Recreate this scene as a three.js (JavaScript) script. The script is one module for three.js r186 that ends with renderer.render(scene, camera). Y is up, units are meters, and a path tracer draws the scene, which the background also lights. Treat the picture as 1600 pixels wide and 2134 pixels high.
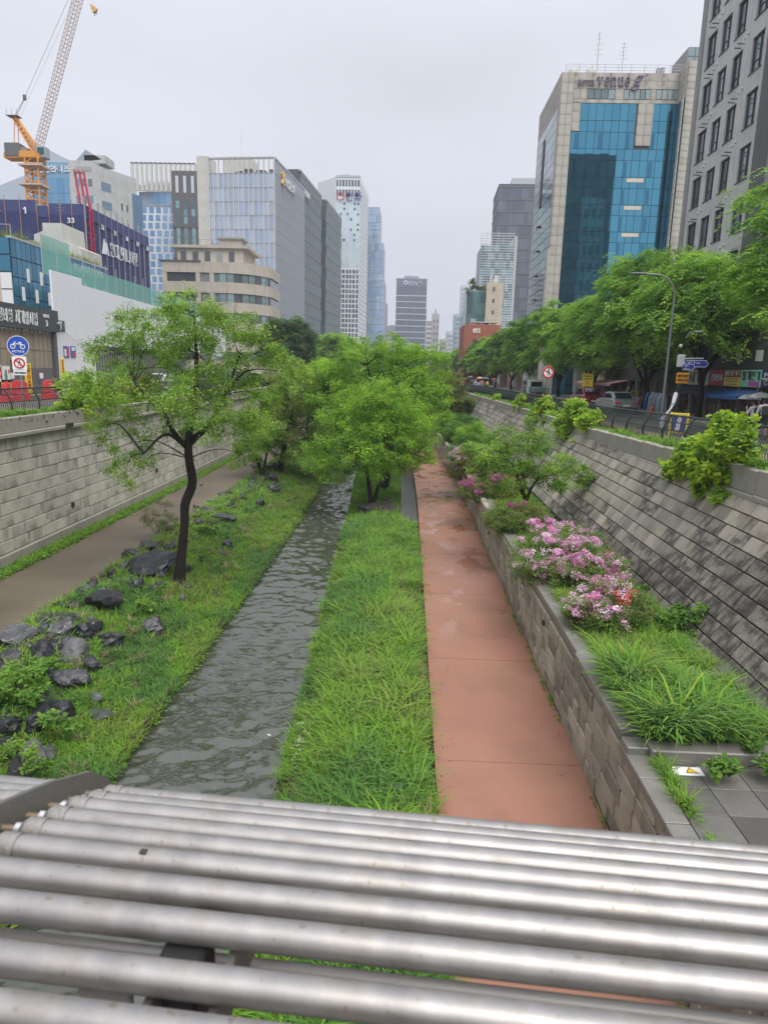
import * as THREE from 'three';
import { mergeGeometries } from 'three/addons/utils/BufferGeometryUtils.js';
import { FontLoader } from 'three/addons/loaders/FontLoader.js';
import { TextGeometry } from 'three/addons/geometries/TextGeometry.js';

// ───────── camera, sky, sun, exposure ─────────
const V3 = (x, y, z) => new THREE.Vector3(x, y, z);
const scene = new THREE.Scene();
const camera = new THREE.PerspectiveCamera(74.63, 767 / 1024, 0.05, 4000);
const EYE = V3(0, 7.5, 0), CX = V3(0.99904007, 0.02446657, -0.03633639), CY = V3(-0.03138383, 0.97845878, -0.2040428), CF = V3(-0.03056143, -0.2049873, -0.97828738);
camera.position.copy(EYE);
camera.quaternion.setFromRotationMatrix(new THREE.Matrix4().makeBasis(CX, CY, CF.clone().negate()));
camera.focus = 24; camera.userData.fStop = 5;
const renderer = new THREE.WebGLRenderer({ antialias: true });
renderer.toneMapping = THREE.LinearToneMapping;
renderer.toneMappingExposure = 2.2;
renderer.shadowMap.enabled = true;
const FOG = 0.00042;

function mulberry(a) { return () => { a |= 0; a = a + 0x6D2B79F5 | 0; let t = Math.imul(a ^ a >>> 15, 1 | a); t = t + Math.imul(t ^ t >>> 7, 61 | t) ^ t; return ((t ^ t >>> 14) >>> 0) / 4294967296; }; }
let rnd = mulberry(11);
const seed = s => { rnd = mulberry(s); };
const rr = (a, b) => a + (b - a) * rnd();
const pick = a => a[Math.floor(rnd() * a.length)];
const gauss = () => (rnd() + rnd() + rnd() + rnd() - 2) * 0.87;
const clamp = (x, a = 0, b = 1) => Math.min(b, Math.max(a, x));
const smooth = (a, b, x) => { const t = clamp((x - a) / (b - a)); return t * t * (3 - 2 * t); };
// tileable value noise
const LAT = new Float32Array(65536); { const r = mulberry(99); for (let i = 0; i < 65536; i++) LAT[i] = r(); }
function vn(x, y, p) {
  const xi = Math.floor(x), yi = Math.floor(y), fx = x - xi, fy = y - yi, m = v => ((v % p) + p) % p;
  const u = fx * fx * (3 - 2 * fx), v = fy * fy * (3 - 2 * fy), g = (a, b) => LAT[(m(a) * 157 + m(b) * 311 + p * 71) & 65535];
  return (g(xi, yi) * (1 - u) + g(xi + 1, yi) * u) * (1 - v) + (g(xi, yi + 1) * (1 - u) + g(xi + 1, yi + 1) * u) * v;
}
function fbm(u, v, p, o = 4) { let s = 0, a = 0.5, t = 0; for (let i = 0; i < o; i++) { s += a * vn(u * p, v * p, p); t += a; a *= 0.55; p *= 2; } return s / t; }
function fbm2(x, y, o = 4) { let s = 0, a = 0.5, t = 0; for (let i = 0; i < o; i++) { s += a * vn(x + 37.3 * i, y + 11.7 * i, 4096); t += a; a *= 0.52; x *= 2.03; y *= 2.03; } return s / t; }

{ // overcast sky
  const W = 512, H = 256, d = new Float32Array(W * H * 4);
  for (let j = 0; j < H; j++) for (let i = 0; i < W; i++) {
    const el = ((j + 0.5) / H - 0.5) * Math.PI, s = Math.max(0, Math.sin(el));
    const n = fbm(i / W, j / H * 1.5, 6, 5) - 0.5, k = 0.335 + 0.4 * Math.pow(s, 2.2) + 0.2 * n * smooth(0.02, 0.3, s);
    const o = (j * W + i) * 4; d[o] = k * 0.95; d[o + 1] = k * 0.985; d[o + 2] = k * 1.095; d[o + 3] = 1;
  }
  const t = new THREE.DataTexture(d, W, H, THREE.RGBAFormat, THREE.FloatType);
  t.mapping = THREE.EquirectangularReflectionMapping; t.magFilter = THREE.LinearFilter; t.minFilter = THREE.LinearFilter; t.needsUpdate = true;
  scene.background = t; scene.environment = t;
}
const sun = new THREE.DirectionalLight(new THREE.Color().setRGB(1, 0.97, 0.92), 1.5);
sun.position.set(38, 120, 62); sun.castShadow = true; sun.shadow.radius = 85; sun.shadow.mapSize.set(2048, 2048);
Object.assign(sun.shadow.camera, { left: -150, right: 150, top: 150, bottom: -150, near: 1, far: 500 });
scene.add(sun, sun.target);
scene.fog = new THREE.FogExp2(0xdfe4f0, FOG);

// ───────── picture-to-place helpers (used to read distances off the photograph) ─────────
const rayTo = (px, py) => CX.clone().multiplyScalar((px - 800) / 1400).addScaledVector(CY, -(py - 1067) / 1400).add(CF);
const atZ = (px, py, Z) => { const d = rayTo(px, py); return EYE.clone().addScaledVector(d, Z / d.z); };
const atY = (px, py, Y) => { const d = rayTo(px, py); return EYE.clone().addScaledVector(d, (Y - EYE.y) / d.y); };
const atX = (px, py, X) => { const d = rayTo(px, py); return EYE.clone().addScaledVector(d, X / d.x); };
// the canal bends gently to the left with distance
const bend = z => { const d = Math.max(0, -z - 33); return -0.0006 * d * d / (1 + 1.2e-4 * d * d); };

// ───────── naming, tagging ─────────
const used = {};
const numbered = n => { used[n] = (used[n] ?? -1) + 1; return used[n] ? n + '_' + String(used[n]).padStart(3, '0') : n; };
function fin(m) { m.castShadow = true; m.receiveShadow = true; return m; }
function part(name, geo, mat, parent, pos, rot, label) {
  const m = fin(new THREE.Mesh(geo, mat)); m.name = name;
  if (pos) m.position.set(pos[0], pos[1], pos[2]);
  if (rot) m.rotation.set(rot[0], rot[1], rot[2]);
  if (label) m.userData.label = label;
  parent.add(m); return m;
}
function tag(o, label, category, group, kind) { o.userData.label = label; o.userData.category = category; if (group) o.userData.group = group; if (kind) o.userData.kind = kind; return o; }
function thing(name, label, category, pos = [0, 0, 0], turn = 0, group) {
  const g = new THREE.Group(); g.name = numbered(name); g.position.set(pos[0], pos[1], pos[2]); g.rotation.y = turn;
  tag(g, label, category, group); scene.add(g); return g;
}
function solo(name, label, category, geo, mat, pos, group) {
  const m = fin(new THREE.Mesh(geo, mat)); m.name = numbered(name); if (pos) m.position.set(...pos); tag(m, label, category, group); scene.add(m); return m;
}
function setting(name, label, geo, mat) { const m = fin(new THREE.Mesh(geo, mat)); m.name = numbered(name); tag(m, label, name.replace(/_/g, ' ').split(' ').slice(-2).join(' '), null, 'structure'); scene.add(m); return m; }
function sub(name, parent, pos, turn = 0) { const g = new THREE.Group(); g.name = name; if (pos) g.position.set(...pos); g.rotation.y = turn; parent.add(g); return g; }
function copyOf(root, pos, turn, label, group) { const c = root.clone(); c.name = numbered(root.name.replace(/_\d{3}$/, '')); c.position.set(...pos); c.rotation.y = turn; c.userData = { ...root.userData }; if (label) c.userData.label = label; if (group) c.userData.group = group; scene.add(c); return c; }

// ───────── geometry helpers: all give position, normal, uv (uv in metres) without index ─────────
function flat(g) { const h = g.index ? g.toNonIndexed() : g; for (const k of Object.keys(h.attributes)) if (!['position', 'normal', 'uv', 'color'].includes(k)) h.deleteAttribute(k); if (!h.attributes.normal) h.computeVertexNormals(); return h; }
function metreUV(g, ox = 0, oy = 0) {
  const h = flat(g), p = h.attributes.position, n = h.attributes.normal, uv = new Float32Array(p.count * 2);
  for (let i = 0; i < p.count; i++) {
    const ax = Math.abs(n.getX(i)), ay = Math.abs(n.getY(i)), az = Math.abs(n.getZ(i));
    if (ay > ax && ay > az) { uv[2 * i] = p.getX(i) + ox; uv[2 * i + 1] = p.getZ(i) + oy; }
    else if (ax > az) { uv[2 * i] = p.getZ(i) + ox; uv[2 * i + 1] = p.getY(i) + oy; }
    else { uv[2 * i] = p.getX(i) + ox; uv[2 * i + 1] = p.getY(i) + oy; }
  }
  h.setAttribute('uv', new THREE.BufferAttribute(uv, 2)); return h;
}
const box = (w, h, d, x = 0, y = 0, z = 0) => metreUV(new THREE.BoxGeometry(w, h, d).translate(x, y, z));
const boxA = (x0, y0, z0, x1, y1, z1) => box(x1 - x0, y1 - y0, z1 - z0, (x0 + x1) / 2, (y0 + y1) / 2, (z0 + z1) / 2);
function bevel(w, h, d, b = 0.02, x = 0, y = 0, z = 0) { // chamfered block
  const P = [], X = w / 2, Y = h / 2, Z = d / 2, x1 = X - b, y1 = Y - b, z1 = Z - b;
  const q = (a, b_, c, e) => P.push(...a, ...b_, ...c, ...a, ...c, ...e);
  q([-x1, -y1, Z], [x1, -y1, Z], [x1, y1, Z], [-x1, y1, Z]); q([x1, -y1, -Z], [-x1, -y1, -Z], [-x1, y1, -Z], [x1, y1, -Z]);
  q([X, -y1, z1], [X, -y1, -z1], [X, y1, -z1], [X, y1, z1]); q([-X, -y1, -z1], [-X, -y1, z1], [-X, y1, z1], [-X, y1, -z1]);
  q([-x1, Y, z1], [x1, Y, z1], [x1, Y, -z1], [-x1, Y, -z1]); q([-x1, -Y, -z1], [x1, -Y, -z1], [x1, -Y, z1], [-x1, -Y, z1]);
  q([-x1, y1, Z], [x1, y1, Z], [x1, Y, z1], [-x1, Y, z1]); q([-x1, -Y, z1], [x1, -Y, z1], [x1, -y1, Z], [-x1, -y1, Z]);
  q([x1, y1, -Z], [-x1, y1, -Z], [-x1, Y, -z1], [x1, Y, -z1]); q([x1, -Y, -z1], [-x1, -Y, -z1], [-x1, -y1, -Z], [x1, -y1, -Z]);
  q([x1, -y1, Z], [X, -y1, z1], [X, y1, z1], [x1, y1, Z]); q([-X, -y1, z1], [-x1, -y1, Z], [-x1, y1, Z], [-X, y1, z1]);
  q([X, -y1, -z1], [x1, -y1, -Z], [x1, y1, -Z], [X, y1, -z1]); q([-x1, -y1, -Z], [-X, -y1, -z1], [-X, y1, -z1], [-x1, y1, -Z]);
  q([x1, Y, z1], [X, y1, z1], [X, y1, -z1], [x1, Y, -z1]); q([-X, y1, z1], [-x1, Y, z1], [-x1, Y, -z1], [-X, y1, -z1]);
  q([X, -y1, z1], [x1, -Y, z1], [x1, -Y, -z1], [X, -y1, -z1]); q([-x1, -Y, z1], [-X, -y1, z1], [-X, -y1, -z1], [-x1, -Y, -z1]);
  for (const [sx, sy, sz] of [[1, 1, 1], [1, 1, -1], [1, -1, 1], [1, -1, -1], [-1, 1, 1], [-1, 1, -1], [-1, -1, 1], [-1, -1, -1]]) {
    const t = [[sx * X, sy * y1, sz * z1], [sx * x1, sy * Y, sz * z1], [sx * x1, sy * y1, sz * Z]]; if (sx * sy * sz < 0) t.reverse(); P.push(...t[0], ...t[1], ...t[2]);
  }
  const g = new THREE.BufferGeometry(); g.setAttribute('position', new THREE.Float32BufferAttribute(P, 3)); g.computeVertexNormals(); g.translate(x, y, z); return metreUV(g);
}
function cyl(r0, r1, h, n = 12, x = 0, y = 0, z = 0) { const g = flat(new THREE.CylinderGeometry(r1, r0, h, n).translate(x, y + h / 2, z)); return g; } // stands on y
function tube(pts, r, n = 8, seg) { // r: number or fn(t)
  const c = pts.length > 2 ? new THREE.CatmullRomCurve3(pts) : new THREE.LineCurve3(pts[0], pts[1]), S = seg ?? Math.max(2, (pts.length - 1) * 4);
  const fr = c.computeFrenetFrames(S, false), P = [], N = [], U = [], len = c.getLength();
  const ring = [];
  for (let i = 0; i <= S; i++) { const t = i / S, o = c.getPointAt(t), rad = typeof r === 'function' ? r(t) : r; const row = []; for (let k = 0; k <= n; k++) { const a = k / n * 2 * Math.PI, nn = fr.normals[i].clone().multiplyScalar(Math.cos(a)).addScaledVector(fr.binormals[i], Math.sin(a)); row.push([o.clone().addScaledVector(nn, rad), nn, k / n * 6.28 * Math.max(rad, 0.02), t * len]); } ring.push(row); }
  const put = e => { P.push(e[0].x, e[0].y, e[0].z); N.push(e[1].x, e[1].y, e[1].z); U.push(e[2], e[3]); };
  for (let i = 0; i < S; i++) for (let k = 0; k < n; k++) { const a = ring[i][k], b = ring[i][k + 1], cc = ring[i + 1][k + 1], d = ring[i + 1][k]; put(a); put(b); put(cc); put(a); put(cc); put(d); }
  for (const [i, s] of [[0, -1], [S, 1]]) { const t = fr.tangents[i].clone().multiplyScalar(s), o = c.getPointAt(i / S); for (let k = 0; k < n; k++) { const a = ring[i][k][0], b = ring[i][k + 1][0]; for (const q of s > 0 ? [o, a, b] : [o, b, a]) { P.push(q.x, q.y, q.z); N.push(t.x, t.y, t.z); U.push(0, 0); } } }
  const g = new THREE.BufferGeometry(); g.setAttribute('position', new THREE.Float32BufferAttribute(P, 3)); g.setAttribute('normal', new THREE.Float32BufferAttribute(N, 3)); g.setAttribute('uv', new THREE.Float32BufferAttribute(U, 2)); return g;
}
const bar = (a, b, r, n = 6) => tube([V3(...a), V3(...b)], r, n, 1);
const mg = list => mergeGeometries(list.map(flat));
function prism(shapePts, depth, bev = 0) { // extrude xy outline along +z
  const s = new THREE.Shape(shapePts.map(p => new THREE.Vector2(p[0], p[1])));
  return metreUV(new THREE.ExtrudeGeometry(s, { depth, bevelEnabled: bev > 0, bevelSize: bev, bevelThickness: bev, bevelSegments: 2, curveSegments: 8, steps: 1 }));
}
function strip(zs, rows) { // sheet: rows = list of fn(z) -> [x,y]; faces up
  const P = [], U = [];
  for (let i = 0; i < zs.length - 1; i++) for (let k = 0; k < rows.length - 1; k++) {
    const f = (kk, ii) => { const [x, y] = rows[kk](zs[ii]); return [x, y, zs[ii]]; };
    const a = f(k, i), b = f(k + 1, i), c = f(k + 1, i + 1), d = f(k, i + 1);
    for (const q of [a, b, c, a, c, d]) { P.push(...q); U.push(q[0], -q[2]); }
  }
  const g = new THREE.BufferGeometry(); g.setAttribute('position', new THREE.Float32BufferAttribute(P, 3)); g.setAttribute('uv', new THREE.Float32BufferAttribute(U, 2)); g.computeVertexNormals(); return g;
}
const range = (a, b, n) => Array.from({ length: n + 1 }, (_, i) => a + (b - a) * i / n);

// ───────── textures and materials ─────────
function tex(n, fn, size = 1, srgb = true) { // fn(u,v) -> [r,g,b]; covers `size` metres
  const d = new Uint8Array(n * n * 4);
  for (let j = 0; j < n; j++) for (let i = 0; i < n; i++) { const c = fn(i / n, j / n), o = (j * n + i) * 4; d[o] = clamp(c[0]) * 255; d[o + 1] = clamp(c[1] ?? c[0]) * 255; d[o + 2] = clamp(c[2] ?? c[0]) * 255; d[o + 3] = 255; }
  const t = new THREE.DataTexture(d, n, n); t.wrapS = t.wrapT = THREE.RepeatWrapping; t.magFilter = THREE.LinearFilter; t.minFilter = THREE.LinearMipmapLinearFilter; if (srgb) t.colorSpace = THREE.SRGBColorSpace; t.repeat.set(1 / size, 1 / size); t.needsUpdate = true; return t;
}
const lin = (r, g, b) => new THREE.Color().setRGB(r, g, b);
const std = (c, roughness = 0.8, o = {}) => new THREE.MeshStandardMaterial({ color: Array.isArray(c) ? lin(...c) : new THREE.Color(c), roughness, ...o });
const hash = (i, j) => LAT[(i * 7919 + j * 104729) & 65535];
const speck = (u, v, n, s) => hash(Math.floor(u * n) + s, Math.floor(v * n) + s * 3);
const T = {
  grain: tex(512, (u, v) => { const k = 0.87 + 0.2 * (fbm(u, v, 4, 5) - 0.5) + 0.2 * (speck(u, v, 256, 1) - 0.5) + 0.08 * (speck(u, v, 512, 2) - 0.5); return [k, k * 0.985, k * 0.95]; }, 1.6),
  block: tex(512, (u, v) => { const w = fbm(u, v, 5, 5), s = smooth(0.5, 0.75, fbm(u + 0.3, v * 0.5, 6, 5)), k = 0.9 + 0.22 * (w - 0.5) + 0.12 * (speck(u, v, 256, 5) - 0.5) - 0.16 * s; return [k, k * 0.985, k * 0.94 ]; }, 3.1),
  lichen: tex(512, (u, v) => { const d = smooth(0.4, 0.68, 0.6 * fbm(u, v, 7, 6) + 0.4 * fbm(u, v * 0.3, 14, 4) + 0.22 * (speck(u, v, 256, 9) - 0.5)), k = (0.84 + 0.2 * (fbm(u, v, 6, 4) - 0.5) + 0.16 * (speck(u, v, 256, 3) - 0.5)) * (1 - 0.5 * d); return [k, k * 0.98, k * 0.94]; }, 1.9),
  conc: tex(512, (u, v) => { const st = fbm(u, v * 0.12, 16, 4), k = 0.92 + 0.14 * (fbm(u, v, 3, 5) - 0.5) - 0.06 * smooth(0.5, 0.8, st) + 0.07 * (speck(u, v, 512, 4) - 0.5); return [k, k * 0.99, k * 0.96]; }, 4.3),
  rock: tex(512, (u, v) => { const b = fbm(u, v, 4, 6), ve = Math.abs(fbm(u * 1 + 0.25 * b, v, 6, 4) - 0.5), k = 0.5 + 0.5 * (b - 0.5) + 0.5 * smooth(0.03, 0, ve) * smooth(0.5, 0.62, fbm(u + 0.4, v + 0.2, 3, 3)) + 0.12 * (speck(u, v, 256, 6) - 0.5); return [k, k, k * 1.03]; }, 1.3),
  bark: tex(256, (u, v) => { const k = 0.55 + 0.5 * (fbm(u, v * 0.3, 12, 5) - 0.5) + 0.15 * (speck(u, v, 128, 2) - 0.5); return [k, k * 0.95, k * 0.9]; }, 0.6),
  soil: tex(512, (u, v) => { const a = fbm(u, v, 6, 5), k = 0.5 + 0.5 * (a - 0.5) + 0.3 * (speck(u, v, 256, 8) - 0.5), gr = smooth(0.45, 0.6, fbm(u + 0.5, v + 0.2, 5, 4)); return [k * (0.75 - 0.35 * gr), k * (0.6 + 0.05 * gr), k * (0.42 - 0.22 * gr)]; }, 2.4),
  asph: tex(512, (u, v) => { const k = 0.86 + 0.22 * (fbm(u, v, 3, 5) - 0.5) + 0.14 * (speck(u, v, 512, 2) - 0.5); return [k, k * 0.97, k * 0.93]; }, 5.3),
};
const grainBump = tex(256, (u, v) => { const k = 0.5 + 0.5 * (fbm(u, v, 16, 4) - 0.5) + 0.25 * (speck(u, v, 128, 3) - 0.5); return [k]; }, 0.7, false);
const rockBump = tex(256, (u, v) => { const k = 0.5 + 0.9 * (fbm(u, v, 6, 6) - 0.5); return [k]; }, 0.8, false);
// ───────── materials of the setting ─────────
const bumped = (m, t = grainBump, s = 0.004) => { m.bumpMap = t; m.bumpScale = s; return m; };
const mGranite = [[0.37, 0.345, 0.3], [0.33, 0.31, 0.275], [0.40, 0.37, 0.32], [0.3, 0.285, 0.255]].map(c => bumped(std(c.map(x => x * 1.05), 0.85, { map: T.block }), grainBump, 0.006));
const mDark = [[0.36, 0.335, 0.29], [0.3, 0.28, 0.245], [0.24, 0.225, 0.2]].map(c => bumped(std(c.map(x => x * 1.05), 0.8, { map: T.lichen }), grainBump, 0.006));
const mLeftStone = [[0.36, 0.35, 0.31], [0.33, 0.325, 0.29], [0.38, 0.37, 0.33], [0.29, 0.285, 0.255]].map(c => bumped(std(c.map((x, i) => x * [1.6, 1.62, 1.7][i]), 0.88, { map: T.block }), grainBump, 0.005));
const mLow = [[0.30, 0.275, 0.23], [0.25, 0.235, 0.205], [0.34, 0.31, 0.265], [0.21, 0.195, 0.17], [0.28, 0.25, 0.22]].map(c => bumped(std(c.map(x => x * 1.3), 0.72, { map: T.block }), rockBump, 0.012));
const mCoping = bumped(std([0.34, 0.325, 0.29], 0.85, { map: T.conc }));
const mJoint = std([0.055, 0.05, 0.043], 0.95);
const mCap = bumped(std([0.25, 0.245, 0.235], 0.42, { map: T.grain }), grainBump, 0.003);
const mSoil = std([0.28, 0.25, 0.2], 1, { map: T.soil });
const mStreet = std([0.16, 0.158, 0.155], 0.6, { map: T.asph });
const mWalk = std([0.36, 0.33, 0.3], 0.75, { map: T.grain });
const mTan = bumped(std([0.165, 0.14, 0.107], 0.62, { map: T.asph }), grainBump, 0.002);
const redRough = (() => { const W = 256, H = 2048, d = new Uint8Array(W * H * 4); for (let j = 0; j < H; j++) for (let i = 0; i < W; i++) { const z = j / H * 90, x = i / W * 3, n = fbm2(x * 1.5 + 3, z * 1.3, 4), wet = smooth(14, 24, z), th = 0.625 - 0.05 * wet + 0.12 * smooth(0.4, 0, 1.5 - Math.abs(x - 1.1) * 0.7), p = smooth(th, th + 0.012, n) * smooth(17, 20, z), k = 0.6 - 0.17 * wet - 0.14 * (fbm2(x * 2, z * 2, 3) - 0.5), v = (k * (1 - p) + 0.05 * p) * 255, o = (j * W + i) * 4; d[o] = d[o + 1] = d[o + 2] = v; d[o + 3] = 255; } const t = new THREE.DataTexture(d, W, H); t.wrapS = t.wrapT = THREE.RepeatWrapping; t.magFilter = THREE.LinearFilter; t.repeat.set(1 / 3, 1 / 90); t.offset.set(-0.25, 0); t.needsUpdate = true; return t; })();
const redMap = tex(1024, (u, v) => { const k = 0.9 + 0.16 * (fbm(u, v, 4, 5) - 0.5) + 0.08 * (speck(u, v, 1024, 2) - 0.5) - 0.035 * smooth(0.5, 0.75, fbm(u + 0.2, v, 10, 5)); return [k, k * (0.97 + 0.06 * fbm(u, v + 0.5, 6, 3)), k * 0.97]; }, 9);
const mRed = bumped(std([0.36, 0.17, 0.115], 1, { map: redMap, roughnessMap: redRough }), grainBump, 0.0015);

// ───────── levels ─────────
const ZS = [...range(12, -60, 72), ...range(-62, -120, 29), ...range(-130, -420, 29)];
const YR = z => 5.4 - 0.016 * clamp(-z - 14, 0, 18);      // street level right
const YT = z => z > -9.8 ? 1.62 : 1.84 - 0.018 * clamp(-z - 16, 0, 22); // terrace
const YL = 5.47;
const shore = { L: z => -5.75 + bend(z) * 1.1 - 0.012 * clamp(-z - 30, 0, 40), R: z => -1.78 + 0.0375 * Math.max(z, -50) + bend(z) };
const PL = z => 0.75 + bend(z), PR = z => 3.62 + bend(z);
// stream banks
const bankNoise = (x, z) => (fbm2(x * 0.5, z * 0.5, 3) - 0.5) * 0.3;
function bankL(x, z) { // from the tan path down to the stream
  const a = -10.9 + bend(z), b = shore.L(z), t = clamp((x - a) / (b - a));
  return 0.02 + 0.16 * Math.sin(Math.PI * Math.min(1, t * 2.4)) - 0.52 * smooth(0.28, 1, t) + bankNoise(x, z) * smooth(0, 0.15, t) * smooth(1, 0.8, t);
}
function bankR(x, z) { const a = shore.R(z), b = PL(z), t = clamp((x - a) / (b - a)); if (z < -30 && x > b - 0.92 && z > -53) return -0.3; return -0.5 + 0.42 * smooth(0, 0.4, t) + bankNoise(x + 40, z) * 0.6 * smooth(0, 0.2, t) * smooth(1, 0.8, t); }
{
  const rowsL = range(0, 1, 14).map(t => z => { const a = -10.9 + bend(z), b = shore.L(z), x = a + (b - a) * t; return [x, bankL(x, z)]; });
  setting('stream_bank', 'grassy soil bank sloping from the tan path down to the stream', strip(ZS, rowsL), mSoil);
  const rowsR = range(0, 1, 10).map(t => z => { const a = shore.R(z), b = PL(z) - 0.01, x = a + (b - a) * t; return [x, bankR(x, z)]; });
  setting('stream_bank', 'soil strip between the stream and the red path', strip(ZS, rowsR), mSoil);
  setting('stream_bed', 'dark gravel bed under the stream', strip(ZS, [z => [-9 + bend(z), -1.3], z => [3 + bend(z), -1.3]]), std([0.1, 0.09, 0.06], 1, { map: T.soil }));
  // stream sides
  const side = (f, s) => { const g = strip(ZS, s > 0 ? [z => [f(z) - 0.02, -1.35], z => [f(z), -0.44]] : [z => [f(z), -0.44], z => [f(z) + 0.02, -1.35]]); return g; };
  setting('stream_bank', 'submerged earth face of the stream bank by the red path', side(shore.R, 1), mSoil);
  setting('stream_bank', 'submerged earth face of the stream bank by the tan path', side(shore.L, -1), mSoil);
}
{ // tan path, red path, kerb strips
  setting('tan_path', 'wet tan asphalt walkway along the foot of the tall stone wall', strip(ZS, [z => [-15 + bend(z), -0.004], z => [-14.2 + bend(z), 0], z => [-12.6 + bend(z), 0.025], z => [-10.9 + bend(z), 0.01]]), mTan);
  // red path with shallow hollows where water stands
  const hollow = () => 0;
  const zs = ZS;
  const rows = range(0, 1, 12).map(t => z => { const x = PL(z) + (PR(z) - PL(z)) * t; return [x, hollow(x - bend(z), z)]; });
  const red = setting('red_path', 'wet brick-red walkway with thin joints and puddles', strip(zs, rows), mRed);
  const mj = std([0.22, 0.11, 0.08], 0.9);
  for (const z of [-12.05, -16.9, -22.3, -27.5, -33, -39, -45]) part('joint', mg([box(2.84, 0.003, 0.012, (PL(z) + PR(z)) / 2, 0.0035, z)]), mj, red);
}
{ // water with real ripples
  const nz = 1300, nx = 54, P = [], I = [], zz = []; for (let i = 0; i <= nz; i++) zz.push(6 - 150 * Math.pow(i / nz, 1.8));
  const wave = (x, z) => {
    const w1 = fbm2(x * 1.7 + 5, z * 2.9 + x * 0.5, 2) - 0.5, w2 = fbm2(x * 4 + z * 0.9, z * 6.8 - x * 0.8, 2) - 0.5, w3 = fbm2(x * 0.6, z * 0.5, 2) - 0.5, e = 0.45 + 1.1 * fbm2(x * 0.8 + 9, z * 0.35 + 4, 2);
    return (0.155 * w1 + 0.075 * w2) * e + 0.04 * w3;
  };
  for (let i = 0; i <= nz; i++) for (let k = 0; k <= nx; k++) { const z = zz[i], a = shore.L(z) - 0.06, b = shore.R(z) + 0.06, x = a + (b - a) * k / nx; P.push(x, -0.6 + wave(x, z), z); }
  for (let i = 0; i < nz; i++) for (let k = 0; k < nx; k++) { const a = i * (nx + 1) + k, d = a + nx + 1; I.push(a, a + 1, d + 1, a, d + 1, d); }
  const g = new THREE.BufferGeometry(); g.setAttribute('position', new THREE.Float32BufferAttribute(P, 3)); g.setIndex(I); g.computeVertexNormals();
  const uv = new Float32Array(P.length / 3 * 2); for (let i = 0; i < uv.length / 2; i++) { uv[2 * i] = P[3 * i]; uv[2 * i + 1] = P[3 * i + 2]; } g.setAttribute('uv', new THREE.BufferAttribute(uv, 2));
  const wb = tex(512, (u, v) => { const k = 0.5 + 0.75 * (fbm(u * 0.5 + 0.08 * fbm(u, v, 6, 2), v, 16, 4) - 0.5); return [k]; }, 2.4, false);
  setting('water', 'shallow rippling grey-green stream flowing between the grass banks', g, new THREE.MeshPhysicalMaterial({ color: lin(0.05, 0.054, 0.038), roughness: 0.03, ior: 1.8, bumpMap: wb, bumpScale: 0.02 }));
  // timber boards edging the stream
  const mw = std([0.13, 0.09, 0.055], 0.85, { map: T.bark });
  const eb = thing('timber_edging', 'weathered timber boards edging the stream below the rocky bank', 'edging');
  for (let z = -8; z > -60; z -= 2.45) { const x = shore.L(z - 1.2); part('board', bevel(0.07, 0.3, 2.42, 0.01), mw, eb, [x + 0.05, -0.53, z - 1.2], [0, Math.atan2(shore.L(z - 2.4) - shore.L(z), 2.4) * -1, 0]); }
}
{ // streets, far ground
  const big = (x0, x1, y) => strip([14, -60, -120, -300, -1500], [z => [x0, y], z => [x1, y]]);
  setting('street', 'wet asphalt street above the canal on the building-site side', big(-700, -16.2, YL - 0.14), mStreet);
  setting('street', 'wet asphalt street above the canal on the shop side', strip([14, -14, -20, -26, -32, -60, -120, -300, -1500], [z => [9.6, YR(z) - 0.14], z => [700, YR(z) - 0.14]]), mStreet);
  const sw = (f0, f1, y) => strip(ZS, [z => [f0(z), y(z) - 0.3], z => [f0(z), y(z)], z => [f1(z), y(z)], z => [f1(z), y(z) - 0.3]]);
  setting('pavement', 'narrow pavement behind the railing on the building-site side', sw(z => -17 + bend(z), z => -15.4 + bend(z), () => YL), mWalk);
  setting('pavement', 'narrow pavement with orange pavers behind the railing on the shop side', sw(z => 9.0 + bend(z), z => 10.9 + bend(z), YR), std([0.34, 0.26, 0.21], 0.7, { map: T.grain }));
  setting('pavement', 'pavement in front of the shops under the street trees', strip(ZS, [z => [16.3, YR(z) - 0.3], z => [16.3, YR(z)], z => [20.6, YR(z)]]), mWalk);
  setting('pavement', 'pavement along the building-site hoarding', strip(ZS, [z => [-27, YL - 0.002], z => [-23.5, YL], z => [-23.5, YL - 0.3]]), mWalk);
  setting('ground', 'dark canal floor under everything', strip([14, -1500], [z => [-60, -1.6], z => [60, -1.6]]), mSoil);
}

// ───────── stone walls ─────────
const blockGeo = {}; // shared chamfered blocks
function block(l, h, d, b = 0.018) { const k = [l.toFixed(2), h.toFixed(2), d.toFixed(2), b].join(); return blockGeo[k] ??= [0, 1, 2, 3, 4, 5, 6].map(i => { const g = bevel(l, h, d, b); const u = g.attributes.uv; for (let j = 0; j < u.count; j++) u.setXY(j, u.getX(j) + i * 1.37, u.getY(j) + i * 0.91); return g; }); }
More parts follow.
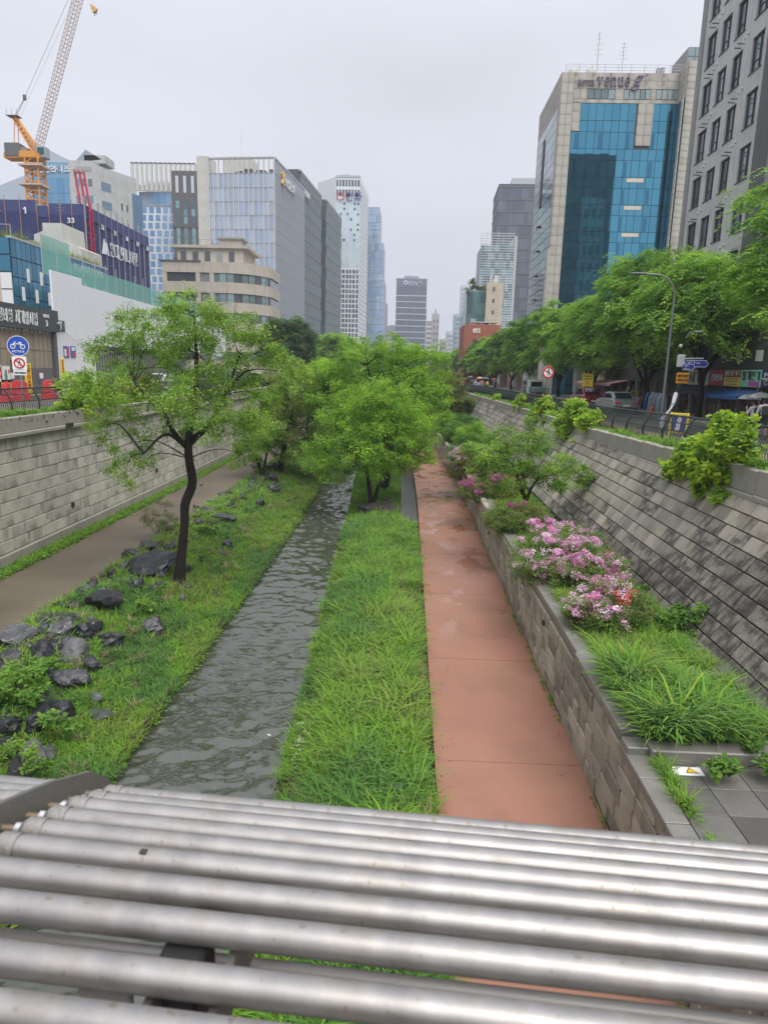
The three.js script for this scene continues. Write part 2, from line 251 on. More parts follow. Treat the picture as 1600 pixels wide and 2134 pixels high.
// courses of blocks along z. face: fn(s) s = metres up the face -> [x,y]; tilt: rotation about z
function courses(root, { face, tilt, rows, rowH, lens, z0, z1, depth, mats, zb, big = 300, off = 0, gap = 0.022, size, side = 1 }) {
  const all = [];
  for (let r = 0; r < rows; r++) {
    let z = z0 + rr(0, lens[0]);
    while (z > z1) {
      const l = pick(lens), [x, y] = face((r + 0.5) * rowH), zc = z - l / 2;
      const d = Math.hypot(x + bend(zc), y - 7.5, zc);
      all.push({ x: x + bend(zc) + rr(-off, off), y, z: zc, l, d, r, vis: zc < zb ? 1 : 0 }); z -= l;
    }
  }
  const shown = all.filter(a => a.vis).sort((a, b) => a.d - b.d), rest = [];
  shown.forEach((a, i) => {
    const g = pick(block(a.l - gap, rowH - gap, depth)), m = mats(a);
    if (i < big) part('stone', g, m, root, [a.x, a.y, a.z], [0, -Math.PI / 2 * 1, 0]).rotation.set(0, 0, 0);
    else rest.push([a, g, m]);
    if (i < big) { const o = root.children[root.children.length - 1]; o.matrixAutoUpdate = true; o.quaternion.setFromEuler(new THREE.Euler(0, 0, tilt)).multiply(new THREE.Quaternion().setFromEuler(new THREE.Euler(0, side * Math.PI / 2, 0))); }
  });
  const by = new Map(); for (const [a, g, m] of rest) { if (!by.has(m)) by.set(m, []); const q = new THREE.Quaternion().setFromEuler(new THREE.Euler(0, 0, tilt)).multiply(new THREE.Quaternion().setFromEuler(new THREE.Euler(0, side * Math.PI / 2, 0))); by.get(m).push(g.clone().applyMatrix4(new THREE.Matrix4().compose(V3(a.x, a.y, a.z), q, V3(1, 1, 1)))); }
  for (const [m, l] of by) { const o = part('stone', mg(l), m, root); o.userData.kind = 'stuff'; }
}
// patches of black lichen on the sloping wall, where the photograph shows them: [z, course, reach along, reach up, strength]
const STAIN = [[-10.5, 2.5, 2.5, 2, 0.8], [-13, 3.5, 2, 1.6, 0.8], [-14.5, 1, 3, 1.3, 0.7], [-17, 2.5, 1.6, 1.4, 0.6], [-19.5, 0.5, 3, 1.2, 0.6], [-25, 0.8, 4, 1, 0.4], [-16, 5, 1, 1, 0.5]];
{ // battered wall on the shop side
  seed(21);
  const root = thing('retaining_wall', 'sloping granite block wall with black weathering behind the azalea terrace', 'wall');
  const B = [6.42, 1.7], S = 3.55, a = Math.atan2(3.02, 1.9), ux = Math.cos(a), uy = Math.sin(a);
  const face = s => [B[0] + ux * s, B[1] + uy * s - 0.0];
  courses(root, { face: s => { const f = face(s); return [f[0] + 0.1, f[1] - 0.06]; }, tilt: -(Math.PI / 2 - a), rows: 9, rowH: 0.395, lens: [0.72, 0.84, 0.95, 0.62], z0: 3, z1: -110, depth: 0.22, zb: -7, off: 0.006, side: -1,
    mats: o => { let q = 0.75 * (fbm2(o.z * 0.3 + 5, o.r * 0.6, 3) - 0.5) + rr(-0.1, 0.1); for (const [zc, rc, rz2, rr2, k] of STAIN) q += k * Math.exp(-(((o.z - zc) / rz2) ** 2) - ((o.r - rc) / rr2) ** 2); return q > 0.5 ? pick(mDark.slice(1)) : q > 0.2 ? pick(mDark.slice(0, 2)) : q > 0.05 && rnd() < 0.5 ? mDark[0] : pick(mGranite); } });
  // backing joint plane and earth
  part('joint_backing', strip(ZS, [z => [face(-0.5)[0] + 0.05 + bend(z), face(-0.5)[1] - 0.05], z => [face(S)[0] + 0.05 + bend(z), face(S)[1] - 0.05]]), mJoint, root);
  for (let z = 0; z > -110; z -= 2.02) { // moulding and coping, in lengths
    const zc = z - 1, y = YR(zc), x = 8.36 + bend(zc);
    part('moulding', bevel(0.4, 0.16, 2.0, 0.03), mCoping, root, [x + 0.12, y - 0.64, zc]);
    part('coping', bevel(0.62, 0.6, 2.0, 0.02), mCoping, root, [x + 0.3 , y - 0.26, zc]);
  }
  setting('verge', 'narrow soil verge between wall coping and railing on the shop side', strip(ZS, [z => [8.6 + bend(z), YR(z) - 0.02], z => [9.02 + bend(z), YR(z) + 0.01]]), mSoil);
}
{ // tall wall on the other side
  seed(22);
  const root = thing('retaining_wall', 'tall pale granite block wall beside the tan path', 'wall');
  courses(root, { face: s => [-14.82 - 0.012 * s, 0.52 + s], tilt: 0.012, rows: 9, rowH: 0.47, lens: [0.95, 1.1, 1.25, 0.8], z0: -14, z1: -100, depth: 0.24, zb: -17, off: 0.012, mats: () => rnd() < 0.13 ? mLeftStone[3] : pick(mLeftStone.slice(0, 3)) });
  part('joint_backing', strip(ZS, [z => [-14.86 + bend(z), 4.9], z => [-14.78 + bend(z), -0.2]]), mJoint, root);
  for (let z = -14; z > -100; z -= 3.02) {
    const zc = z - 1.5, x = -14.7 + bend(zc);
    part('footing', bevel(0.3, 0.62, 3, 0.02), mCoping, root, [x - 0.02, 0.2, zc]);
    part('moulding', bevel(0.44, 0.16, 3, 0.03), mCoping, root, [x - 0.06, 4.83, zc]);
    part('coping', bevel(0.62, 0.56, 3, 0.02), mCoping, root, [x - 0.3, 5.195, zc]);
  }
  for (const [px, py] of [[152, 1052], [327, 980]]) { const p = atX(px, py, -14.7); part('drain_hole', cyl(0.12, 0.12, 0.06, 14).rotateZ(Math.PI / 2), std([0.02, 0.02, 0.02], 0.9), root, [p.x + 0.04, p.y, p.z]); }
  { const p = atX(140, 885, -14.6); part('wall_lamp', bevel(0.12, 0.18, 0.5, 0.02), std([0.03, 0.03, 0.03], 0.5), root, [p.x + 0.12, p.y, p.z]); }
  setting('verge', 'soil verge behind the tall wall coping', strip(ZS, [z => [-15.5 + bend(z), YL + 0.01], z => [-15.2 + bend(z), YL]]), mSoil);
}
{ // low wall along the red path
  seed(23);
  const root = thing('planter_wall', 'low rough stone wall with flat granite caps beside the red path', 'wall');
  const H = z => YT(z) - 0.12;
  courses(root, { face: s => [3.74, -0.02 + s], tilt: 0, rows: 5, rowH: 0.335, lens: [0.55, 0.7, 0.85, 1.0, 0.45], z0: -4, z1: -90, depth: 0.24, zb: -6, off: 0.018, side: -1, mats: () => pick(mLow) });
  part('joint_backing', strip(ZS, [z => [3.72 + bend(z), -0.1], z => [3.74 + bend(z), H(z)]]), mJoint, root);
  for (let z = -3; z > -95; z -= 1.02) { const zc = z - 0.5, w = z > -9 ? 0.34 : zc > -15 ? 0.42 : 0.5; part('capstone', bevel(w, 0.17, 1.0, 0.012), mCap, root, [3.64 + w / 2 + bend(zc) + (zc < -13.4 ? 0.02 : -0.03), YT(zc) - 0.03 - (zc > -9.9 ? 0 : 0), zc]); }
  part('end_stone', bevel(0.44, 0.34, 0.34, 0.015), mCap, root, [3.84, 1.63, -9.9]);
  { const p = atX(1088, 1228, 3.6); part('plaque', box(0.02, 0.22, 0.34), std([0.62, 0.62, 0.6], 0.5), root, [3.595, p.y, p.z]); part('plaque_print', box(0.006, 0.14, 0.2), std([0.1, 0.1, 0.1], 0.6), root, [3.582, p.y, p.z]); }
  for (const [px, py] of [[1133, 1298], [1019, 1110]]) { const p = atX(px, py, 3.6); part('drain_hole', cyl(0.07, 0.07, 0.04, 12).rotateZ(Math.PI / 2), std([0.02, 0.02, 0.02], 0.9), root, [3.6, p.y, p.z]); }
  { const mS = std([0.4, 0.4, 0.4], 0.35, { metalness: 0.9 }); const p = atX(981, 1050, 3.6); const L = thing('rung_ladder', 'small steel rungs fixed to the low stone wall', 'ladder', [3.55, 0, p.z]); for (let k = 0; k < 5; k++) part('rung', tube([V3(0.1, 0.3 + k * 0.26, -0.16), V3(-0.03, 0.3 + k * 0.26, -0.16), V3(-0.03, 0.3 + k * 0.26, 0.16), V3(0.1, 0.3 + k * 0.26, 0.16)], 0.012, 6, 10), mS, L); }
  // terrace soil and near paving
  setting('terrace', 'planted soil terrace behind the low stone wall', strip(ZS.filter(z => z < -9.5), range(0, 1, 8).map(t => z => { const x = 4.1 + (6.6 - 4.1) * t; return [x + bend(z), YT(Math.min(z, -10)) - 0.03 + 0.08 * (fbm2(x, z * 0.7, 3) - 0.5)]; })), mSoil);
  const pav = setting('terrace_paving', 'dark wet granite paving at the bridge end of the terrace', boxA(3.9, 1.3, -9.6, 12, 1.57, 2), mJoint);
  const mTile = [0.075, 0.1, 0.125, 0.15].map(k => bumped(std([k * 1.5, k * 1.47, k * 1.43], 0.5, { map: T.grain }), grainBump, 0.003));
  seed(24);
  for (let i = 0; i < 11; i++) for (let k = 0; k < 12; k++) { const z = -9.3 + k * 0.61, x = 4.3 + i * 0.61; if (x > 10 || z > -3) continue; part('paving_slab', block(0.6, 0.06, 0.6, 0.006)[0], pick(mTile), pav, [x, 1.585 + rr(-0.003, 0.003), z]); }
  for (let k = 0; k < 8; k++) for (let i = 0; i < 3; i++) { const z = -10.2 - k * 0.61, x = 6.0 + i * 0.61 + (k > 4 ? 0.4 : 0); if (x < 7.2 - k * 0.05 && x > 5.6) part('paving_slab', block(0.6, 0.06, 0.6, 0.006)[1], pick(mTile), pav, [x, YT(z) + 0.0, z]); }
  part('step_kerb', bevel(2.6, 0.26, 0.34, 0.02), mCap, pav, [5.25, 1.72, -9.75]);
  { const p = atY(1428, 1608, 1.62), n = thing('warning_plate', 'white plate with a yellow warning triangle lying on the dark paving', 'sign', [p.x, 1.62, p.z]); part('plate', bevel(0.5, 0.012, 0.22, 0.003), std([0.8, 0.8, 0.78], 0.4), n, [0, 0.006, 0]);
    const tri = s => prism([[-s, -s * 0.6], [s, -s * 0.6], [0, s]], 0.003).rotateX(-Math.PI / 2); part('triangle_border', tri(0.1), std([0.03, 0.03, 0.03], 0.6), n, [0.08, 0.0125, 0]); part('triangle', tri(0.075), std([0.75, 0.5, 0.02], 0.5), n, [0.08, 0.0145, 0]); }
}
// ───────── bridge parapet in the foreground ─────────
{
  const F = V3(CF.x, 0, CF.z).normalize(), Rt = V3(-F.z, 0, F.x), s = 6 * Math.PI / 180, pitch = Math.asin(-CF.y), r = 0.025;
  const D = Rt.clone().multiplyScalar(Math.cos(s)).addScaledVector(F, -Math.sin(s)), N = F.clone().multiplyScalar(Math.cos(s)).addScaledVector(Rt, Math.sin(s));
  const hs = [1.429, 1.358, 1.283, 1.206, 1.128, 1.047, 0.966, 0.883, 0.8, 0.716, 0.634], ys = [1687, 1702, 1718, 1743, 1773, 1811, 1866, 1935, 2047, 2155, 2300];
  const C = hs.map((h, i) => { const a = Math.atan((ys[i] - 1067) / 1400) + pitch; let v = h * Math.tan(a); for (let k = 0; k < 20; k++) v = h * Math.tan(a + Math.asin(r / Math.hypot(h, v))); return [h * Math.cos(s), v]; });
  C.unshift([C[0][0] + 0.062, C[0][1] + 0.055]); C.unshift([C[0][0] + 0.045, C[0][1] + 0.075]); C.unshift([C[0][0] + 0.03, C[0][1] + 0.085]);
  C.push([C.at(-1)[0] - 0.06, C.at(-1)[1] + 0.05]); C.push([C.at(-1)[0] - 0.03, C.at(-1)[1] + 0.08]);
  // origin of the parapet: under the eye; local frame x along D, z towards the viewer
  const yaw = Math.atan2(-D.z, D.x), off = F.dot(D) * 0;
  const base = 5.7, root = thing('bridge_railing', 'brushed steel tube railing curving over the edge of the footbridge', 'railing', [0, base, 0], yaw);
  const Y = v => 7.5 - v - base;
  const spot = tex(512, (u, v) => { const b = 0.45 * smooth(0.72, 0.84, fbm(u, v, 20, 3)) + 0.12 * smooth(0.5, 0.7, fbm(u + 0.4, v, 5, 4)), k = 0.92 + 0.16 * (fbm(u, v, 9, 4) - 0.5) - 0.04 * speck(u, v, 256, 4); return [k - 0.16 * b, k - 0.24 * b, k - 0.36 * b]; }, 0.42);
  const mS = std([0.45, 0.43, 0.41], 0.5, { metalness: 0.85, map: spot }), mCapS = std([0.42, 0.4, 0.37], 0.48, { metalness: 0.6, map: spot }), mPl = std([0.2, 0.2, 0.19], 0.55, { metalness: 0.5, map: T.conc }), mBolt = std([0.3, 0.24, 0.17], 0.5, { metalness: 0.7 }), mNut = std([0.75, 0.75, 0.75], 0.3, { metalness: 0.8 });
  // where the tubes end on the left: read off the tube that ends at pixel 50
  const i4 = 3 + 4; let k0 = -1; { const P0 = N.clone().multiplyScalar(C[i4][0]).add(V3(0, 7.5 - C[i4][1], 0)); for (let k = 0; k > -3; k -= 0.002) { const q = P0.clone().addScaledVector(D, k).sub(EYE), z = q.dot(CF); if (800 + 1400 * q.dot(CX) / z < 50) { k0 = k; break; } } }
  const L = 4.2, tubeG = metreUV(new THREE.CylinderGeometry(r, r, L, 28, 1, true).rotateZ(Math.PI / 2)), smoothN = g => { const p = g.attributes.position, n = g.attributes.normal; for (let i = 0; i < p.count; i++) { const y = p.getY(i), z = p.getZ(i), l = Math.hypot(y, z); n.setXYZ(i, 0, y / l, z / l); } const uv = g.attributes.uv; for (let i = 0; i < p.count; i++) uv.setXY(i, p.getX(i), Math.atan2(p.getZ(i), p.getY(i)) * r); return g; };
  smoothN(tubeG);
  const capG = flat(new THREE.LatheGeometry([[0.0265, 0.05], [0.0265, 0.014], [0.018, 0.001], [0, 0]].map(p => new THREE.Vector2(...p)), 24)).rotateZ(-Math.PI / 2), collar = smoothN(metreUV(new THREE.CylinderGeometry(0.0262, 0.0262, 0.002, 24, 1, true).rotateZ(Math.PI / 2)));
  const bolt = cyl(0.008, 0.008, 0.05, 8).rotateZ(Math.PI / 2), nut = cyl(0.0145, 0.0145, 0.012, 6).rotateZ(Math.PI / 2);
  seed(31);
  C.forEach(([h, v], i) => {
    const y = Y(v), z = -h, roll = rr(0, 6.28);
    const a = part('tube', tubeG, mS, root, [k0 + 0.05 + L / 2, y, z]); a.rotation.x = roll;
    const c = part('end_cap', capG, mCapS, a, [-L / 2 - 0.05, 0, 0]);
    part('bolt', bolt, mBolt, c, [0.0, 0, 0]); part('nut', nut, mNut, c, [-0.002, 0, 0]);
    const b = part('tube', tubeG, mS, root, [k0 - 0.15 - L / 2, y, z]); b.rotation.x = rr(0, 6.28);
    const c2 = part('end_cap', capG, mCapS, b, [L / 2 + 0.05, 0, 0], [0, Math.PI, 0]); part('bolt', bolt, mBolt, c2, [0, 0, 0]);
  });
  // arched plate that carries the tube ends, and ribs under the tubes
  const rib = (t, out, inn) => { const o = [], n = []; C.forEach(([h, v], i) => { const p = C[Math.max(0, i - 1)], q = C[Math.min(C.length - 1, i + 1)], tx = q[0] - p[0], ty = q[1] - p[1], l = Math.hypot(tx, ty), nx = ty / l, ny = -tx / l, sgn = ny > 0 ? -1 : 1; o.push([h + nx * sgn * out * 1, Y(v + ny * sgn * out)]); n.push([h - nx * sgn * inn, Y(v - ny * sgn * inn)]); }); const g = prism([...o, ...n.reverse()], t); g.rotateY(Math.PI / 2); return g; };
  const plate = rib(0.012, 0.052, 0.06);
  part('end_plate', plate, mPl, root, [k0 - 0.056, 0, 0]);
  const ribG = rib(0.012, -0.03, 0.11);
  for (const k of [k0 + 0.42, k0 + 0.52, k0 + 1.98, k0 + 2.1]) part('rib', ribG, mPl, root, [k, 0, 0]);
  for (const k of [k0 + 0.35, k0 + 1.9]) { part('bracket', bevel(0.085, 0.5, 0.012, 0.003), std([0.3, 0.29, 0.27], 0.6, { metalness: 0.4 }), root, [k, Y(1.16), -0.8]); part('post', bevel(0.07, 1.2, 0.09, 0.006), std([0.02, 0.022, 0.022], 0.6), root, [k + 0.1, Y(1.5), -0.86]); }
  part('lower_rail', cyl(0.016, 0.016, 6, 14).rotateZ(Math.PI / 2), mS, root, [k0 + 3.42, Y(1.07), -1.0]);
  for (const y of [1.32, 1.6]) part('lower_rail', cyl(0.016, 0.016, 6, 14).rotateZ(Math.PI / 2), mS, root, [k0 + 4.3, Y(y), -1.02]);
  { const b = part('tape_scrap', bevel(0.014, 0.006, 0.012, 0.002), std([0.03, 0.03, 0.03], 0.6), root); const [h, v] = C[3 + 5]; b.position.set(k0 + 0.3, Y(v) + r * 0.98, -h + 0.006); }
  // deck that carries it
  const deck = setting('bridge_deck', 'grey footbridge deck below the railing', boxA(-9, -0.55, -0.62, 12, -0.0, 4), std([0.2, 0.2, 0.195], 0.8, { map: T.conc })); deck.position.set(0, base + 0.1, 0); deck.rotation.y = yaw;
}

// ───────── street railings with S-curved bars ─────────
function streetRail(label, X, Yf, z0, n, s, full) {
  const root = thing('canal_railing', label, 'railing');
  const m = std([0.02, 0.033, 0.03], 0.38, { metalness: 0.3 });
  const prof = [[0, 0], [0.09, 0.16], [0.11, 0.36], [0.05, 0.58], [-0.06, 0.8], [-0.17, 0.98]];
  const curve = k => prof.map(p => V3(s * p[0], p[1] * k, 0));
  const balG = tube(curve(0.99), 0.014, 5, 10), postG = tube(curve(1.02), 0.036, 8, 12), cross = bar([-0, 0, 0.0], [0, 0, -2], 0.02, 6), top = bar([0, 0, 0], [0, 0, -2.0], 0.034, 8);
  const allBal = mg(range(1, 14, 13).map(i => balG.clone().translate(0, 0, -i * 2 / 15)));
  for (let i = 0; i < n; i++) {
    const z = z0 - 2 * i, y = Yf(z), g = sub('panel', root, [X + bend(z), y, z]);
    g.rotation.y = Math.atan2(-(bend(z - 2) - bend(z)), 2) * 1; g.rotation.x = Math.atan2(Yf(z - 2) - y, 2);
    part('post', postG, m, g); part('top_rail', top, m, g, [-s * 0.17, 0.99, 0]); part('middle_rail', cross, m, g, [s * 0.075, 0.5, 0]); part('upper_rail', cross, m, g, [-s * 0.04, 0.77, 0]); part('bottom_rail', cross, m, g, [s * 0.04, 0.07, 0]);
    if (i >= full[0] && i < full[1]) for (let k = 1; k < 15; k++) part('baluster', balG, m, g, [0, 0, -k * 2 / 15]);
    else { const b = part('baluster', allBal, m, g); b.userData.kind = 'stuff'; }
  }
}
streetRail('dark green curved-bar railing above the sloping wall on the shop side', 9.2, YR, -14.4, 48, -1, [0, 20]);
streetRail('dark green curved-bar railing above the tall wall on the building-site side', -15.55, () => YL, -18, 42, 1, [0, 20]);
// ───────── foliage ─────────
function leafGeo(list) { // list of {p,dir,up,len,wid,fold}
  const P = []; for (const { p, d, s, n, len, wid, fold = 0.25 } of list) {
    const tip = p.clone().addScaledVector(d, len), mid = p.clone().addScaledVector(d, len * 0.45), a = mid.clone().addScaledVector(s, wid).addScaledVector(n, wid * fold), b = mid.clone().addScaledVector(s, -wid).addScaledVector(n, wid * fold);
    for (const q of [p, a, tip, p, tip, b]) P.push(q.x, q.y, q.z);
  }
  const g = new THREE.BufferGeometry(); g.setAttribute('position', new THREE.Float32BufferAttribute(P, 3)); g.computeVertexNormals(); return g;
}
const dirv = () => { const u = rr(-1, 1), a = rr(0, 6.283), q = Math.sqrt(1 - u * u); return V3(q * Math.cos(a), u, q * Math.sin(a)); };
function frame(d, up = V3(0, 1, 0)) { let s = new THREE.Vector3().crossVectors(up, d); if (s.lengthSq() < 1e-4) s = V3(1, 0, 0); s.normalize(); return { d, s, n: new THREE.Vector3().crossVectors(d, s).normalize() }; }
function tuftSpray(n, R, len, wid, flat = 1, droop = 0) { const l = []; for (let i = 0; i < n; i++) { const c = dirv().multiplyScalar(R * Math.cbrt(rnd())); c.y *= flat; const d = dirv(); d.y = d.y * 0.6 - droop; d.normalize(); l.push({ p: c, ...frame(d, V3(rr(-.4, .4), 1, rr(-.4, .4)).normalize()), len: len * rr(0.7, 1.25), wid: wid * rr(0.8, 1.2) }); } return leafGeo(l); }
function fanSpray(n, L, len, wid) { const l = []; for (let i = 0; i < n; i++) { const t = (i + 0.5) / n, side = i % 2 ? 1 : -1, p = V3(rr(-.03, .03), -0.5 * L * t * t + rr(-.03, .03), L * t - L * 0.3), d = V3(side * rr(0.5, 1), rr(-0.5, -0.1), rr(0.4, 0.9)).normalize(); l.push({ p, ...frame(d), len: len * rr(0.8, 1.2), wid: wid * rr(0.8, 1.2) }); } return leafGeo(l); }
const leafMat = (rough = 0.62, tr = 0.32) => new THREE.MeshPhysicalMaterial({ color: 0xffffff, roughness: rough, side: THREE.DoubleSide, transmission: tr, thickness: 0, specularIntensity: 0.5 });
const mLeaf = leafMat(0.92, 0.55), mGrass = leafMat(0.9, 0.38), mPetal = leafMat(0.95, 0.4);
seed(41);
const LG = { small: [tuftSpray(15, 0.2, 0.1, 0.023, 0.7, 0.2), tuftSpray(13, 0.19, 0.11, 0.024, 0.7, 0.25)], fan: [fanSpray(20, 0.75, 0.15, 0.035), fanSpray(17, 0.65, 0.14, 0.036)], far: [tuftSpray(14, 0.36, 0.2, 0.05, 0.7, 0.25), fanSpray(16, 0.95, 0.24, 0.06)], broad: [tuftSpray(10, 0.17, 0.13, 0.055, 0.8, 0.25), tuftSpray(9, 0.16, 0.14, 0.058, 0.8, 0.3)], tiny: [tuftSpray(16, 0.12, 0.05, 0.016, 0.8, 0), tuftSpray(15, 0.12, 0.055, 0.017, 0.8, 0)], petal: [tuftSpray(14, 0.085, 0.05, 0.026, 0.7, -0.5)], weed: [tuftSpray(14, 0.16, 0.085, 0.03, 0.7, -0.1), tuftSpray(12, 0.15, 0.1, 0.034, 0.6, 0.0)] };
const tmpM = new THREE.Matrix4(), tmpC = new THREE.Color();
function copies(name, parent, geo, mat, list) { // list of {p,q,s,c}
  const m = new THREE.InstancedMesh(geo, mat, list.length); m.name = name; fin(m);
  list.forEach((o, i) => { m.setMatrixAt(i, tmpM.compose(o.p, o.q, typeof o.s === 'number' ? V3(o.s, o.s, o.s) : o.s)); m.setColorAt(i, tmpC.setRGB(...o.c)); });
  m.userData.kind = 'stuff'; parent.add(m); return m;
}
const tint = (cols, v = 0.18) => { const a = pick(cols), k = rr(1 - v, 1 + v); return [a[0] * k * rr(0.92, 1.08), a[1] * k, a[2] * k]; };
const GREEN = {
  fresh: [[0.264, 0.428, 0.04], [0.208, 0.37, 0.035], [0.333, 0.505, 0.047], [0.174, 0.311, 0.035]],
  willow: [[0.272, 0.496, 0.024], [0.225, 0.42, 0.024], [0.341, 0.559, 0.031], [0.183, 0.355, 0.024]],
  zelk: [[0.202, 0.402, 0.034], [0.155, 0.333, 0.032], [0.284, 0.514, 0.037], [0.367, 0.582, 0.041]],
  dark: [[0.075, 0.176, 0.024], [0.063, 0.147, 0.022], [0.101, 0.217, 0.028]],
  vine: [[0.362, 0.541, 0.027], [0.290, 0.474, 0.027], [0.217, 0.379, 0.027], [0.449, 0.609, 0.033]],
  olive: [[0.202, 0.283, 0.041], [0.252, 0.283, 0.048], [0.165, 0.247, 0.036], [0.290, 0.236, 0.066]],
  hedge: [[0.126, 0.283, 0.024], [0.165, 0.329, 0.024], [0.101, 0.223, 0.022]],
  weed: [[0.176, 0.353, 0.031], [0.138, 0.288, 0.028], [0.227, 0.389, 0.036]],
  grass: [[0.17, 0.362, 0.023], [0.135, 0.306, 0.021], [0.211, 0.393, 0.026], [0.242, 0.362, 0.038], [0.132, 0.295, 0.033]],
};
const mBark = bumped(std([0.055, 0.045, 0.038], 0.9, { map: T.bark }), rockBump, 0.01), mBarkB = bumped(std([0.1, 0.07, 0.05], 0.9, { map: T.bark }), rockBump, 0.008);
// blobs [x,y,z,rx,ry,rz] in place coordinates
function foliage(root, name, blobs, geos, mat, cols, perM3, { scale = 1, clump = 0.33, orient = 'any', spread = 1, cl = 14, shoots = 0 } = {}) {
  const o = root.position, lists = geos.map(() => []), ends = [];
  for (const [x, y, z, rx, ry, rz] of blobs) {
    const n = Math.max(3, Math.round(perM3 * 4.19 * rx * ry * rz / cl)), c = V3(x, y, z);
    for (let i = 0; i < n; i++) {
      const d = dirv(), k = (0.35 + 0.65 * Math.sqrt(rnd())) * spread, e = c.clone().add(V3(d.x * rx * k, d.y * ry * k, d.z * rz * k)); ends.push([c, e]);
      const cr = clump * Math.cbrt(rx * ry * rz) * rr(0.6, 1.3), cc = pick(cols), cv = rr(0.84, 1.16);
      for (let j = 0; j < cl; j++) {
        const p = e.clone().add(V3(gauss() * cr, gauss() * cr * 0.62, gauss() * cr)).sub(o); let q;
        if (orient === 'out') { const h = p.clone().add(o).sub(c); q = new THREE.Quaternion().setFromEuler(new THREE.Euler(rr(-.35, .35), Math.atan2(h.x, h.z) + rr(-.7, .7), rr(-.3, .3), 'YXZ')); }
        else q = new THREE.Quaternion().setFromEuler(new THREE.Euler(rr(-.6, .6), rr(0, 6.283), rr(-.6, .6), 'YXZ'));
        const a = rnd() < 0.7 ? cc : pick(cols), v = cv * rr(0.88, 1.12);
        lists[Math.floor(rnd() * geos.length)].push({ p, q, s: scale * rr(0.75, 1.25), c: [a[0] * v, a[1] * v, a[2] * v] });
      }
    }
  }
  if (shoots) for (const [x, y, z, rx, ry, rz] of blobs) for (let k = 0; k < shoots; k++) { // young shoots that break the outline
    const d = dirv(); d.y = Math.abs(d.y) * 0.9 - 0.25; const s0 = V3(x + d.x * rx, y + d.y * ry, z + d.z * rz), up = d.clone().add(V3(rr(-.3, .3), rr(0.1, 0.9), rr(-.3, .3))).normalize(), L = Math.cbrt(rx * ry * rz) * rr(0.25, 0.75), n = Math.max(3, Math.round(L / (0.13 * scale))), cc = pick(cols); ends.push([s0, s0.clone().addScaledVector(up, L)]);
    for (let j = 0; j < n; j++) { const p = s0.clone().addScaledVector(up, L * j / (n - 1)).add(V3(gauss() * 0.05, gauss() * 0.04 - 0.1 * (j / n) ** 2 * L, gauss() * 0.05)).sub(o), v = rr(0.9, 1.15); lists[j % geos.length].push({ p, q: new THREE.Quaternion().setFromEuler(new THREE.Euler(rr(-.6, .6), rr(0, 6.283), rr(-.6, .6), 'YXZ')), s: scale * (0.85 - 0.4 * j / n), c: [cc[0] * v, cc[1] * v, cc[2] * v] }); }
  }
  lists.forEach((l, i) => l.length && copies(name, root, geos[i], mat, l)); return ends;
}
function limbs(root, trunks, blobs, ends, mat, r0, twigs = 1) {
  const o = root.position, tr = [];
  for (const pts of trunks) { const P = pts.map(p => V3(p[0], p[1], p[2]).sub(o)); part('trunk', tube(P, t => { const f = t * (pts.length - 1), i = Math.min(pts.length - 2, Math.floor(f)); return pts[i][3] + (pts[i + 1][3] - pts[i][3]) * (f - i); }, 9, (pts.length - 1) * 5), mat, root); pts.forEach((p, i) => { if (i >= pts.length / 2) tr.push(V3(p[0], p[1], p[2])); }); }
  const tw = [];
  for (const b of blobs) {
    const c = V3(b[0], b[1], b[2]); let best = tr[0], bd = 1e9; for (const t of tr) { const d = t.distanceTo(c) + Math.max(0, t.y - c.y) * 1.5; if (d < bd) { bd = d; best = t; } }
    const m = best.clone().lerp(c, 0.5).add(V3(gauss() * 0.15 * bd * 0.4, 0.12 * bd, gauss() * 0.1 * bd)), r = r0 * clamp(bd / 4, 0.45, 1.1);
    part('limb', tube([best.clone().sub(o), m.sub(o), c.clone().sub(o)], t => r * (1 - 0.75 * t), 6, 6), mat, root);
  }
  ends.forEach(([c, e], i) => { if (rnd() < twigs) tw.push(tube([c.clone().sub(o), c.clone().lerp(e, 0.5).add(V3(gauss() * .1, .08, gauss() * .1)).sub(o), e.clone().sub(o)], t => r0 * 0.22 * (1 - 0.7 * t), 4, 3)); });
  if (tw.length) { const t = part('twig', mg(tw), mat, root); t.userData.kind = 'stuff'; }
}
const pb = (px, py, r, z, dz = 0, fy = 0.85) => { const c = atZ(px, py, z + dz), R = r * Math.abs(z + dz) / 1400; return [c.x, c.y, c.z, R, R * fy, R * 1.1]; };
function tree(name, label, { base, trunks, blobs, geos, cols, den, bark = mBark, r0 = 0.07, group, opt, twigs = 0.5, sd = 1 }) {
  seed(sd); const root = thing(name, label, 'tree', base, 0, group);
  const ends = foliage(root, 'crown', blobs, geos, mLeaf, cols, den, opt);
  limbs(root, trunks, blobs, ends, bark, r0, twigs); return root;
}
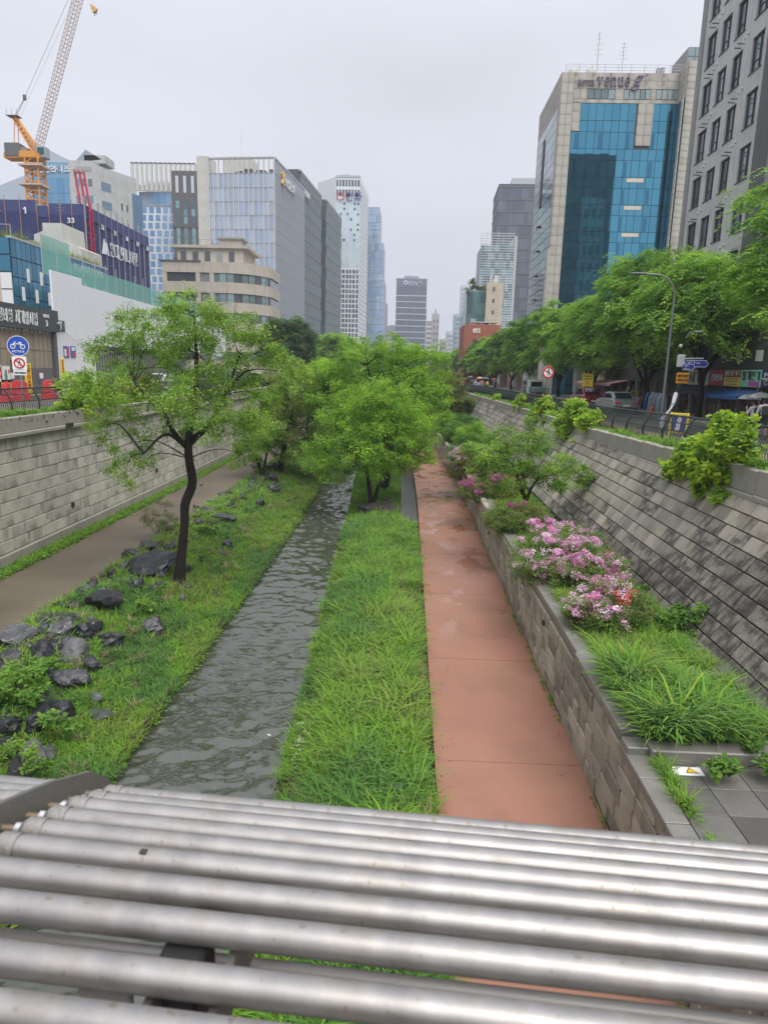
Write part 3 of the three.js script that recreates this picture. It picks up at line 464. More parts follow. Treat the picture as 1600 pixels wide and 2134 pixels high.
{ // tree on the rocky bank
  const b = atY(372, 1208, 0.0), z = b.z, tp = (px, py, dz, r) => { const p = atZ(px, py, z + dz); return [p.x, p.y, p.z, r]; };
  seed(51);
  const bl = [[405, 650, 45], [340, 700, 48], [470, 690, 52], [268, 672, 32], [250, 740, 45], [330, 765, 55], [420, 745, 58], [525, 740, 48], [185, 812, 32], [240, 820, 48], [320, 840, 52], [400, 850, 58], [480, 820, 58], [560, 800, 45], [225, 885, 32], [275, 922, 33], [262, 985, 28], [292, 962, 25], [415, 915, 34], [468, 900, 38], [540, 880, 36], [595, 775, 32], [158, 800, 24], [505, 945, 26], [385, 700, 35], [300, 660, 24], [440, 660, 26], [355, 640, 22]].map(([x, y, r]) => pb(x, y, r * 1.12, z, rr(-2.0, 1.8)));
  tree('bank_tree', 'slender leafy tree with a dark bent trunk rising from the black rocks', { base: [b.x, 0, b.z], sd: 52, trunks: [[[b.x, -0.2, b.z, 0.24], tp(379, 1150, 0, 0.17), tp(385, 1090, 0, 0.145), tp(386, 1050, 0, 0.16), tp(401, 1008, -0.1, 0.155), tp(394, 955, 0, 0.13), tp(393, 915, 0, 0.11), tp(405, 850, -0.2, 0.1), tp(410, 760, 0.2, 0.06), tp(405, 660, 0, 0.03)], [tp(393, 935, 0, 0.1), tp(365, 905, 0.3, 0.08), tp(335, 850, 0.5, 0.06), tp(280, 800, 0.5, 0.04)], [tp(396, 925, 0, 0.1), tp(440, 880, -0.6, 0.08), tp(470, 820, -0.8, 0.06), tp(500, 740, -0.8, 0.04)], [tp(392, 935, 0, 0.07), tp(345, 905, 0.9, 0.05), tp(300, 945, 1.2, 0.03)]], blobs: bl, geos: LG.small, cols: GREEN.fresh, den: 50, r0: 0.045, twigs: 0.6, opt: { clump: 0.27, cl: 9, scale: 1.15, spread: 1.28, shoots: 14 } });
}
{ // further trees of the stream
  const mk = (name, label, bx, by, byY, list, zr, cols, den, geos, sd, stems, o = {}) => {
    const b = atY(bx, by, byY), z = b.z; seed(sd); const bl = list.map(([x, y, r]) => pb(x, y, r * 1.0, z, rr(-zr, zr * 0.7)));
    const tp = (px, py, r, dz = 0) => { const p = atZ(px, py, z + dz); return [p.x, p.y, p.z, r]; };
    return tree(name, label, { base: [b.x, byY, b.z], sd: sd + 1, trunks: stems.map(s => s.map((q, i) => i === 0 && q.length === 2 ? [b.x, byY - 0.2, b.z, q[1]] : tp(...q))), blobs: bl, geos, cols, den, ...o });
  };
  mk('stream_tree', 'bright yellow-green tree with two dark stems on the island rock', 775, 1057, -0.1, [[700, 960, 48], [678, 930, 34], [740, 940, 52], [790, 930, 56], [842, 930, 48], [872, 950, 32], [760, 880, 56], [820, 870, 56], [868, 890, 42], [700, 890, 42], [700, 985, 20], [852, 972, 22], [800, 840, 50], [740, 845, 40], [880, 920, 26]], 2.2, GREEN.willow, 44, LG.small, 61, [[['b', 0.17], [768, 1010, 0.12], [765, 985, 0.1], [745, 955, 0.08], [720, 930, 0.05]], [['b', 0.15], [786, 1020, 0.1], [797, 985, 0.09], [795, 940, 0.07], [815, 880, 0.05]]], { r0: 0.06, opt: { clump: 0.27, cl: 9, scale: 1.3, spread: 1.32, shoots: 14 } });
  mk('stream_tree', 'yellow-green tree with a straight trunk behind the two-stemmed island tree', 801, 1022, -0.1, [[690, 810, 50], [750, 780, 52], [820, 780, 52], [870, 800, 52], [720, 860, 44], [780, 840, 52], [850, 855, 52], [902, 830, 34], [760, 738, 38], [828, 738, 34], [690, 768, 34], [880, 752, 38], [672, 850, 30]], 3, GREEN.willow, 34, LG.small, 63, [[['b', 0.26], [802, 980, 0.22], [802, 920, 0.17], [780, 830, 0.12], [765, 760, 0.06]], [['b', 0.2], [810, 980, 0.15], [822, 900, 0.12], [850, 820, 0.07]]], { r0: 0.08, opt: { clump: 0.27, cl: 9, scale: 1.55, spread: 1.32, shoots: 14 } });
  mk('stream_tree', 'dull green tree with a short dark trunk among rocks by the stream', 583, 990, -0.1, [[570, 880, 40], [622, 850, 44], [560, 930, 32], [612, 920, 38], [650, 880, 38], [600, 800, 40], [655, 820, 38], [548, 850, 28], [630, 780, 30], [668, 905, 26]], 3, [...GREEN.fresh, ...GREEN.olive], 32, LG.small, 65, [[['b', 0.24], [588, 950, 0.18], [600, 900, 0.12], [610, 840, 0.06]]], { r0: 0.08, opt: { clump: 0.27, cl: 9, scale: 1.55, spread: 1.32, shoots: 14 } });
  mk('stream_tree', 'thin multi-stemmed tree leaning over the rocks by the tan path', 548, 1000, 0.0, [[540, 925, 26], [520, 900, 28], [560, 895, 26], [505, 935, 20], [535, 955, 16]], 1.6, GREEN.fresh, 110, LG.small, 67, [[['b', 0.13], [540, 970, 0.1], [530, 940, 0.07]], [['b', 0.11], [552, 965, 0.08], [560, 930, 0.05]]], { r0: 0.05, opt: { clump: 0.36, cl: 13, scale: 1.5 } });
  mk('terrace_tree', 'small spreading tree with a reddish forked trunk on the azalea terrace', 1102, 1090, 1.65, [[1012, 950, 36], [1050, 925, 40], [1092, 930, 40], [1132, 960, 36], [1040, 980, 36], [1090, 985, 36], [1150, 1000, 30], [1200, 985, 20], [1180, 1012, 22], [1060, 1008, 24], [1000, 980, 24], [1224, 1000, 12], [1112, 900, 30], [1172, 968, 22], [980, 945, 18]], 1.2, [...GREEN.fresh, ...GREEN.weed], 64, LG.small, 69, [[['b', 0.13], [1095, 1045, 0.1], [1083, 1010, 0.08], [1070, 975, 0.06], [1040, 940, 0.04]], [['b', 0.08], [1098, 1040, 0.07], [1120, 1000, 0.05], [1165, 985, 0.03]]], { bark: mBarkB, r0: 0.045, opt: { clump: 0.28, cl: 9, scale: 1.1, spread: 1.2, shoots: 14 } });
  // rows of trees down the canal
  seed(70);
  const far = [[-62, 650, 880, 'fresh'], [-75, 910, 880, 'olive'], [-80, 640, 860, 'olive'], [-92, 760, 850, 'willow'], [-95, 890, 845, 'olive'], [-112, 700, 830, 'fresh'], [-125, 840, 825, 'willow'], [-140, 770, 820, 'olive'], [-160, 880, 810, 'fresh'], [-165, 720, 810, 'willow'], [-190, 800, 805, 'olive']];
  far.forEach(([z, px, py, c], i) => {
    const p = atZ(px, py, z), h = rr(7.2, 8.6), R = rr(2.6, 3.4), y0 = -0.1, bl = [];
    for (let k = 0; k < 11; k++) { const d = dirv(); bl.push([p.x + d.x * R * 0.9, h * 0.62 + d.y * 2.5 * 0.8, z + d.z * R * 0.9, R * rr(0.36, 0.55), R * rr(0.3, 0.45), R * rr(0.36, 0.55)]); }
    tree('stream_tree', ['leafy green tree far down the canal', 'brownish olive tree far down the canal', 'bright yellow-green tree far down the canal'][c === 'fresh' ? 0 : c === 'olive' ? 1 : 2], { base: [p.x, y0, z], sd: 71 + i, group: 'trees far down the canal, ' + c, trunks: [[[p.x, y0 - 0.2, z, 0.22], [p.x + 0.1, 2.2, z, 0.18], [p.x, 5.2, z, 0.08]]], blobs: bl, geos: LG.far, cols: GREEN[c], den: 13, r0: 0.08, twigs: 0.15, opt: { clump: 0.3, cl: 10, scale: 1.1, spread: 1.15, shoots: 8 } });
  });
}
// street trees: layered, drooping sprays
function streetTree(X, z, Y0, h, R, cols, sd, label, group, den = 7, sc = 1, low = 0.3) {
  seed(sd); const bl = [], n = 30;
  for (let k = 0; k < n; k++) { const t = k / n, a = k * 2.4 + rr(-.4, .4), y = Y0 + h * (low + 0.08 + (0.9 - low) * t), q = R * (0.82 * Math.sqrt(Math.max(0.03, 1 - Math.pow((t - 0.22) / 0.85, 2)))) * rr(0.45, 1); bl.push([X + Math.cos(a) * q, y, z + Math.sin(a) * q, R * rr(0.34, 0.5), R * rr(0.2, 0.28), R * rr(0.34, 0.5)]); }
  const f = Y0 + h * (low - 0.1), tr = [[[X, Y0 - 0.1, z, 0.24], [X + rr(-.15, .15), Y0 + (f - Y0) * 0.6, z + rr(-.15, .15), 0.19], [X + rr(-.2, .2), f, z, 0.17]]];
  for (let k = 0; k < 4; k++) { const a = k * 1.57 + rr(-.4, .4); tr.push([[X, f - 0.5, z, 0.12], [X + Math.cos(a) * R * 0.2, f + h * 0.15, z + Math.sin(a) * R * 0.2, 0.1], [X + Math.cos(a) * R * 0.4, f + h * 0.36, z + Math.sin(a) * R * 0.4, 0.06], [X + Math.cos(a) * R * 0.45, f + h * 0.55, z + Math.sin(a) * R * 0.45, 0.03]]); }
  return tree('street_tree', label, { base: [X, Y0, z], sd: sd + 1, group, trunks: tr, blobs: bl, geos: sc > 1.45 ? LG.far : LG.fan, cols, den, r0: 0.07, twigs: 0.35, opt: { clump: 0.4, cl: 14, orient: 'out', scale: sc > 1.45 ? sc * 0.75 : sc } });
}
const stl = 'broad street tree with drooping fresh green layers beside the shops';
streetTree(17.9, -30.5, 5.2, 11.2, 4.6, GREEN.zelk, 81, 'street tree with low drooping branches in front of the grey windowed building', null, 10, 1.2, 0.36);
streetTree(18.3, -43.5, 5.15, 9.6, 4.3, GREEN.zelk, 88, 'street tree whose crown hangs above the grey shop sign', null, 9.5, 1.3, 0.4);
streetTree(18.4, -54, 5.1, 11.3, 5.4, GREEN.zelk, 83, 'wide street tree with dark shaded crown behind the lamp post', null, 8.5, 1.4);
streetTree(17.7, -67, 5.1, 9.4, 4.1, GREEN.zelk, 84, 'street tree with layered crown beside the red and white awning', null, 9, 1.4);
streetTree(17.2, -79, 5.1, 10.2, 4.4, [...GREEN.zelk, ...GREEN.vine.slice(1, 2)], 85, 'street tree with yellowish layers in front of the hotel', null, 7.5, 1.55);
[[16.9, -95, 9.9, 4.6], [16.6, -111, 9.5, 4.4], [16.1, -128, 8.8, 4.6], [15.6, -148, 8.8, 4.6], [14.9, -172, 8.6, 4.8], [14.2, -200, 8.2, 5.2], [13.2, -235, 8.2, 6]].forEach(([x, z, h, R], i) => streetTree(x, z, 5.1, h, R, i % 2 ? GREEN.dark.concat(GREEN.zelk) : GREEN.zelk, 90 + i * 2, ['first street tree beyond the hotel corner', 'street tree beside the white pickup truck', 'street tree in front of the low shop terrace', 'street tree in front of the red brick building', 'street tree beyond the red brick building', 'street tree under the green glass block', 'last hazy street tree of the row'][i], 'street trees in the receding row', 4, 2.0));
streetTree(-19.5, -108, 5.4, 9.5, 4.6, GREEN.dark, 120, 'round dark green street tree in front of the glass towers', null, 14, 1.7, 0.25);
[[-17.5, -150, 9.5, 4.6], [-18.5, -185, 10, 5], [-16.5, -220, 10, 5]].forEach(([x, z, h, R], i) => streetTree(x, z, 5.4, h, R, [...GREEN.fresh, ...GREEN.zelk], 124 + i * 2, 'pale green street tree beyond the round dark tree', 'pale street trees beyond the dark tree', 6, 2.1, 0.22));
// ───────── bushes, vines, flowers ─────────
function bush(name, label, cat, blobs, geos, cols, den, o = {}) {
  const b = blobs[0], root = thing(name, label, cat, [b[0], o.y0 ?? b[1] - b[4], b[2]], 0, o.group);
  const ends = foliage(root, 'foliage', blobs, geos, mLeaf, cols, den, { clump: 0.3, cl: 10, spread: 1, ...o.opt });
  const tw = []; ends.forEach(([c, e], i) => { if (i % 3 === 0) { const s = o.stemFrom ? V3(...o.stemFrom) : V3(c.x, root.position.y - 0.05, c.z); tw.push(tube([s.clone().sub(root.position), s.clone().lerp(e, 0.6).add(V3(0, 0.05, 0)).sub(root.position), e.clone().sub(root.position)], 0.008, 4, 3)); } });
  const st = part('stem', mg(tw), mBarkB, root); st.userData.kind = 'stuff';
  for (const f of [...(o.flowers ?? []), ...(o.allOver ? [{ blobs: blobs.map(b => [b[0], b[1] + b[4] * 0.28, b[2], b[3] * 1.02, b[4] * 0.8, b[5] * 1.02]), cols: o.allOver, den: 60, s: 0.95 }] : [])]) { const m = foliage(root, 'blossom', f.blobs, LG.petal, mPetal, f.cols, f.den, { clump: 0.22, cl: 6, scale: f.s ?? 1, spread: 1.02 }); }
  return root;
}
{
  seed(201); const PINK = [[0.74, 0.38, 0.58], [0.78, 0.5, 0.66], [0.64, 0.26, 0.46], [0.8, 0.64, 0.72]], MAG = [[0.5, 0.08, 0.33], [0.58, 0.14, 0.42]], RED = [[0.7, 0.09, 0.08], [0.75, 0.16, 0.12]];
  const lf = [...GREEN.hedge, [0.22, 0.28, 0.05], [0.19, 0.33, 0.035], [0.24, 0.24, 0.07]];
  const mound = (x, z, r, h) => { r *= 1.36; h *= 1.04; const y = YT(z); return [[x, y + h * 0.42, z, r, h * 0.62, r], [x + r * 0.5, y + h * 0.4, z - r * 0.4, r * 0.7, h * 0.55, r * 0.7], [x - r * 0.5, y + h * 0.38, z + r * 0.4, r * 0.7, h * 0.52, r * 0.7]]; };
  const top = (x, z, r, h, k = 1) => { const y = YT(z); return [[x, y + h * 1.16, z, r * 0.75 * k, h * 0.12, r * 0.75 * k]]; };
  const P = (px, py, Y = 1.85) => { const p = atY(px, py, Y); return [p.x, p.z]; };
  { let [x, z] = P(1258, 1325); x += 0.32; bush('azalea_bush', 'azalea mound with pale pink and red blossom at the edge of the tall grass', 'azalea', mound(x - 0.02, z - 0.7, 0.72, 0.95), LG.tiny, lf, 300, { allOver: PINK, flowers: [{ blobs: [[x - 0.4, 2.6, z - 0.75, 0.4, 0.2, 0.45], [x - 0.62, 2.36, z - 0.3, 0.32, 0.3, 0.35], [x - 0.1, 2.7, z - 1.1, 0.4, 0.13, 0.35], [x - 0.2, 2.42, z + 0.1, 0.35, 0.2, 0.2]], cols: PINK, den: 560, s: 1.1 }, { blobs: [[x + 0.1, 2.66, z - 0.4, 0.24, 0.16, 0.24], [x + 0.45, 2.64, z - 0.9, 0.22, 0.12, 0.22]], cols: RED, den: 600, s: 1.1 }] }); }
  { let [x, z] = P(1212, 1228); x += 0.32; bush('azalea_bush', 'azalea mound topped with dense lilac-pink blossom', 'azalea', mound(x - 0.05, z - 0.2, 0.7, 0.9), LG.tiny, lf, 300, { allOver: PINK, flowers: [{ blobs: [[x - 0.1, 2.67, z - 0.2, 0.55, 0.16, 0.42], [x + 0.3, 2.55, z + 0.3, 0.25, 0.18, 0.25]], cols: PINK, den: 640, s: 1.1 }] }); }
  { let [x, z] = P(1146, 1195); x += 0.4; bush('azalea_bush', 'broad azalea bush with scattered fading pink blossom', 'azalea', [...mound(x, z, 0.95, 0.95), ...mound(x + 0.2, z - 1.6, 0.95, 1.0)], LG.tiny, lf, 270, { allOver: PINK, flowers: [{ blobs: [...top(x, z, 1.2, 0.95), ...top(x - 0.2, z - 1.8, 1.2, 1.0)], cols: PINK, den: 200 }, { blobs: top(x - 0.4, z - 2, 0.6, 1), cols: MAG, den: 200 }] }); }
  { const [x, z] = P(1075, 1095); bush('azalea_bush', 'dull azalea bush with few dark pink blooms beside the forked tree', 'azalea', mound(x, z, 0.85, 1.0), LG.tiny, [...lf, ...GREEN.olive], 300, { flowers: [{ blobs: top(x, z, 0.9, 0.9), cols: MAG, den: 120 }] }); }
  { const [x, z] = P(1012, 1020); bush('azalea_bush', 'magenta flowering azalea bush by the low wall cap', 'azalea', mound(x + 0.2, z, 1.0, 1.0), LG.tiny, [...lf, ...GREEN.olive], 240, { allOver: MAG, flowers: [{ blobs: [[x - 0.2, YT(z) + 0.75, z + 0.6, 0.8, 0.25, 0.5], [x + 0.5, YT(z) + 0.95, z, 0.6, 0.2, 0.5]], cols: MAG, den: 260, s: 1.2 }] }); }
  { const [x, z] = P(970, 975); bush('azalea_bush', 'tall pink flowering azalea overhanging the far wall cap', 'azalea', mound(x + 0.4, z, 1.1, 1.7), LG.tiny, [...lf, ...GREEN.olive], 200, { allOver: PINK, flowers: [{ blobs: [[x + 0.1, YT(z) + 1.3, z + 0.5, 0.8, 0.5, 0.6]], cols: [...PINK, ...MAG], den: 220, s: 1.3 }] }); }
  // clipped hedge mounds and shrubs further down the terrace
  [[4.6, -44, 1.0, 1.5], [5.6, -47, 1.2, 1.8], [4.5, -50, 1.1, 1.6], [5.4, -54, 1.3, 2.2], [4.4, -59, 1.2, 1.9], [5.6, -62, 1.4, 2.4], [4.2, -68, 1.4, 2.2], [5.3, -74, 1.6, 2.8], [3.6, -82, 1.8, 2.6], [4.8, -90, 2, 3], [3, -100, 2.2, 3], [5.9, -40, 0.9, 1.9], [6.2, -36.5, 0.8, 1.6]].forEach(([x, z, r, h], i) => { seed(220 + i); const y = YT(z), b = bend(z); bush('hedge_bush', 'rounded green hedge bush in the row down the terrace', 'bush', [[x + b, y + h * 0.45, z, r, h * 0.55, r], [x + b + 0.4, y + h * 0.6, z - 0.6, r * 0.7, h * 0.45, r * 0.8]], i < 8 ? LG.tiny : LG.weed, i % 3 ? GREEN.hedge : GREEN.willow, i < 8 ? 130 : 34, { group: 'hedge bushes down the terrace', opt: { scale: 1.5, cl: 12 } }); });
  // weeds at the foot of the sloping wall
  [[1230, 650, 0.75], [1270, 1175, 0.4], [1160, 1075, 0.5]].forEach(([px, py, r], i) => {}); 
  const fern = (px, py, r, h, label) => { const p = atY(px, py, 1.8); bush('wall_foot_shrub', label, 'shrub', [[p.x, 1.8 + h * 0.45, p.z, r, h * 0.5, r]], LG.broad, GREEN.hedge, 190, { opt: { scale: 0.75 } }); };
  fern(1418, 1315, 0.55, 0.7, 'leafy fern-like shrub at the foot of the sloping wall'); fern(1282, 1190, 0.22, 0.4, 'small round green tuft on the earth path under the sloping wall'); fern(1338, 1235, 0.2, 0.25, 'low weeds in the corner under the sloping wall'); fern(1560, 1590, 0.4, 0.3, 'broad leaved creeper on the edge of the dark paving'); fern(1508, 1610, 0.2, 0.16, 'small creeper sprig across the dark paving');
  // creepers hanging over the sloping wall
  const vine = (label, list, X = 8.35, cols = GREEN.vine) => { const bl = list.map(([px, py, r]) => { const p = atX(px, py, X), R = r * Math.hypot(p.x, p.z) / 1400; return [p.x, p.y, p.z, R * 0.75, R, R * 1.05]; }); const b = bl[0]; bush('wall_creeper', label, 'creeper', bl, LG.broad, cols, 200, { y0: YR(b[2]) - 0.05, stemFrom: [b[0] + 0.5, YR(b[2]), b[2]], opt: { clump: 0.36, scale: 1.25, cl: 9 } }); };
  seed(240);
  vine('big yellow-green creeper spilling over the railing nearest the blue awning', [[1525, 895, 32], [1540, 925, 30], [1480, 930, 34], [1440, 950, 34], [1495, 970, 40], [1420, 975, 28], [1460, 995, 32], [1510, 1010, 26], [1400, 985, 18], [1470, 1025, 14], [1550, 895, 18]], 8.25);
  vine('yellow-green creeper hanging over the coping opposite the silver car', [[1200, 860, 28], [1180, 880, 28], [1225, 870, 22], [1190, 905, 24], [1205, 925, 18], [1170, 900, 16]], 8.4);
  vine('yellow-green creeper climbing the railing below the round no-walking sign', [[1135, 845, 20], [1120, 865, 22], [1140, 870, 18], [1125, 890, 18]], 8.5);
  vine('small yellow-green creeper on the railing near the white truck', [[1083, 835, 15], [1080, 855, 14], [1092, 850, 12]], 8.5); vine('bright creeper on the railing behind the terrace hedge', [[1040, 835, 15], [1030, 855, 16], [1045, 850, 12]], 8.5);
  vine('darker creeper mass on the far end of the sloping wall', [[1000, 845, 16], [975, 835, 15], [960, 845, 14], [945, 825, 12], [985, 860, 14]], 8.3, GREEN.hedge);
  // creeper and weeds on the tall wall
  { const bl = [[150, 810, 26], [185, 815, 28], [170, 845, 26], [205, 850, 26], [225, 825, 22], [140, 835, 18], [190, 870, 18]].map(([px, py, r]) => { const p = atX(px, py, -15), R = r * 32 / 1400; return [p.x, p.y, p.z, R, R, R * 1.2]; }); bush('wall_creeper', 'yellow-green creeper over the tall wall beside the bicycle sign', 'creeper', bl, LG.broad, GREEN.vine, 130, { y0: YL, opt: { clump: 0.36, scale: 0.8 } }); }
  { const p = atY(330, 1120, 0.1); bush('reddish_shrub', 'sparse reddish-green shrub against the dark tree trunk', 'shrub', [[p.x, 0.9, p.z - 0.4, 0.75, 0.8, 0.75], [p.x + 0.4, 0.5, p.z - 0.3, 0.5, 0.5, 0.5]], LG.tiny, [[0.13, 0.13, 0.04], [0.17, 0.09, 0.05], [0.1, 0.17, 0.04], [0.13, 0.24, 0.04]], 130, { y0: 0 }); }
  [[40, 1440, 0.6, 0.7], [80, 1400, 0.5, 0.35], [335, 1195, 0.5, 0.45], [20, 1480, 0.5, 0.7], [95, 1390, 0.4, 0.4], [10, 1330, 0.4, 0.4], [300, 1260, 0.35, 0.3], [470, 1075, 0.6, 0.35], [430, 1110, 0.6, 0.4], [500, 1040, 0.7, 0.4], [120, 1500, 0.35, 0.3], [25, 1600, 0.45, 0.5]].forEach(([px, py, r, h], i) => { seed(260 + i); const p = atY(px, py, 0.25); bush('bank_shrub', 'leafy weed clump growing between the boulders', 'shrub', [[p.x, 0.1 + h * 0.45, p.z, r, h * 0.55, r]], i % 2 ? LG.weed : LG.broad, GREEN.weed, 170, { group: 'weed clumps between the boulders', opt: { scale: 0.85 } }); });
}
// ───────── grass and ground cover ─────────
function tuft(n, h, w, lean) { const P = []; for (let i = 0; i < n; i++) { const a = rr(0, 6.283), l = h * rr(0.55, 1.1), b = V3(gauss() * 0.06, 0, gauss() * 0.06), o = V3(Math.cos(a), 0, Math.sin(a)), s = V3(-o.z, 0, o.x).multiplyScalar(w), e = lean * rr(0.4, 1.3), pt = t => b.clone().addScaledVector(o, l * e * t * t).add(V3(0, l * (t - 0.35 * e * t * t * t), 0)); const A = pt(0), B = pt(0.4), C = pt(0.75), D = pt(1); const q = (u, v, su, sv) => { for (const k of [[u, -su], [u, su], [v, sv], [u, -su], [v, sv], [v, -sv]]) { const p = k[0].clone().addScaledVector(s, k[1]); P.push(p.x, p.y, p.z); } }; q(A, B, 0.8, 1); q(B, C, 1, 0.7); for (const p of [C.clone().addScaledVector(s, -0.7), C.clone().addScaledVector(s, 0.7), D]) P.push(p.x, p.y, p.z); } const g = new THREE.BufferGeometry(); g.setAttribute('position', new THREE.Float32BufferAttribute(P, 3)); g.computeVertexNormals(); return g; }
seed(300);
const GT = [tuft(12, 0.3, 0.0075, 0.8), tuft(10, 0.36, 0.009, 1.05), tuft(14, 0.22, 0.0065, 0.6)], GTall = [tuft(14, 0.56, 0.01, 0.85), tuft(12, 0.5, 0.012, 1.1)];
function cover(name, label, cat, geos, n, place, cols, sc = [0.7, 1.3], mat = mGrass) {
  const g = new THREE.Group(); g.name = numbered(name); tag(g, label, cat, null, 'stuff'); scene.add(g);
  const lists = geos.map(() => []); let tries = 0, made = 0;
  while (made < n && tries++ < n * 4) { const p = place(); if (!p) continue; made++; const k = p[3] ?? 1; lists[Math.floor(rnd() * geos.length)].push({ p: V3(p[0], p[1], p[2]), q: new THREE.Quaternion().setFromEuler(new THREE.Euler(rr(-.18, .18), rr(0, 6.283), rr(-.18, .18), 'YXZ')), s: rr(...sc) * k, c: tint(p[4] ? p[4] : cols, 0.2) }); }
  lists.forEach((l, i) => { if (l.length) { const m = copies(cat.replace(/ /g, '_') + '_clump', g, geos[i], mat, l); } });
}
const zNear = (a, b, p = 2.2) => a + (b - a) * Math.pow(rnd(), p);
const YEL = [[0.2, 0.33, 0.035], [0.23, 0.3, 0.06], [0.18, 0.33, 0.03]], BLUEG = [[0.11, 0.26, 0.04], [0.13, 0.28, 0.045], [0.1, 0.22, 0.035]];
const patch = (x, z, base) => { const n = fbm2(x * 0.7 + 20, z * 0.45, 3); return n + rr(-0.07, 0.07) > 0.58 ? YEL : n + rr(-0.07, 0.07) < 0.41 ? BLUEG : base; };
cover('bank_grass', 'lush green grass on the bank between boulders and stream', 'grass', [...GT, LG.weed[0], LG.tiny[0]], 30000, () => { const z = zNear(-7, -75, 1.7), a = shore.L(z), t = Math.pow(rnd(), 1.25), x = a + 0.12 - t * 3.3; return [x, bankL(x, z) - 0.02, z, rr(0.75, 1.2) * (0.75 + 0.7 * fbm2(x * 0.8, z * 0.6, 2)), patch(x, z, GREEN.grass)]; }, GREEN.grass, [0.5, 1.0]);
cover('bank_weeds', 'mixed weeds between the boulders and the tan path', 'weeds', [GT[0], GTall[1], ...LG.weed, LG.broad[0]], 17000, () => { const z = zNear(-10, -75, 1.6), x = -10.75 + bend(z) + rnd() * 2.6; if (fbm2(x * 1.3, z * 1.1, 2) < 0.36) return null; return [x, bankL(x, z), z, rr(0.5, 1.05), patch(x, z, GREEN.weed)]; }, GREEN.weed);
cover('island_grass', 'long lush grass on the strip between stream and red path', 'grass', [...GT, GTall[0], LG.weed[1], LG.tiny[1]], 27000, () => { const z = zNear(-4, -34, 1.5), a = shore.R(z) - 0.12, b = PL(z) - 0.04, x = a + (b - a) * Math.pow(rnd(), 0.9), n = fbm2(x * 0.9 + 7, z * 0.5 + 3, 3); if (n < 0.36 && rnd() < 0.6) return null; return [x, bankR(x, z) - 0.02, z, rr(0.7, 1.15) * (0.55 + 0.95 * n) * (x > b - 0.35 ? 0.7 : 1) * (x < a + 0.5 ? 0.62 : 1), patch(x, z, GREEN.grass)]; }, GREEN.grass);
cover('island_grass', 'thin grass round the island rocks beyond the two-stemmed tree', 'grass', GT, 5000, () => { const z = zNear(-33, -75, 1.2), a = shore.R(z), b = PL(z) - 1.0, x = a + (b - a) * rnd(); return [x, bankR(x, z), z, rr(0.7, 1.3)]; }, GREEN.weed);
cover('wall_foot_weeds', 'low green weeds along the foot of the tall wall', 'weeds', [LG.weed[0], GT[2], LG.weed[1]], 6500, () => { const z = zNear(-17, -80, 1.5), x = -14.62 + bend(z) + Math.pow(rnd(), 1.5) * 0.62; return [x, 0.06, z, rr(0.5, 1) * (0.6 + 0.8 * fbm2(z * 0.6, 3, 2))]; }, GREEN.weed);
cover('terrace_grass', 'tall feathery grass on the terrace in front of the azaleas', 'grass', [...GTall, GT[1], LG.weed[0], LG.weed[1]], 10500, () => { const z = -9.95 - Math.pow(rnd(), 0.9) * 7.2, x0 = 4.05, x1 = 6.25 - smooth(-13, -10, z) * 0.1, x = x0 + (x1 - x0) * rnd(); const n = fbm2(x * 1.4 + 2, z * 1.1, 3); if ((x > 5.45 && rnd() < 0.85) || (n < 0.4 && rnd() < 0.75)) return null; return [x, YT(z) - 0.03, z, rr(0.6, 1.2) * (0.35 + 1.3 * n) * (z > -12.2 ? 1 : 0.6), z > -11.8 ? BLUEG.concat(GREEN.grass) : patch(x, z, GREEN.grass)]; }, GREEN.grass);
cover('terrace_grass', 'bright ground cover on the terrace beyond the azaleas', 'grass', [GT[2], LG.weed[0]], 6500, () => { const z = zNear(-17, -75, 1.3), x = 4.15 + bend(z) + rnd() * (z < -30 ? 2.3 : 1.4); return [x, YT(z) - 0.02, z, rr(0.5, 0.95), rnd() < 0.5 ? GREEN.willow : null]; }, GREEN.weed);
cover('wall_foot_weeds', 'thin weeds on the earth strip under the sloping wall', 'weeds', [GT[2], LG.weed[0]], 2200, () => { const z = zNear(-10.5, -45, 1.2), x = 6.45 - Math.pow(rnd(), 2) * 0.75; if (fbm2(x * 2, z * 0.8, 2) < 0.47) return null; return [x, YT(z) - 0.02, z, rr(0.4, 0.8)]; }, GREEN.weed);
cover('verge_weeds', 'soft weeds on the verge between coping and railing', 'weeds', [GT[0], LG.weed[0], LG.tiny[0]], 5200, () => { const z = zNear(-13, -80, 1.3), n = fbm2(z * 0.5, 8, 2); return [8.62 + bend(z) + rnd() * 0.55, YR(z), z, rr(0.5, 1.2) * (0.5 + n)]; }, GREEN.weed);
cover('verge_weeds', 'soft weeds on top of the tall wall behind the coping', 'weeds', [GT[0], LG.weed[0], LG.tiny[0]], 3600, () => { const z = zNear(-19, -70, 1.4), n = fbm2(z * 0.5, 18, 2); return [-15.0 + bend(z) - rnd() * 0.55, YL, z, rr(0.6, 1.3) * (0.5 + n)]; }, GREEN.weed);
cover('joint_weeds', 'small weeds rooted along the foot and cap of the low stone wall', 'weeds', [GT[2], LG.tiny[0]], 700, () => { const z = zNear(-6, -50, 1.3); if (fbm2(z * 1.2, 2, 2) < 0.52) return null; return rnd() < 0.75 ? [3.58 + bend(z) - rnd() * 0.06, 0, z, rr(0.25, 0.55)] : [4.05 + rr(0, 0.1), YT(z) + 0.02, z, rr(0.3, 0.6)]; }, GREEN.weed);
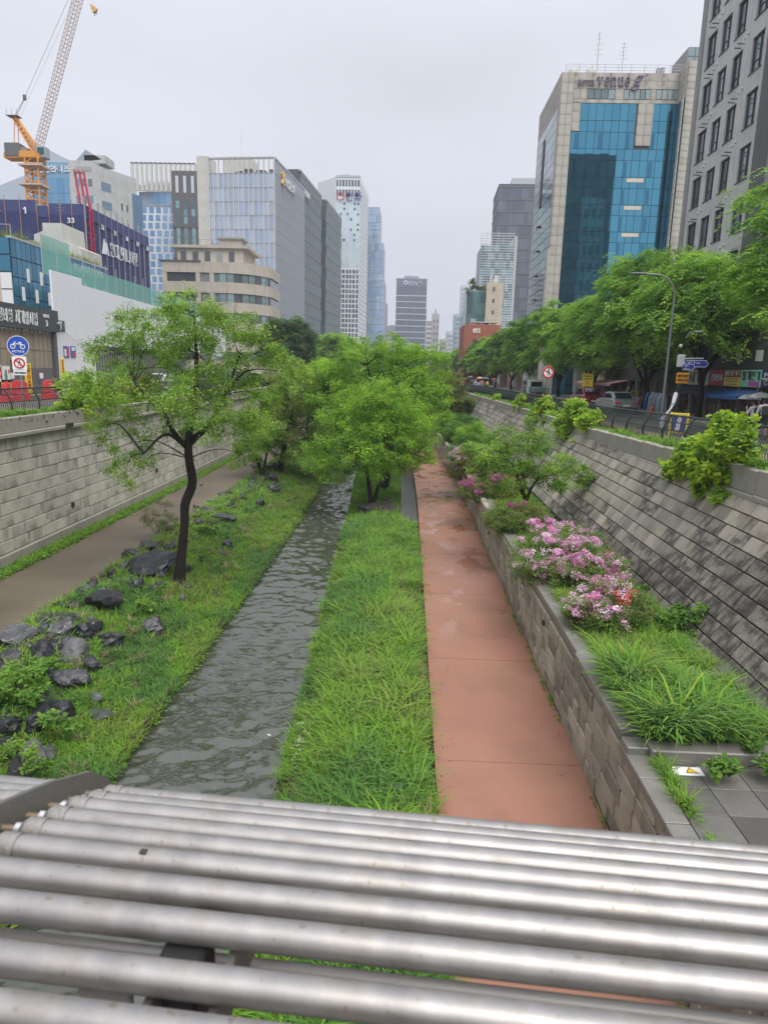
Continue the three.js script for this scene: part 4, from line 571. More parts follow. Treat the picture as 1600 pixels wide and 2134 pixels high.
cover('joint_weeds', 'grass tufts in the kerb joint beside the dark paving', 'grass', [GT[1], GTall[1], GT[0]], 150, () => { const z = pick([-9.6, -9.0, -8.5, -7.4, -7.1, -9.3, -6.2]) + gauss() * 0.25; return [4.0 + gauss() * 0.08 + (z > -8 ? 0 : 0.05), 1.62, z, rr(0.45, 0.85)]; }, GREEN.weed);
cover('hanging_roots', 'bare brown creeper stems on the coping of the tall wall', 'creeper', [GTall[1]], 60, () => { const z = zNear(-21, -36, 1); return [-14.68, rr(5.1, 5.45), z, rr(0.2, 0.45), [[0.06, 0.045, 0.03]]]; }, GREEN.weed);
cover('island_flowers', 'small white wildflowers at the stream edge of the long grass', 'flowers', LG.petal, 34, () => { const z = -13 + gauss() * 0.9, x = shore.R(z) + 0.1 + rnd() * 0.2; return [x, bankR(x, z) + rr(0.15, 0.4), z, rr(0.22, 0.42)]; }, [[0.75, 0.75, 0.72]], [0.7, 1.3], mPetal);
cover('leaf_litter', 'fallen leaves along the edge of the red path', 'leaf litter', [tuftSpray(3, 0.16, 0.04, 0.016, 0.03)], 420, () => { const z = zNear(-8, -50, 1.2); return [rnd() < 0.6 ? PL(z) + Math.pow(rnd(), 3) * 0.5 - 0.03 : PR(z) - Math.pow(rnd(), 3) * 0.4, 0.006, z, rr(0.5, 1)]; }, [[0.16, 0.1, 0.06], [0.12, 0.08, 0.05], [0.2, 0.13, 0.06]]);
cover('dry_stalks', 'dead straw-coloured stalks scattered through the bank grass', 'dry stalks', [GT[1], GTall[1]], 900, () => { const z = zNear(-8, -50, 1.4); if (rnd() < 0.5) { const x = shore.L(z) - 0.2 - rnd() * 4.6; return [x, bankL(x, z) + 0.03, z, rr(0.4, 0.9)]; } const x = shore.R(z) + 0.2 + rnd() * (PL(z) - shore.R(z) - 0.3); return z < -34 ? null : [x, bankR(x, z) + 0.03, z, rr(0.4, 0.9)]; }, [[0.3, 0.24, 0.13], [0.24, 0.18, 0.1], [0.36, 0.3, 0.17]]);
cover('leaf_litter', 'dry leaves on the earth strip under the sloping wall', 'leaf litter', [tuftSpray(6, 0.12, 0.05, 0.02, 0.04)], 1300, () => { const z = zNear(-11, -32, 1.2); return [rr(5.4, 6.4), YT(z) + 0.02, z, rr(0.5, 1)]; }, [[0.14, 0.085, 0.055], [0.1, 0.06, 0.045], [0.2, 0.12, 0.07], [0.3, 0.12, 0.16]]);
cover('leaf_litter', 'dry leaves along the edge of the tan path', 'leaf litter', [tuftSpray(6, 0.12, 0.05, 0.02, 0.04)], 1100, () => { const z = zNear(-14, -50, 1.2); return [-10.95 + bend(z) + gauss() * 0.22, 0.035, z, rr(0.5, 1)]; }, [[0.2, 0.12, 0.06], [0.14, 0.08, 0.05], [0.26, 0.2, 0.08]]);

// ───────── boulders ─────────
{
  const mats = [[0.06, 0.062, 0.07], [0.085, 0.085, 0.092], [0.2, 0.2, 0.2], [0.035, 0.036, 0.042]].map((c, i) => bumped(std(c.map(x => x * 1.9), i === 2 ? 0.7 : 0.45, { map: T.rock }), rockBump, 0.03)), brown = bumped(std([0.17, 0.135, 0.115], 0.7, { map: T.rock }), rockBump, 0.03);
  function rockGeo(sd, sx, sy, sz) { const g = new THREE.IcosahedronGeometry(1, 2), p = g.attributes.position, r = mulberry(sd), pl = []; for (let i = 0; i < 11; i++) { const u = r() * 2 - 1, a = r() * 6.283, q = Math.sqrt(1 - u * u); pl.push([q * Math.cos(a), u, q * Math.sin(a), 0.42 + 0.42 * r()]); }
    for (let i = 0; i < p.count; i++) { const v = V3(p.getX(i), p.getY(i), p.getZ(i)); let k = 1; for (const [a, b, c, d] of pl) { const t = v.x * a + v.y * b + v.z * c; if (t * k > d) k = d / t; } k *= 1 + 0.62 * (fbm2(v.x * 2.9 + sd, v.y * 2.9 + v.z * 2.3, 4) - 0.5); v.multiplyScalar(k); p.setXYZ(i, v.x * sx, v.y * sy, v.z * sz); } g.computeVertexNormals(); return metreUV(g, sd * 0.37, sd * 0.61); }
  const RK = [[275, 1163, 44, 0.5, 0, 'flat dark boulder at the path edge behind the bent tree'], [312, 1195, 100, 0.5, 3, 'long black slab boulder leaning beside the bent tree trunk'], [312, 1150, 38, 0.6, 0, 'dark boulder under the reddish shrub'], [225, 1265, 80, 0.55, 3, 'wide low black boulder with a pale top spot among sedge'], [316, 1290, 36, 0.8, 1, 'rounded grey boulder at the edge of the bank grass'], [103, 1302, 52, 0.4, 1], [125, 1330, 48, 0.8, 2], [38, 1347, 58, 0.8, 2], [180, 1322, 46, 0.8, 0], [234, 1325, 38, 0.9, 1], [150, 1360, 58, 0.8, 2, 'pale streaked boulder with a white vein on top'], [80, 1380, 36, 1, 0], [194, 1375, 40, 0.9, 1], [138, 1412, 58, 0.9, 1], [72, 1442, 46, 0.8, 2], [116, 1468, 54, 0.85, 3, 'smooth round charcoal boulder'], [68, 1505, 30, 1.6, 3, 'upright black boulder split by a white vein'], [200, 1428, 30, 0.6, 2], [62, 1575, 58, 1.5, 2, 'tall pale speckled boulder at the bank foot'], [97, 1536, 28, 0.8, 2], [18, 1390, 36, 0.8, 1], [10, 1505, 44, 1, 3], [12, 1550, 44, 0.9, 3], [281, 1228, 32, 1, 1], [325, 1222, 32, 0.6, 0], [378, 1233, 17, 1, 2], [391, 1208, 14, 0.8, 2], [205, 1452, 34, 0.35, 1],
    [410, 1057, 13, 0.8, 1], [431, 1070, 21, 0.7, 2], [445, 1049, 19, 0.6, 2], [469, 1084, 34, 0.75, 1], [478, 1060, 21, 0.8, 1], [470, 1037, 18, 0.7, 0], [521, 1021, 13, 0.9, 1], [506, 1042, 15, 1.3, 1], [544, 1048, 14, 1.7, 0], [475, 1124, 15, 1.5, 1], [463, 1138, 20, 0.7, 1], [391, 1180, 13, 1.6, 1], [415, 1155, 13, 1, 0], [406, 1126, 14, 1.1, 0], [568, 982, 30, 0.7, 0], [569, 1002, 32, 0.7, 0], [574, 1019, 27, 0.8, 1], [536, 973, 20, 0.4, 3]];
  RK.forEach(([px, py, w, a, m, lab], i) => { seed(400 + i); const p = atY(px, py, 0.12), s = (w > 75 ? 1.1 : 1.42) * w * Math.hypot(p.x, p.y - 7.5, p.z) / 1400 / 2, o = solo('boulder', lab ?? ['dark slate boulder in the weedy bank', 'grey weathered boulder in the weedy bank', 'pale veined boulder in the weedy bank', 'black wet boulder in the weedy bank'][m], 'boulder', rockGeo(400 + i, s * 1.1, s * a * 0.9, s * rr(0.8, 1.15)), mats[m], [p.x, bankL(p.x, p.z) + s * a * 0.5, p.z], lab ? null : 'weathered boulders in the weedy bank, ' + ['slate', 'grey', 'pale', 'black'][m]); o.rotation.set(rr(-.15, .15), rr(0, 6.28), i === 1 ? 0.3 : rr(-.15, .15)); if (i === 1) o.rotation.y = 0.5; });
  for (let i = 0; i < 78; i++) { seed(900 + i); const z = -10.5 - Math.pow(rnd(), 1.7) * 34, x = -10.55 + bend(z) + rnd() * (z > -20 ? 2.3 : 1.5), s = rr(0.12, 0.27) * (z > -20 ? 1.45 : 1), m = pick([0, 0, 1, 2, 3, 3]), o = solo('small_rock', 'small jagged ' + ['slate', 'grey', 'pale', 'black'][m] + ' rock half buried in the weedy bank', 'rock', rockGeo(900 + i, s, s * rr(0.5, 0.9), s * rr(0.7, 1.1)), mats[m], [x, bankL(x, z) + s * 0.55, z], 'small half-buried rocks in the weedy bank, ' + ['slate', 'grey', 'pale', 'black'][m]); o.rotation.set(rr(-.4, .4), rr(0, 6.28), rr(-.4, .4)); }
  for (let i = 0; i < 30; i++) { seed(1100 + i); const z = i < 22 ? rr(-10.5, -17.5) : rr(-18, -27), x = -10.45 + rnd() * (i < 22 ? 1.7 : 1.2), s = rr(0.26, 0.5) * (i < 22 ? 1 : 0.8), m = pick([0, 3, 3, 1]), o = solo('boulder', ['dark slate boulder in the weedy bank', 'grey weathered boulder in the weedy bank', '', 'black wet boulder in the weedy bank'][m], 'boulder', rockGeo(1100 + i, s * rr(1, 1.3), s * rr(0.55, 0.9), s * rr(0.7, 1)), mats[m], [x, bankL(x, z) + s * 0.32, z], 'weathered boulders in the weedy bank, ' + ['slate', 'grey', 'pale', 'black'][m]); o.rotation.set(rr(-.35, .35), rr(0, 6.28), rr(-.35, .35)); }
  const mid = (px, py, w, a, m, lab, Y = -0.1) => { const p = atY(px, py, Y), s = 1.3 * w * Math.hypot(p.x, p.y - 7.5, p.z) / 1400 / 2, o = solo('boulder', lab, 'boulder', rockGeo(px + py, s * 1.05, s * a, s * 0.9), m, [p.x, Math.max(-0.5, bankR(p.x, p.z)) + s * a * 0.6, p.z]); o.rotation.y = 0.1; };
  mid(785, 1066, 72, 0.28, brown, 'long flat brown rock under the two-stemmed tree'); mid(735, 1083, 24, 0.6, brown, 'small pinkish rock at the stream edge by the island'); mid(812, 1050, 30, 0.5, mats[1], 'grey rock behind the long flat brown rock'); mid(758, 1062, 22, 0.6, brown, 'brown rock at the water end of the long flat rock'); mid(829, 1050, 14, 0.6, mats[0], 'small dark rock beside the island channel');
  mid(832, 1442, 36, 0.5, mats[1], 'dark flat stone in the island grass halfway along'); mid(803, 1367, 26, 0.5, mats[1], 'grey stone in the island grass near the path'); mid(828, 1660, 58, 0.45, mats[2], 'pale rough stone in the long grass close to the railing'); mid(850, 1395, 16, 0.5, mats[1], 'small stone at the island edge of the red path'); mid(815, 1268, 16, 0.5, mats[1], 'small grey stone far along the island grass');
}
{ // side channel beside the red path
  const g = strip(range(-29, -52, 23), [z => [PL(z) - 0.95 * smooth(-29, -31, z) - 0.0, -0.19], z => [PL(z) - 0.03, -0.19]]);
  setting('water', 'narrow shallow side channel beside the far red path', g, new THREE.MeshPhysicalMaterial({ color: lin(0.05, 0.05, 0.04), roughness: 0.12, ior: 1.33, bumpMap: rockBump, bumpScale: 0.02 }));
}
// ───────── lettering as raised strokes ─────────
const F_SANS = await new FontLoader().loadAsync('fonts/droid/droid_sans_bold.typeface.json'), F_SERIF = await new FontLoader().loadAsync('fonts/droid/droid_serif_regular.typeface.json');
const JC = { 'ㄱ': [[0, 0, 1, 0, 0.85, 1]], 'ㄴ': [[0, 0, 0, 1, 1, 1]], 'ㄷ': [[1, 0, 0, 0, 0, 1, 1, 1]], 'ㄹ': [[0, 0, 1, 0, 1, 0.5, 0, 0.5, 0, 1, 1, 1]], 'ㅁ': [[0, 0, 1, 0, 1, 1, 0, 1, 0, 0]], 'ㅂ': [[0, 0, 0, 1, 1, 1, 1, 0], [0, 0.5, 1, 0.5]], 'ㅅ': [[0.5, 0, 0, 1], [0.5, 0.2, 1, 1]], 'ㅇ': ['o'], 'ㅈ': [[0, 0, 1, 0], [0.5, 0, 0, 1], [0.5, 0.3, 1, 1]], 'ㅊ': [[0.5, -0.2, 0.5, 0], [0, 0.08, 1, 0.08], [0.5, 0.08, 0, 1], [0.5, 0.35, 1, 1]], 'ㅌ': [[1, 0, 0, 0, 0, 1, 1, 1], [0, 0.5, 1, 0.5]], 'ㅍ': [[0, 0, 1, 0], [0, 1, 1, 1], [0.3, 0, 0.3, 1], [0.7, 0, 0.7, 1]], 'ㅎ': [[0.5, -0.1, 0.5, 0.08], [0, 0.2, 1, 0.2], 'o2'] };
const JL = 'ㄱㄲㄴㄷㄸㄹㅁㅂㅃㅅㅆㅇㅈㅉㅊㅋㅌㅍㅎ', JT = { 1: 'ㄱ', 4: 'ㄴ', 7: 'ㄷ', 8: 'ㄹ', 16: 'ㅁ', 17: 'ㅂ', 19: 'ㅅ', 21: 'ㅇ', 22: 'ㅈ' };
const JV = [[1, 'r'], [1, 'rR'], [1, 'rr'], [1, 'rrR'], [1, 'l'], [1, 'lR'], [1, 'll'], [1, 'llR'], [0, 'u'], [2, 'u', 'r'], [2, 'u', 'rR'], [2, 'u', ''], [0, 'uu'], [0, 'd'], [2, 'd', 'l'], [2, 'd', 'lR'], [2, 'd', ''], [0, 'dd'], [0, ''], [2, '', ''], [1, '']];
function hangulStrokes(ch) { // in a unit square, y down
  const c = ch.charCodeAt(0) - 0xAC00, L = JL[Math.floor(c / 588)], [ty, a, b] = JV[Math.floor(c % 588 / 28)], t = JT[c % 28], out = [], bot = t ? 0.52 : 0.92;
  const put = (j, x0, y0, x1, y1) => { for (const s of JC[j] ?? []) { if (s === 'o' || s === 'o2') { const cy = s === 'o' ? 0.5 : 0.68, r = s === 'o' ? 0.5 : 0.32, o = []; for (let k = 0; k <= 12; k++) o.push(x0 + (x1 - x0) * (0.5 + r * Math.cos(k * 0.5236)), y0 + (y1 - y0) * (cy + r * Math.sin(k * 0.5236))); out.push(o); } else out.push(s.map((v, i) => i % 2 ? y0 + (y1 - y0) * v : x0 + (x1 - x0) * v)); } };
  const vert = (v, y1) => { const x = v.includes('R') ? 0.76 : 0.8; out.push([x, 0.02, x, y1 + 0.03]); if (v.includes('R')) out.push([0.94, 0, 0.94, y1 + 0.04]); const n = (v.match(/[rl]/g) ?? []).length, m = y1 * 0.52; for (let k = 0; k < n; k++) { const y = n > 1 ? m - 0.09 + 0.2 * k : m; out.push(v[0] === 'r' ? [x, y, v.includes('R') ? 0.94 : 0.99, y] : [x - 0.17, y, x, y]); } };
  const horz = (v, y, x1) => { out.push([0.02, y, x1, y]); const n = v.length, c2 = x1 / 2; for (let k = 0; k < n; k++) { const x = n > 1 ? c2 - 0.13 + 0.26 * k : c2; out.push(v[0] === 'u' ? [x, y, x, y - 0.15] : [x, y, x, y + 0.16]); } };
  if (ty === 1) { put(L, 0.06, 0.08, a.includes('l') ? 0.5 : 0.58, bot * 0.93); vert(a, bot); } else if (ty === 0) { put(L, 0.2, 0.05, 0.8, t ? 0.26 : 0.44); horz(a, t ? 0.48 : a[0] === 'd' ? 0.64 : 0.8, 0.98); } else { put(L, 0.12, 0.06, 0.58, bot * 0.5); horz(a, bot * 0.82, 0.68); vert(b, bot); }
  if (t) put(t, 0.2, 0.66, 0.82, 0.96); return out;
}
function lettering(str, h, { dep = 0.03, w = 0.11, font = F_SANS, gap = 0.12, vertical = false, serifItalic } = {}) { // baseline-left at origin, facing +z
  const gs = []; let x = 0, y = 0;
  for (const ch of str) {
    if (ch === ' ') { x += h * 0.45; continue; }
    if (ch >= '가' && ch <= '힣') {
      for (const s of hangulStrokes(ch)) for (let i = 0; i + 3 < s.length; i += 2) { const ax = x + s[i] * h, ay = y + (1 - s[i + 1]) * h, bx = x + s[i + 2] * h, by = y + (1 - s[i + 3]) * h, l = Math.hypot(bx - ax, by - ay); gs.push(new THREE.BoxGeometry(l + h * w * 0.8, h * w, dep).rotateZ(Math.atan2(by - ay, bx - ax)).translate((ax + bx) / 2, (ay + by) / 2, dep / 2)); }
      if (vertical) y -= h * (1 + gap); else x += h * (1 + gap);
    } else { const g = new TextGeometry(ch, { font, size: h * 0.74, depth: dep, curveSegments: 4, bevelEnabled: false }); g.computeBoundingBox(); const bw = g.boundingBox.max.x; gs.push(g.translate(x, y, 0)); if (vertical) y -= h; else x += bw + h * 0.1; }
  }
  return mg(gs);
}
// ───────── facades ─────────
const glass = (c, r = 0.12, m = 0.6) => std(c, r, { metalness: m });
function facade(root, pos, turn) { return sub('facade', root, pos, turn); }
function panes(f, { x0 = 0, y0 = 0, w, h, nx, ny, mx = 0.06, my = 0.06, d = 0.1, mats, skip, name = 'window', off, z = 0, single = true, shift = 0, budget = 300 }) {
  const cw = w / nx, chh = h / ny, g = box(cw - 2 * mx, chh - 2 * my, d), rest = new Map(); let n = 0;
  for (let j = ny - 1; j >= 0; j--) for (let i = 0; i < nx; i++) {
    if (skip && skip(i, j)) continue; const m = typeof mats === 'function' ? mats(i, j) : pick(mats), px = x0 + (i + 0.5) * cw + (off ? off(i, j) : 0), py = y0 + (j + 0.5) * chh;
    if (single && n++ < budget) part(name, g, m, f, [px, py, z]); else { if (!rest.has(m)) rest.set(m, []); rest.get(m).push(g.clone().translate(px, py, z)); }
  }
  for (const [m, l] of rest) { const o = part(name, mg(l), m, f); o.userData.kind = 'stuff'; }
}
function fins(f, { x0 = 0, w, n, y0 = 0, h, t = 0.25, d = 0.35, mat, name = 'fin', z = 0.12 }) { const g = box(t, h, d); for (let i = 0; i <= n; i++) part(name, g, mat, f, [x0 + w * i / n, y0 + h / 2, z]); }
function bands(f, { x0 = 0, w, ys, t = 0.25, d = 0.3, mat, name = 'band', z = 0.1 }) { const g = box(w, t, d); for (const y of ys) part(name, g, mat, f, [x0 + w / 2, y, z]); }
function block3(root, name, mat, x0, y0, z0, x1, y1, z1) { return part(name, boxA(x0, y0, z0, x1, y1, z1), mat, root); }
const mWhiteWall = std([0.6, 0.6, 0.58], 0.8, { map: T.conc }), mGreyWall = std([0.36, 0.37, 0.38], 0.75, { map: T.conc }), mDarkWall = std([0.07, 0.074, 0.08], 0.6, { map: T.conc }), mBeige = std([0.56, 0.5, 0.42], 0.8, { map: T.conc }), mSteel = std([0.45, 0.46, 0.48], 0.4, { metalness: 0.5 });
const roofBits = (root, x0, x1, y, z0, z1, n = 4, mat = mGreyWall) => { for (let i = 0; i < n; i++) { const w = rr(0.08, 0.2) * (x1 - x0), h = rr(0.8, 2.4), x = rr(x0 + w, x1 - w), z = rr(z1, z0); part('roof_plant', bevel(w, h, w * 0.8, 0.03), mat, root, [x, y + h / 2, z]); } };
const antenna = (root, x, y, z, h) => { part('antenna', mg([bar([0, 0, 0], [0, h, 0], 0.03, 5), ...range(0.55, 0.95, 4).map((t, i) => bar([-0.5 + i * 0.05, h * t, 0], [0.5 - i * 0.05, h * t, 0.2], 0.015, 4))]), std([0.25, 0.25, 0.26], 0.6), root, [x, y, z]); };
seed(500);
{ // tall glass tower
  const t = thing('office_tower', 'glass office tower with white vertical fins and an open roof frame', 'tower', [-64, 5.3, -212], -0.097), w = 23.2, h = 62, d = 34;
  block3(t, 'wall', std([0.3, 0.34, 0.4], 0.6), 0.2, 0, -d, w - 0.2, h - 4.2, -0.2);
  block3(t, 'stair_column', mWhiteWall, -0.1, 0, -6, 3.5, h + 0.5, 0.25);
  const G = [[0.42, 0.5, 0.62], [0.36, 0.45, 0.58], [0.48, 0.55, 0.66], [0.4, 0.46, 0.56]].map(c => glass(c, 0.1, 0.75)), f = facade(t, [3.5, 0, 0]);
  panes(f, { w: w - 3.5, h: h - 4.2, nx: 13, ny: 15, mats: G, mx: 0.1, my: 0.05 }); fins(f, { w: w - 3.5, n: 13, h: h, t: 0.3, d: 0.5, mat: mWhiteWall }); bands(f, { w: w - 3.5, ys: range(0, h - 4.2, 15), t: 0.14, mat: mGreyWall }); bands(f, { w: w - 3.5, ys: [h - 0.2], t: 0.5, d: 0.6, mat: mGreyWall });
  const r = facade(t, [w, 0, 0], Math.PI / 2), GD = [[0.15, 0.19, 0.25], [0.12, 0.16, 0.22], [0.19, 0.23, 0.29]].map(c => glass(c, 0.15, 0.7));
  panes(r, { w: d, h: h - 3, nx: 24, ny: 15, mats: GD, mx: 0.05, my: 0.05, single: false }); fins(r, { w: d, n: 24, h: h, t: 0.3, d: 0.6, mat: std([0.32, 0.34, 0.38], 0.6) }); bands(r, { w: d, ys: range(0, h - 4, 15), t: 0.1, mat: mGreyWall }); bands(r, { w: d, ys: [h - 0.1], t: 0.4, d: 0.7, mat: mSteel });
  part('lettering', lettering('농협은행', 2.4, { w: 0.12, dep: 0.2 }), std([0.75, 0.75, 0.76], 0.6), r, [10, h - 5.2, 0.5]); part('logo', mg([bar([0, 0, 0], [2, 3, 0], 0.35, 5), bar([2, 0, 0], [0, 3, 0], 0.35, 5), bar([1, 0, 0], [1, 3.6, 0], 0.3, 5)]), std([0.8, 0.42, 0.05], 0.6), r, [6, h - 5.5, 0.6]);
  block3(t, 'roof_house', mWhiteWall, 5, h - 4.2, -16, 13.5, h + 2.6, -8); roofBits(t, 6, w - 2, h - 4.2, -3, -7, 7, mDarkWall); antenna(t, 10, h + 2.6, -10, 7);
  const pod = facade(t, [w + 0.1, 0, -14], Math.PI / 2); panes(pod, { x0: -12, y0: 0, w: 14, h: 9, nx: 6, ny: 2, mats: [mWhiteWall, ...G], mx: 0.2, my: 0.3, d: 0.6 });
}
{ // dark slab towers
  const mk = (x, z, turn, w, d, h, label) => {
    const t = thing('slab_tower', label, 'tower', [x, 5.3, z], turn), GT2 = [[0.12, 0.26, 0.28], [0.09, 0.16, 0.19], [0.16, 0.3, 0.32]].map(c => glass(c, 0.15, 0.6));
    block3(t, 'wall', mDarkWall, 0, 0, -d, w, h, -0.1); const f = facade(t, [0, 0, 0]); panes(f, { w, h: h * 0.9, nx: 3, ny: 15, mats: [mDarkWall, mDarkWall, ...GT2], mx: 0.25, my: 0.6 });
    const r = facade(t, [w, 0, 0], Math.PI / 2), fm = std([0.2, 0.235, 0.25], 0.5); bands(r, { w: d, ys: [h - 0.3], t: 0.6, d: 0.6, mat: mGreyWall });
    panes(r, { w: d, h: h - 5, nx: 14, ny: 16, mats: GT2, mx: 0.3, my: 0.15, single: false }); // staggered fins
    const g = box(0.35, h / 16 - 0.3, 0.7), gl = []; for (let j = 0; j < 16; j++) for (let i = 0; i < 14; i++) part('fin', g, fm, r, [(i + 0.25 + 0.5 * (j % 2)) * d / 14, (j + 0.5) * h / 16, 0.25]);
    return [t, r];
  };
  const [a, ra] = mk(-50, -247.8, -0.08, 10.5, 35, 69, 'dark slab tower with staggered fins next to the finned glass tower'); part('lettering', lettering('교원내외', 2, { dep: 0.2 }), std([0.72, 0.72, 0.74], 0.6), ra, [4, 62, 0.7]);
  mk(-42, -288.5, -0.082, 6.6, 33, 69, 'dark slab tower with staggered fins next to the white perforated tower');
}
{ // white perforated tower
  const t = thing('perforated_tower', 'white tower with irregular small windows and a red ring logo', 'tower', [-37.1, 5.3, -340]), w = 11.5, h = 91, d = 31;
  const W = std([0.66, 0.68, 0.7], 0.7), D = [[0.1, 0.12, 0.14], [0.16, 0.2, 0.23]].map(c => glass(c, 0.2, 0.4)), P = [[0.62, 0.7, 0.74], [0.52, 0.62, 0.68], [0.58, 0.66, 0.7]].map(c => glass(c, 0.3, 0.3));
  const s = new THREE.Shape([[0, 0], [w, 0], [w + 2.0, d], [-10, d], [-10, 11]].map(p => new THREE.Vector2(p[0], p[1]))); part('wall', metreUV(new THREE.ExtrudeGeometry(s, { depth: h, bevelEnabled: false }).rotateX(-Math.PI / 2)), W, t);
  const f = facade(t); panes(f, { y0: 2, w, h: 48, nx: 7, ny: 21, mats: D, mx: 0.22, my: 0.28, off: () => rr(-.12, .12), budget: 150 }); panes(f, { y0: 50.5, w, h: 30, nx: 7, ny: 13, mats: () => pick(P), mx: 0.06, my: 0.06, d: 0.06, budget: 95 }); panes(f, { y0: 62, w, h: 18.5, nx: 7, ny: 8, mats: D, mx: 0.35, my: 0.6, z: 0.05, skip: (i, j) => hash(i * 3, j * 5) > 0.34 || i < 1 }); panes(f, { y0: 82, w, h: 8.5, nx: 8, ny: 2, mats: D, mx: 0.2, my: 0.7 });
  part('ring_logo', new THREE.TorusGeometry(1.7, 0.28, 6, 24), std([0.55, 0.1, 0.09], 0.6), t, [2.3, 82.5, 0.6]); part('lettering', lettering('한화', 3.6, { dep: 0.3, w: 0.15 }), std([0.12, 0.15, 0.3], 0.6), t, [4.7, 80.6, 0.5]);
  const r = facade(t, [w, 0, 0], Math.PI / 2 - 0.065); panes(r, { y0: 0, w: d, h: h - 2, nx: 26, ny: 40, mats: [std([0.5, 0.53, 0.56], 0.6), std([0.42, 0.45, 0.48], 0.6)], mx: 0.3, my: 0.6, d: 0.25, single: false, off: (i, j) => (j % 2) * 0.5 });
  const l = facade(t, [-10, 0, -11], 0.832); panes(l, { y0: 50, w: 14.8, h: h - 51, nx: 11, ny: 9, mats: [...D, W, P[1]], mx: 0.25, my: 0.5, off: () => rr(-.2, .2) });
  block3(t, 'parapet', mSteel, -0.2, h - 0.2, -0.6, w + 0.2, h + 0.7, 0.2); part('roof_house', boxA(2, h, -8, 6, h + 1.8, -3), mGreyWall, t);
}
{ // stepped glass tower
  const G = [[0.36, 0.47, 0.6], [0.3, 0.42, 0.55], [0.42, 0.52, 0.64]].map(c => glass(c, 0.1, 0.75)), t = thing('stepped_tower', 'blue glass tower stepping down towards the far bank tower', 'tower', [-30, 5.3, -420]);
  const tier = (x0, x1, h, d0) => { block3(t, 'tier', std([0.3, 0.36, 0.44], 0.5), x0, 0, -30, x1, h, d0 - 0.1); const f = facade(t, [x0, 0, d0]); panes(f, { w: x1 - x0, h, nx: Math.round((x1 - x0) / 2.2), ny: Math.round(h / 4.2), mats: G, mx: 0.08, my: 0.12, budget: 99 }); bands(f, { w: x1 - x0, ys: range(0, h, Math.round(h / 12)), t: 0.3, mat: mSteel }); };
  tier(0, 10, 96, -1.2); tier(5, 12.6, 76, 0); tier(4, 13.8, 55, 1.2);
  const q = thing('slim_tower', 'slim pale glass tower behind the stepped glass tower', 'tower', [-20, 5.3, -480]); block3(q, 'wall', glass([0.4, 0.46, 0.52], 0.2, 0.4), 0, 0, -20, 3.4, 48, 0); block3(q, 'lower_wing', mGreyWall, 3.4, 0, -30, 6.2, 33, 0); { const f = facade(q, [0, 0, 0.05]); bands(f, { w: 6.2, ys: range(3, 30, 9), t: 0.3, mat: mSteel }); }
  const u = thing('slim_tower', 'small pale block beside the dark bank tower', 'tower', [-19, 5.3, -640]); block3(u, 'wall', std([0.4, 0.43, 0.47], 0.6), 0, 0, -12, 6, 44, 0); block3(u, 'lower_wing', mGreyWall, -2, 0, -12, 0, 27, 1);
}
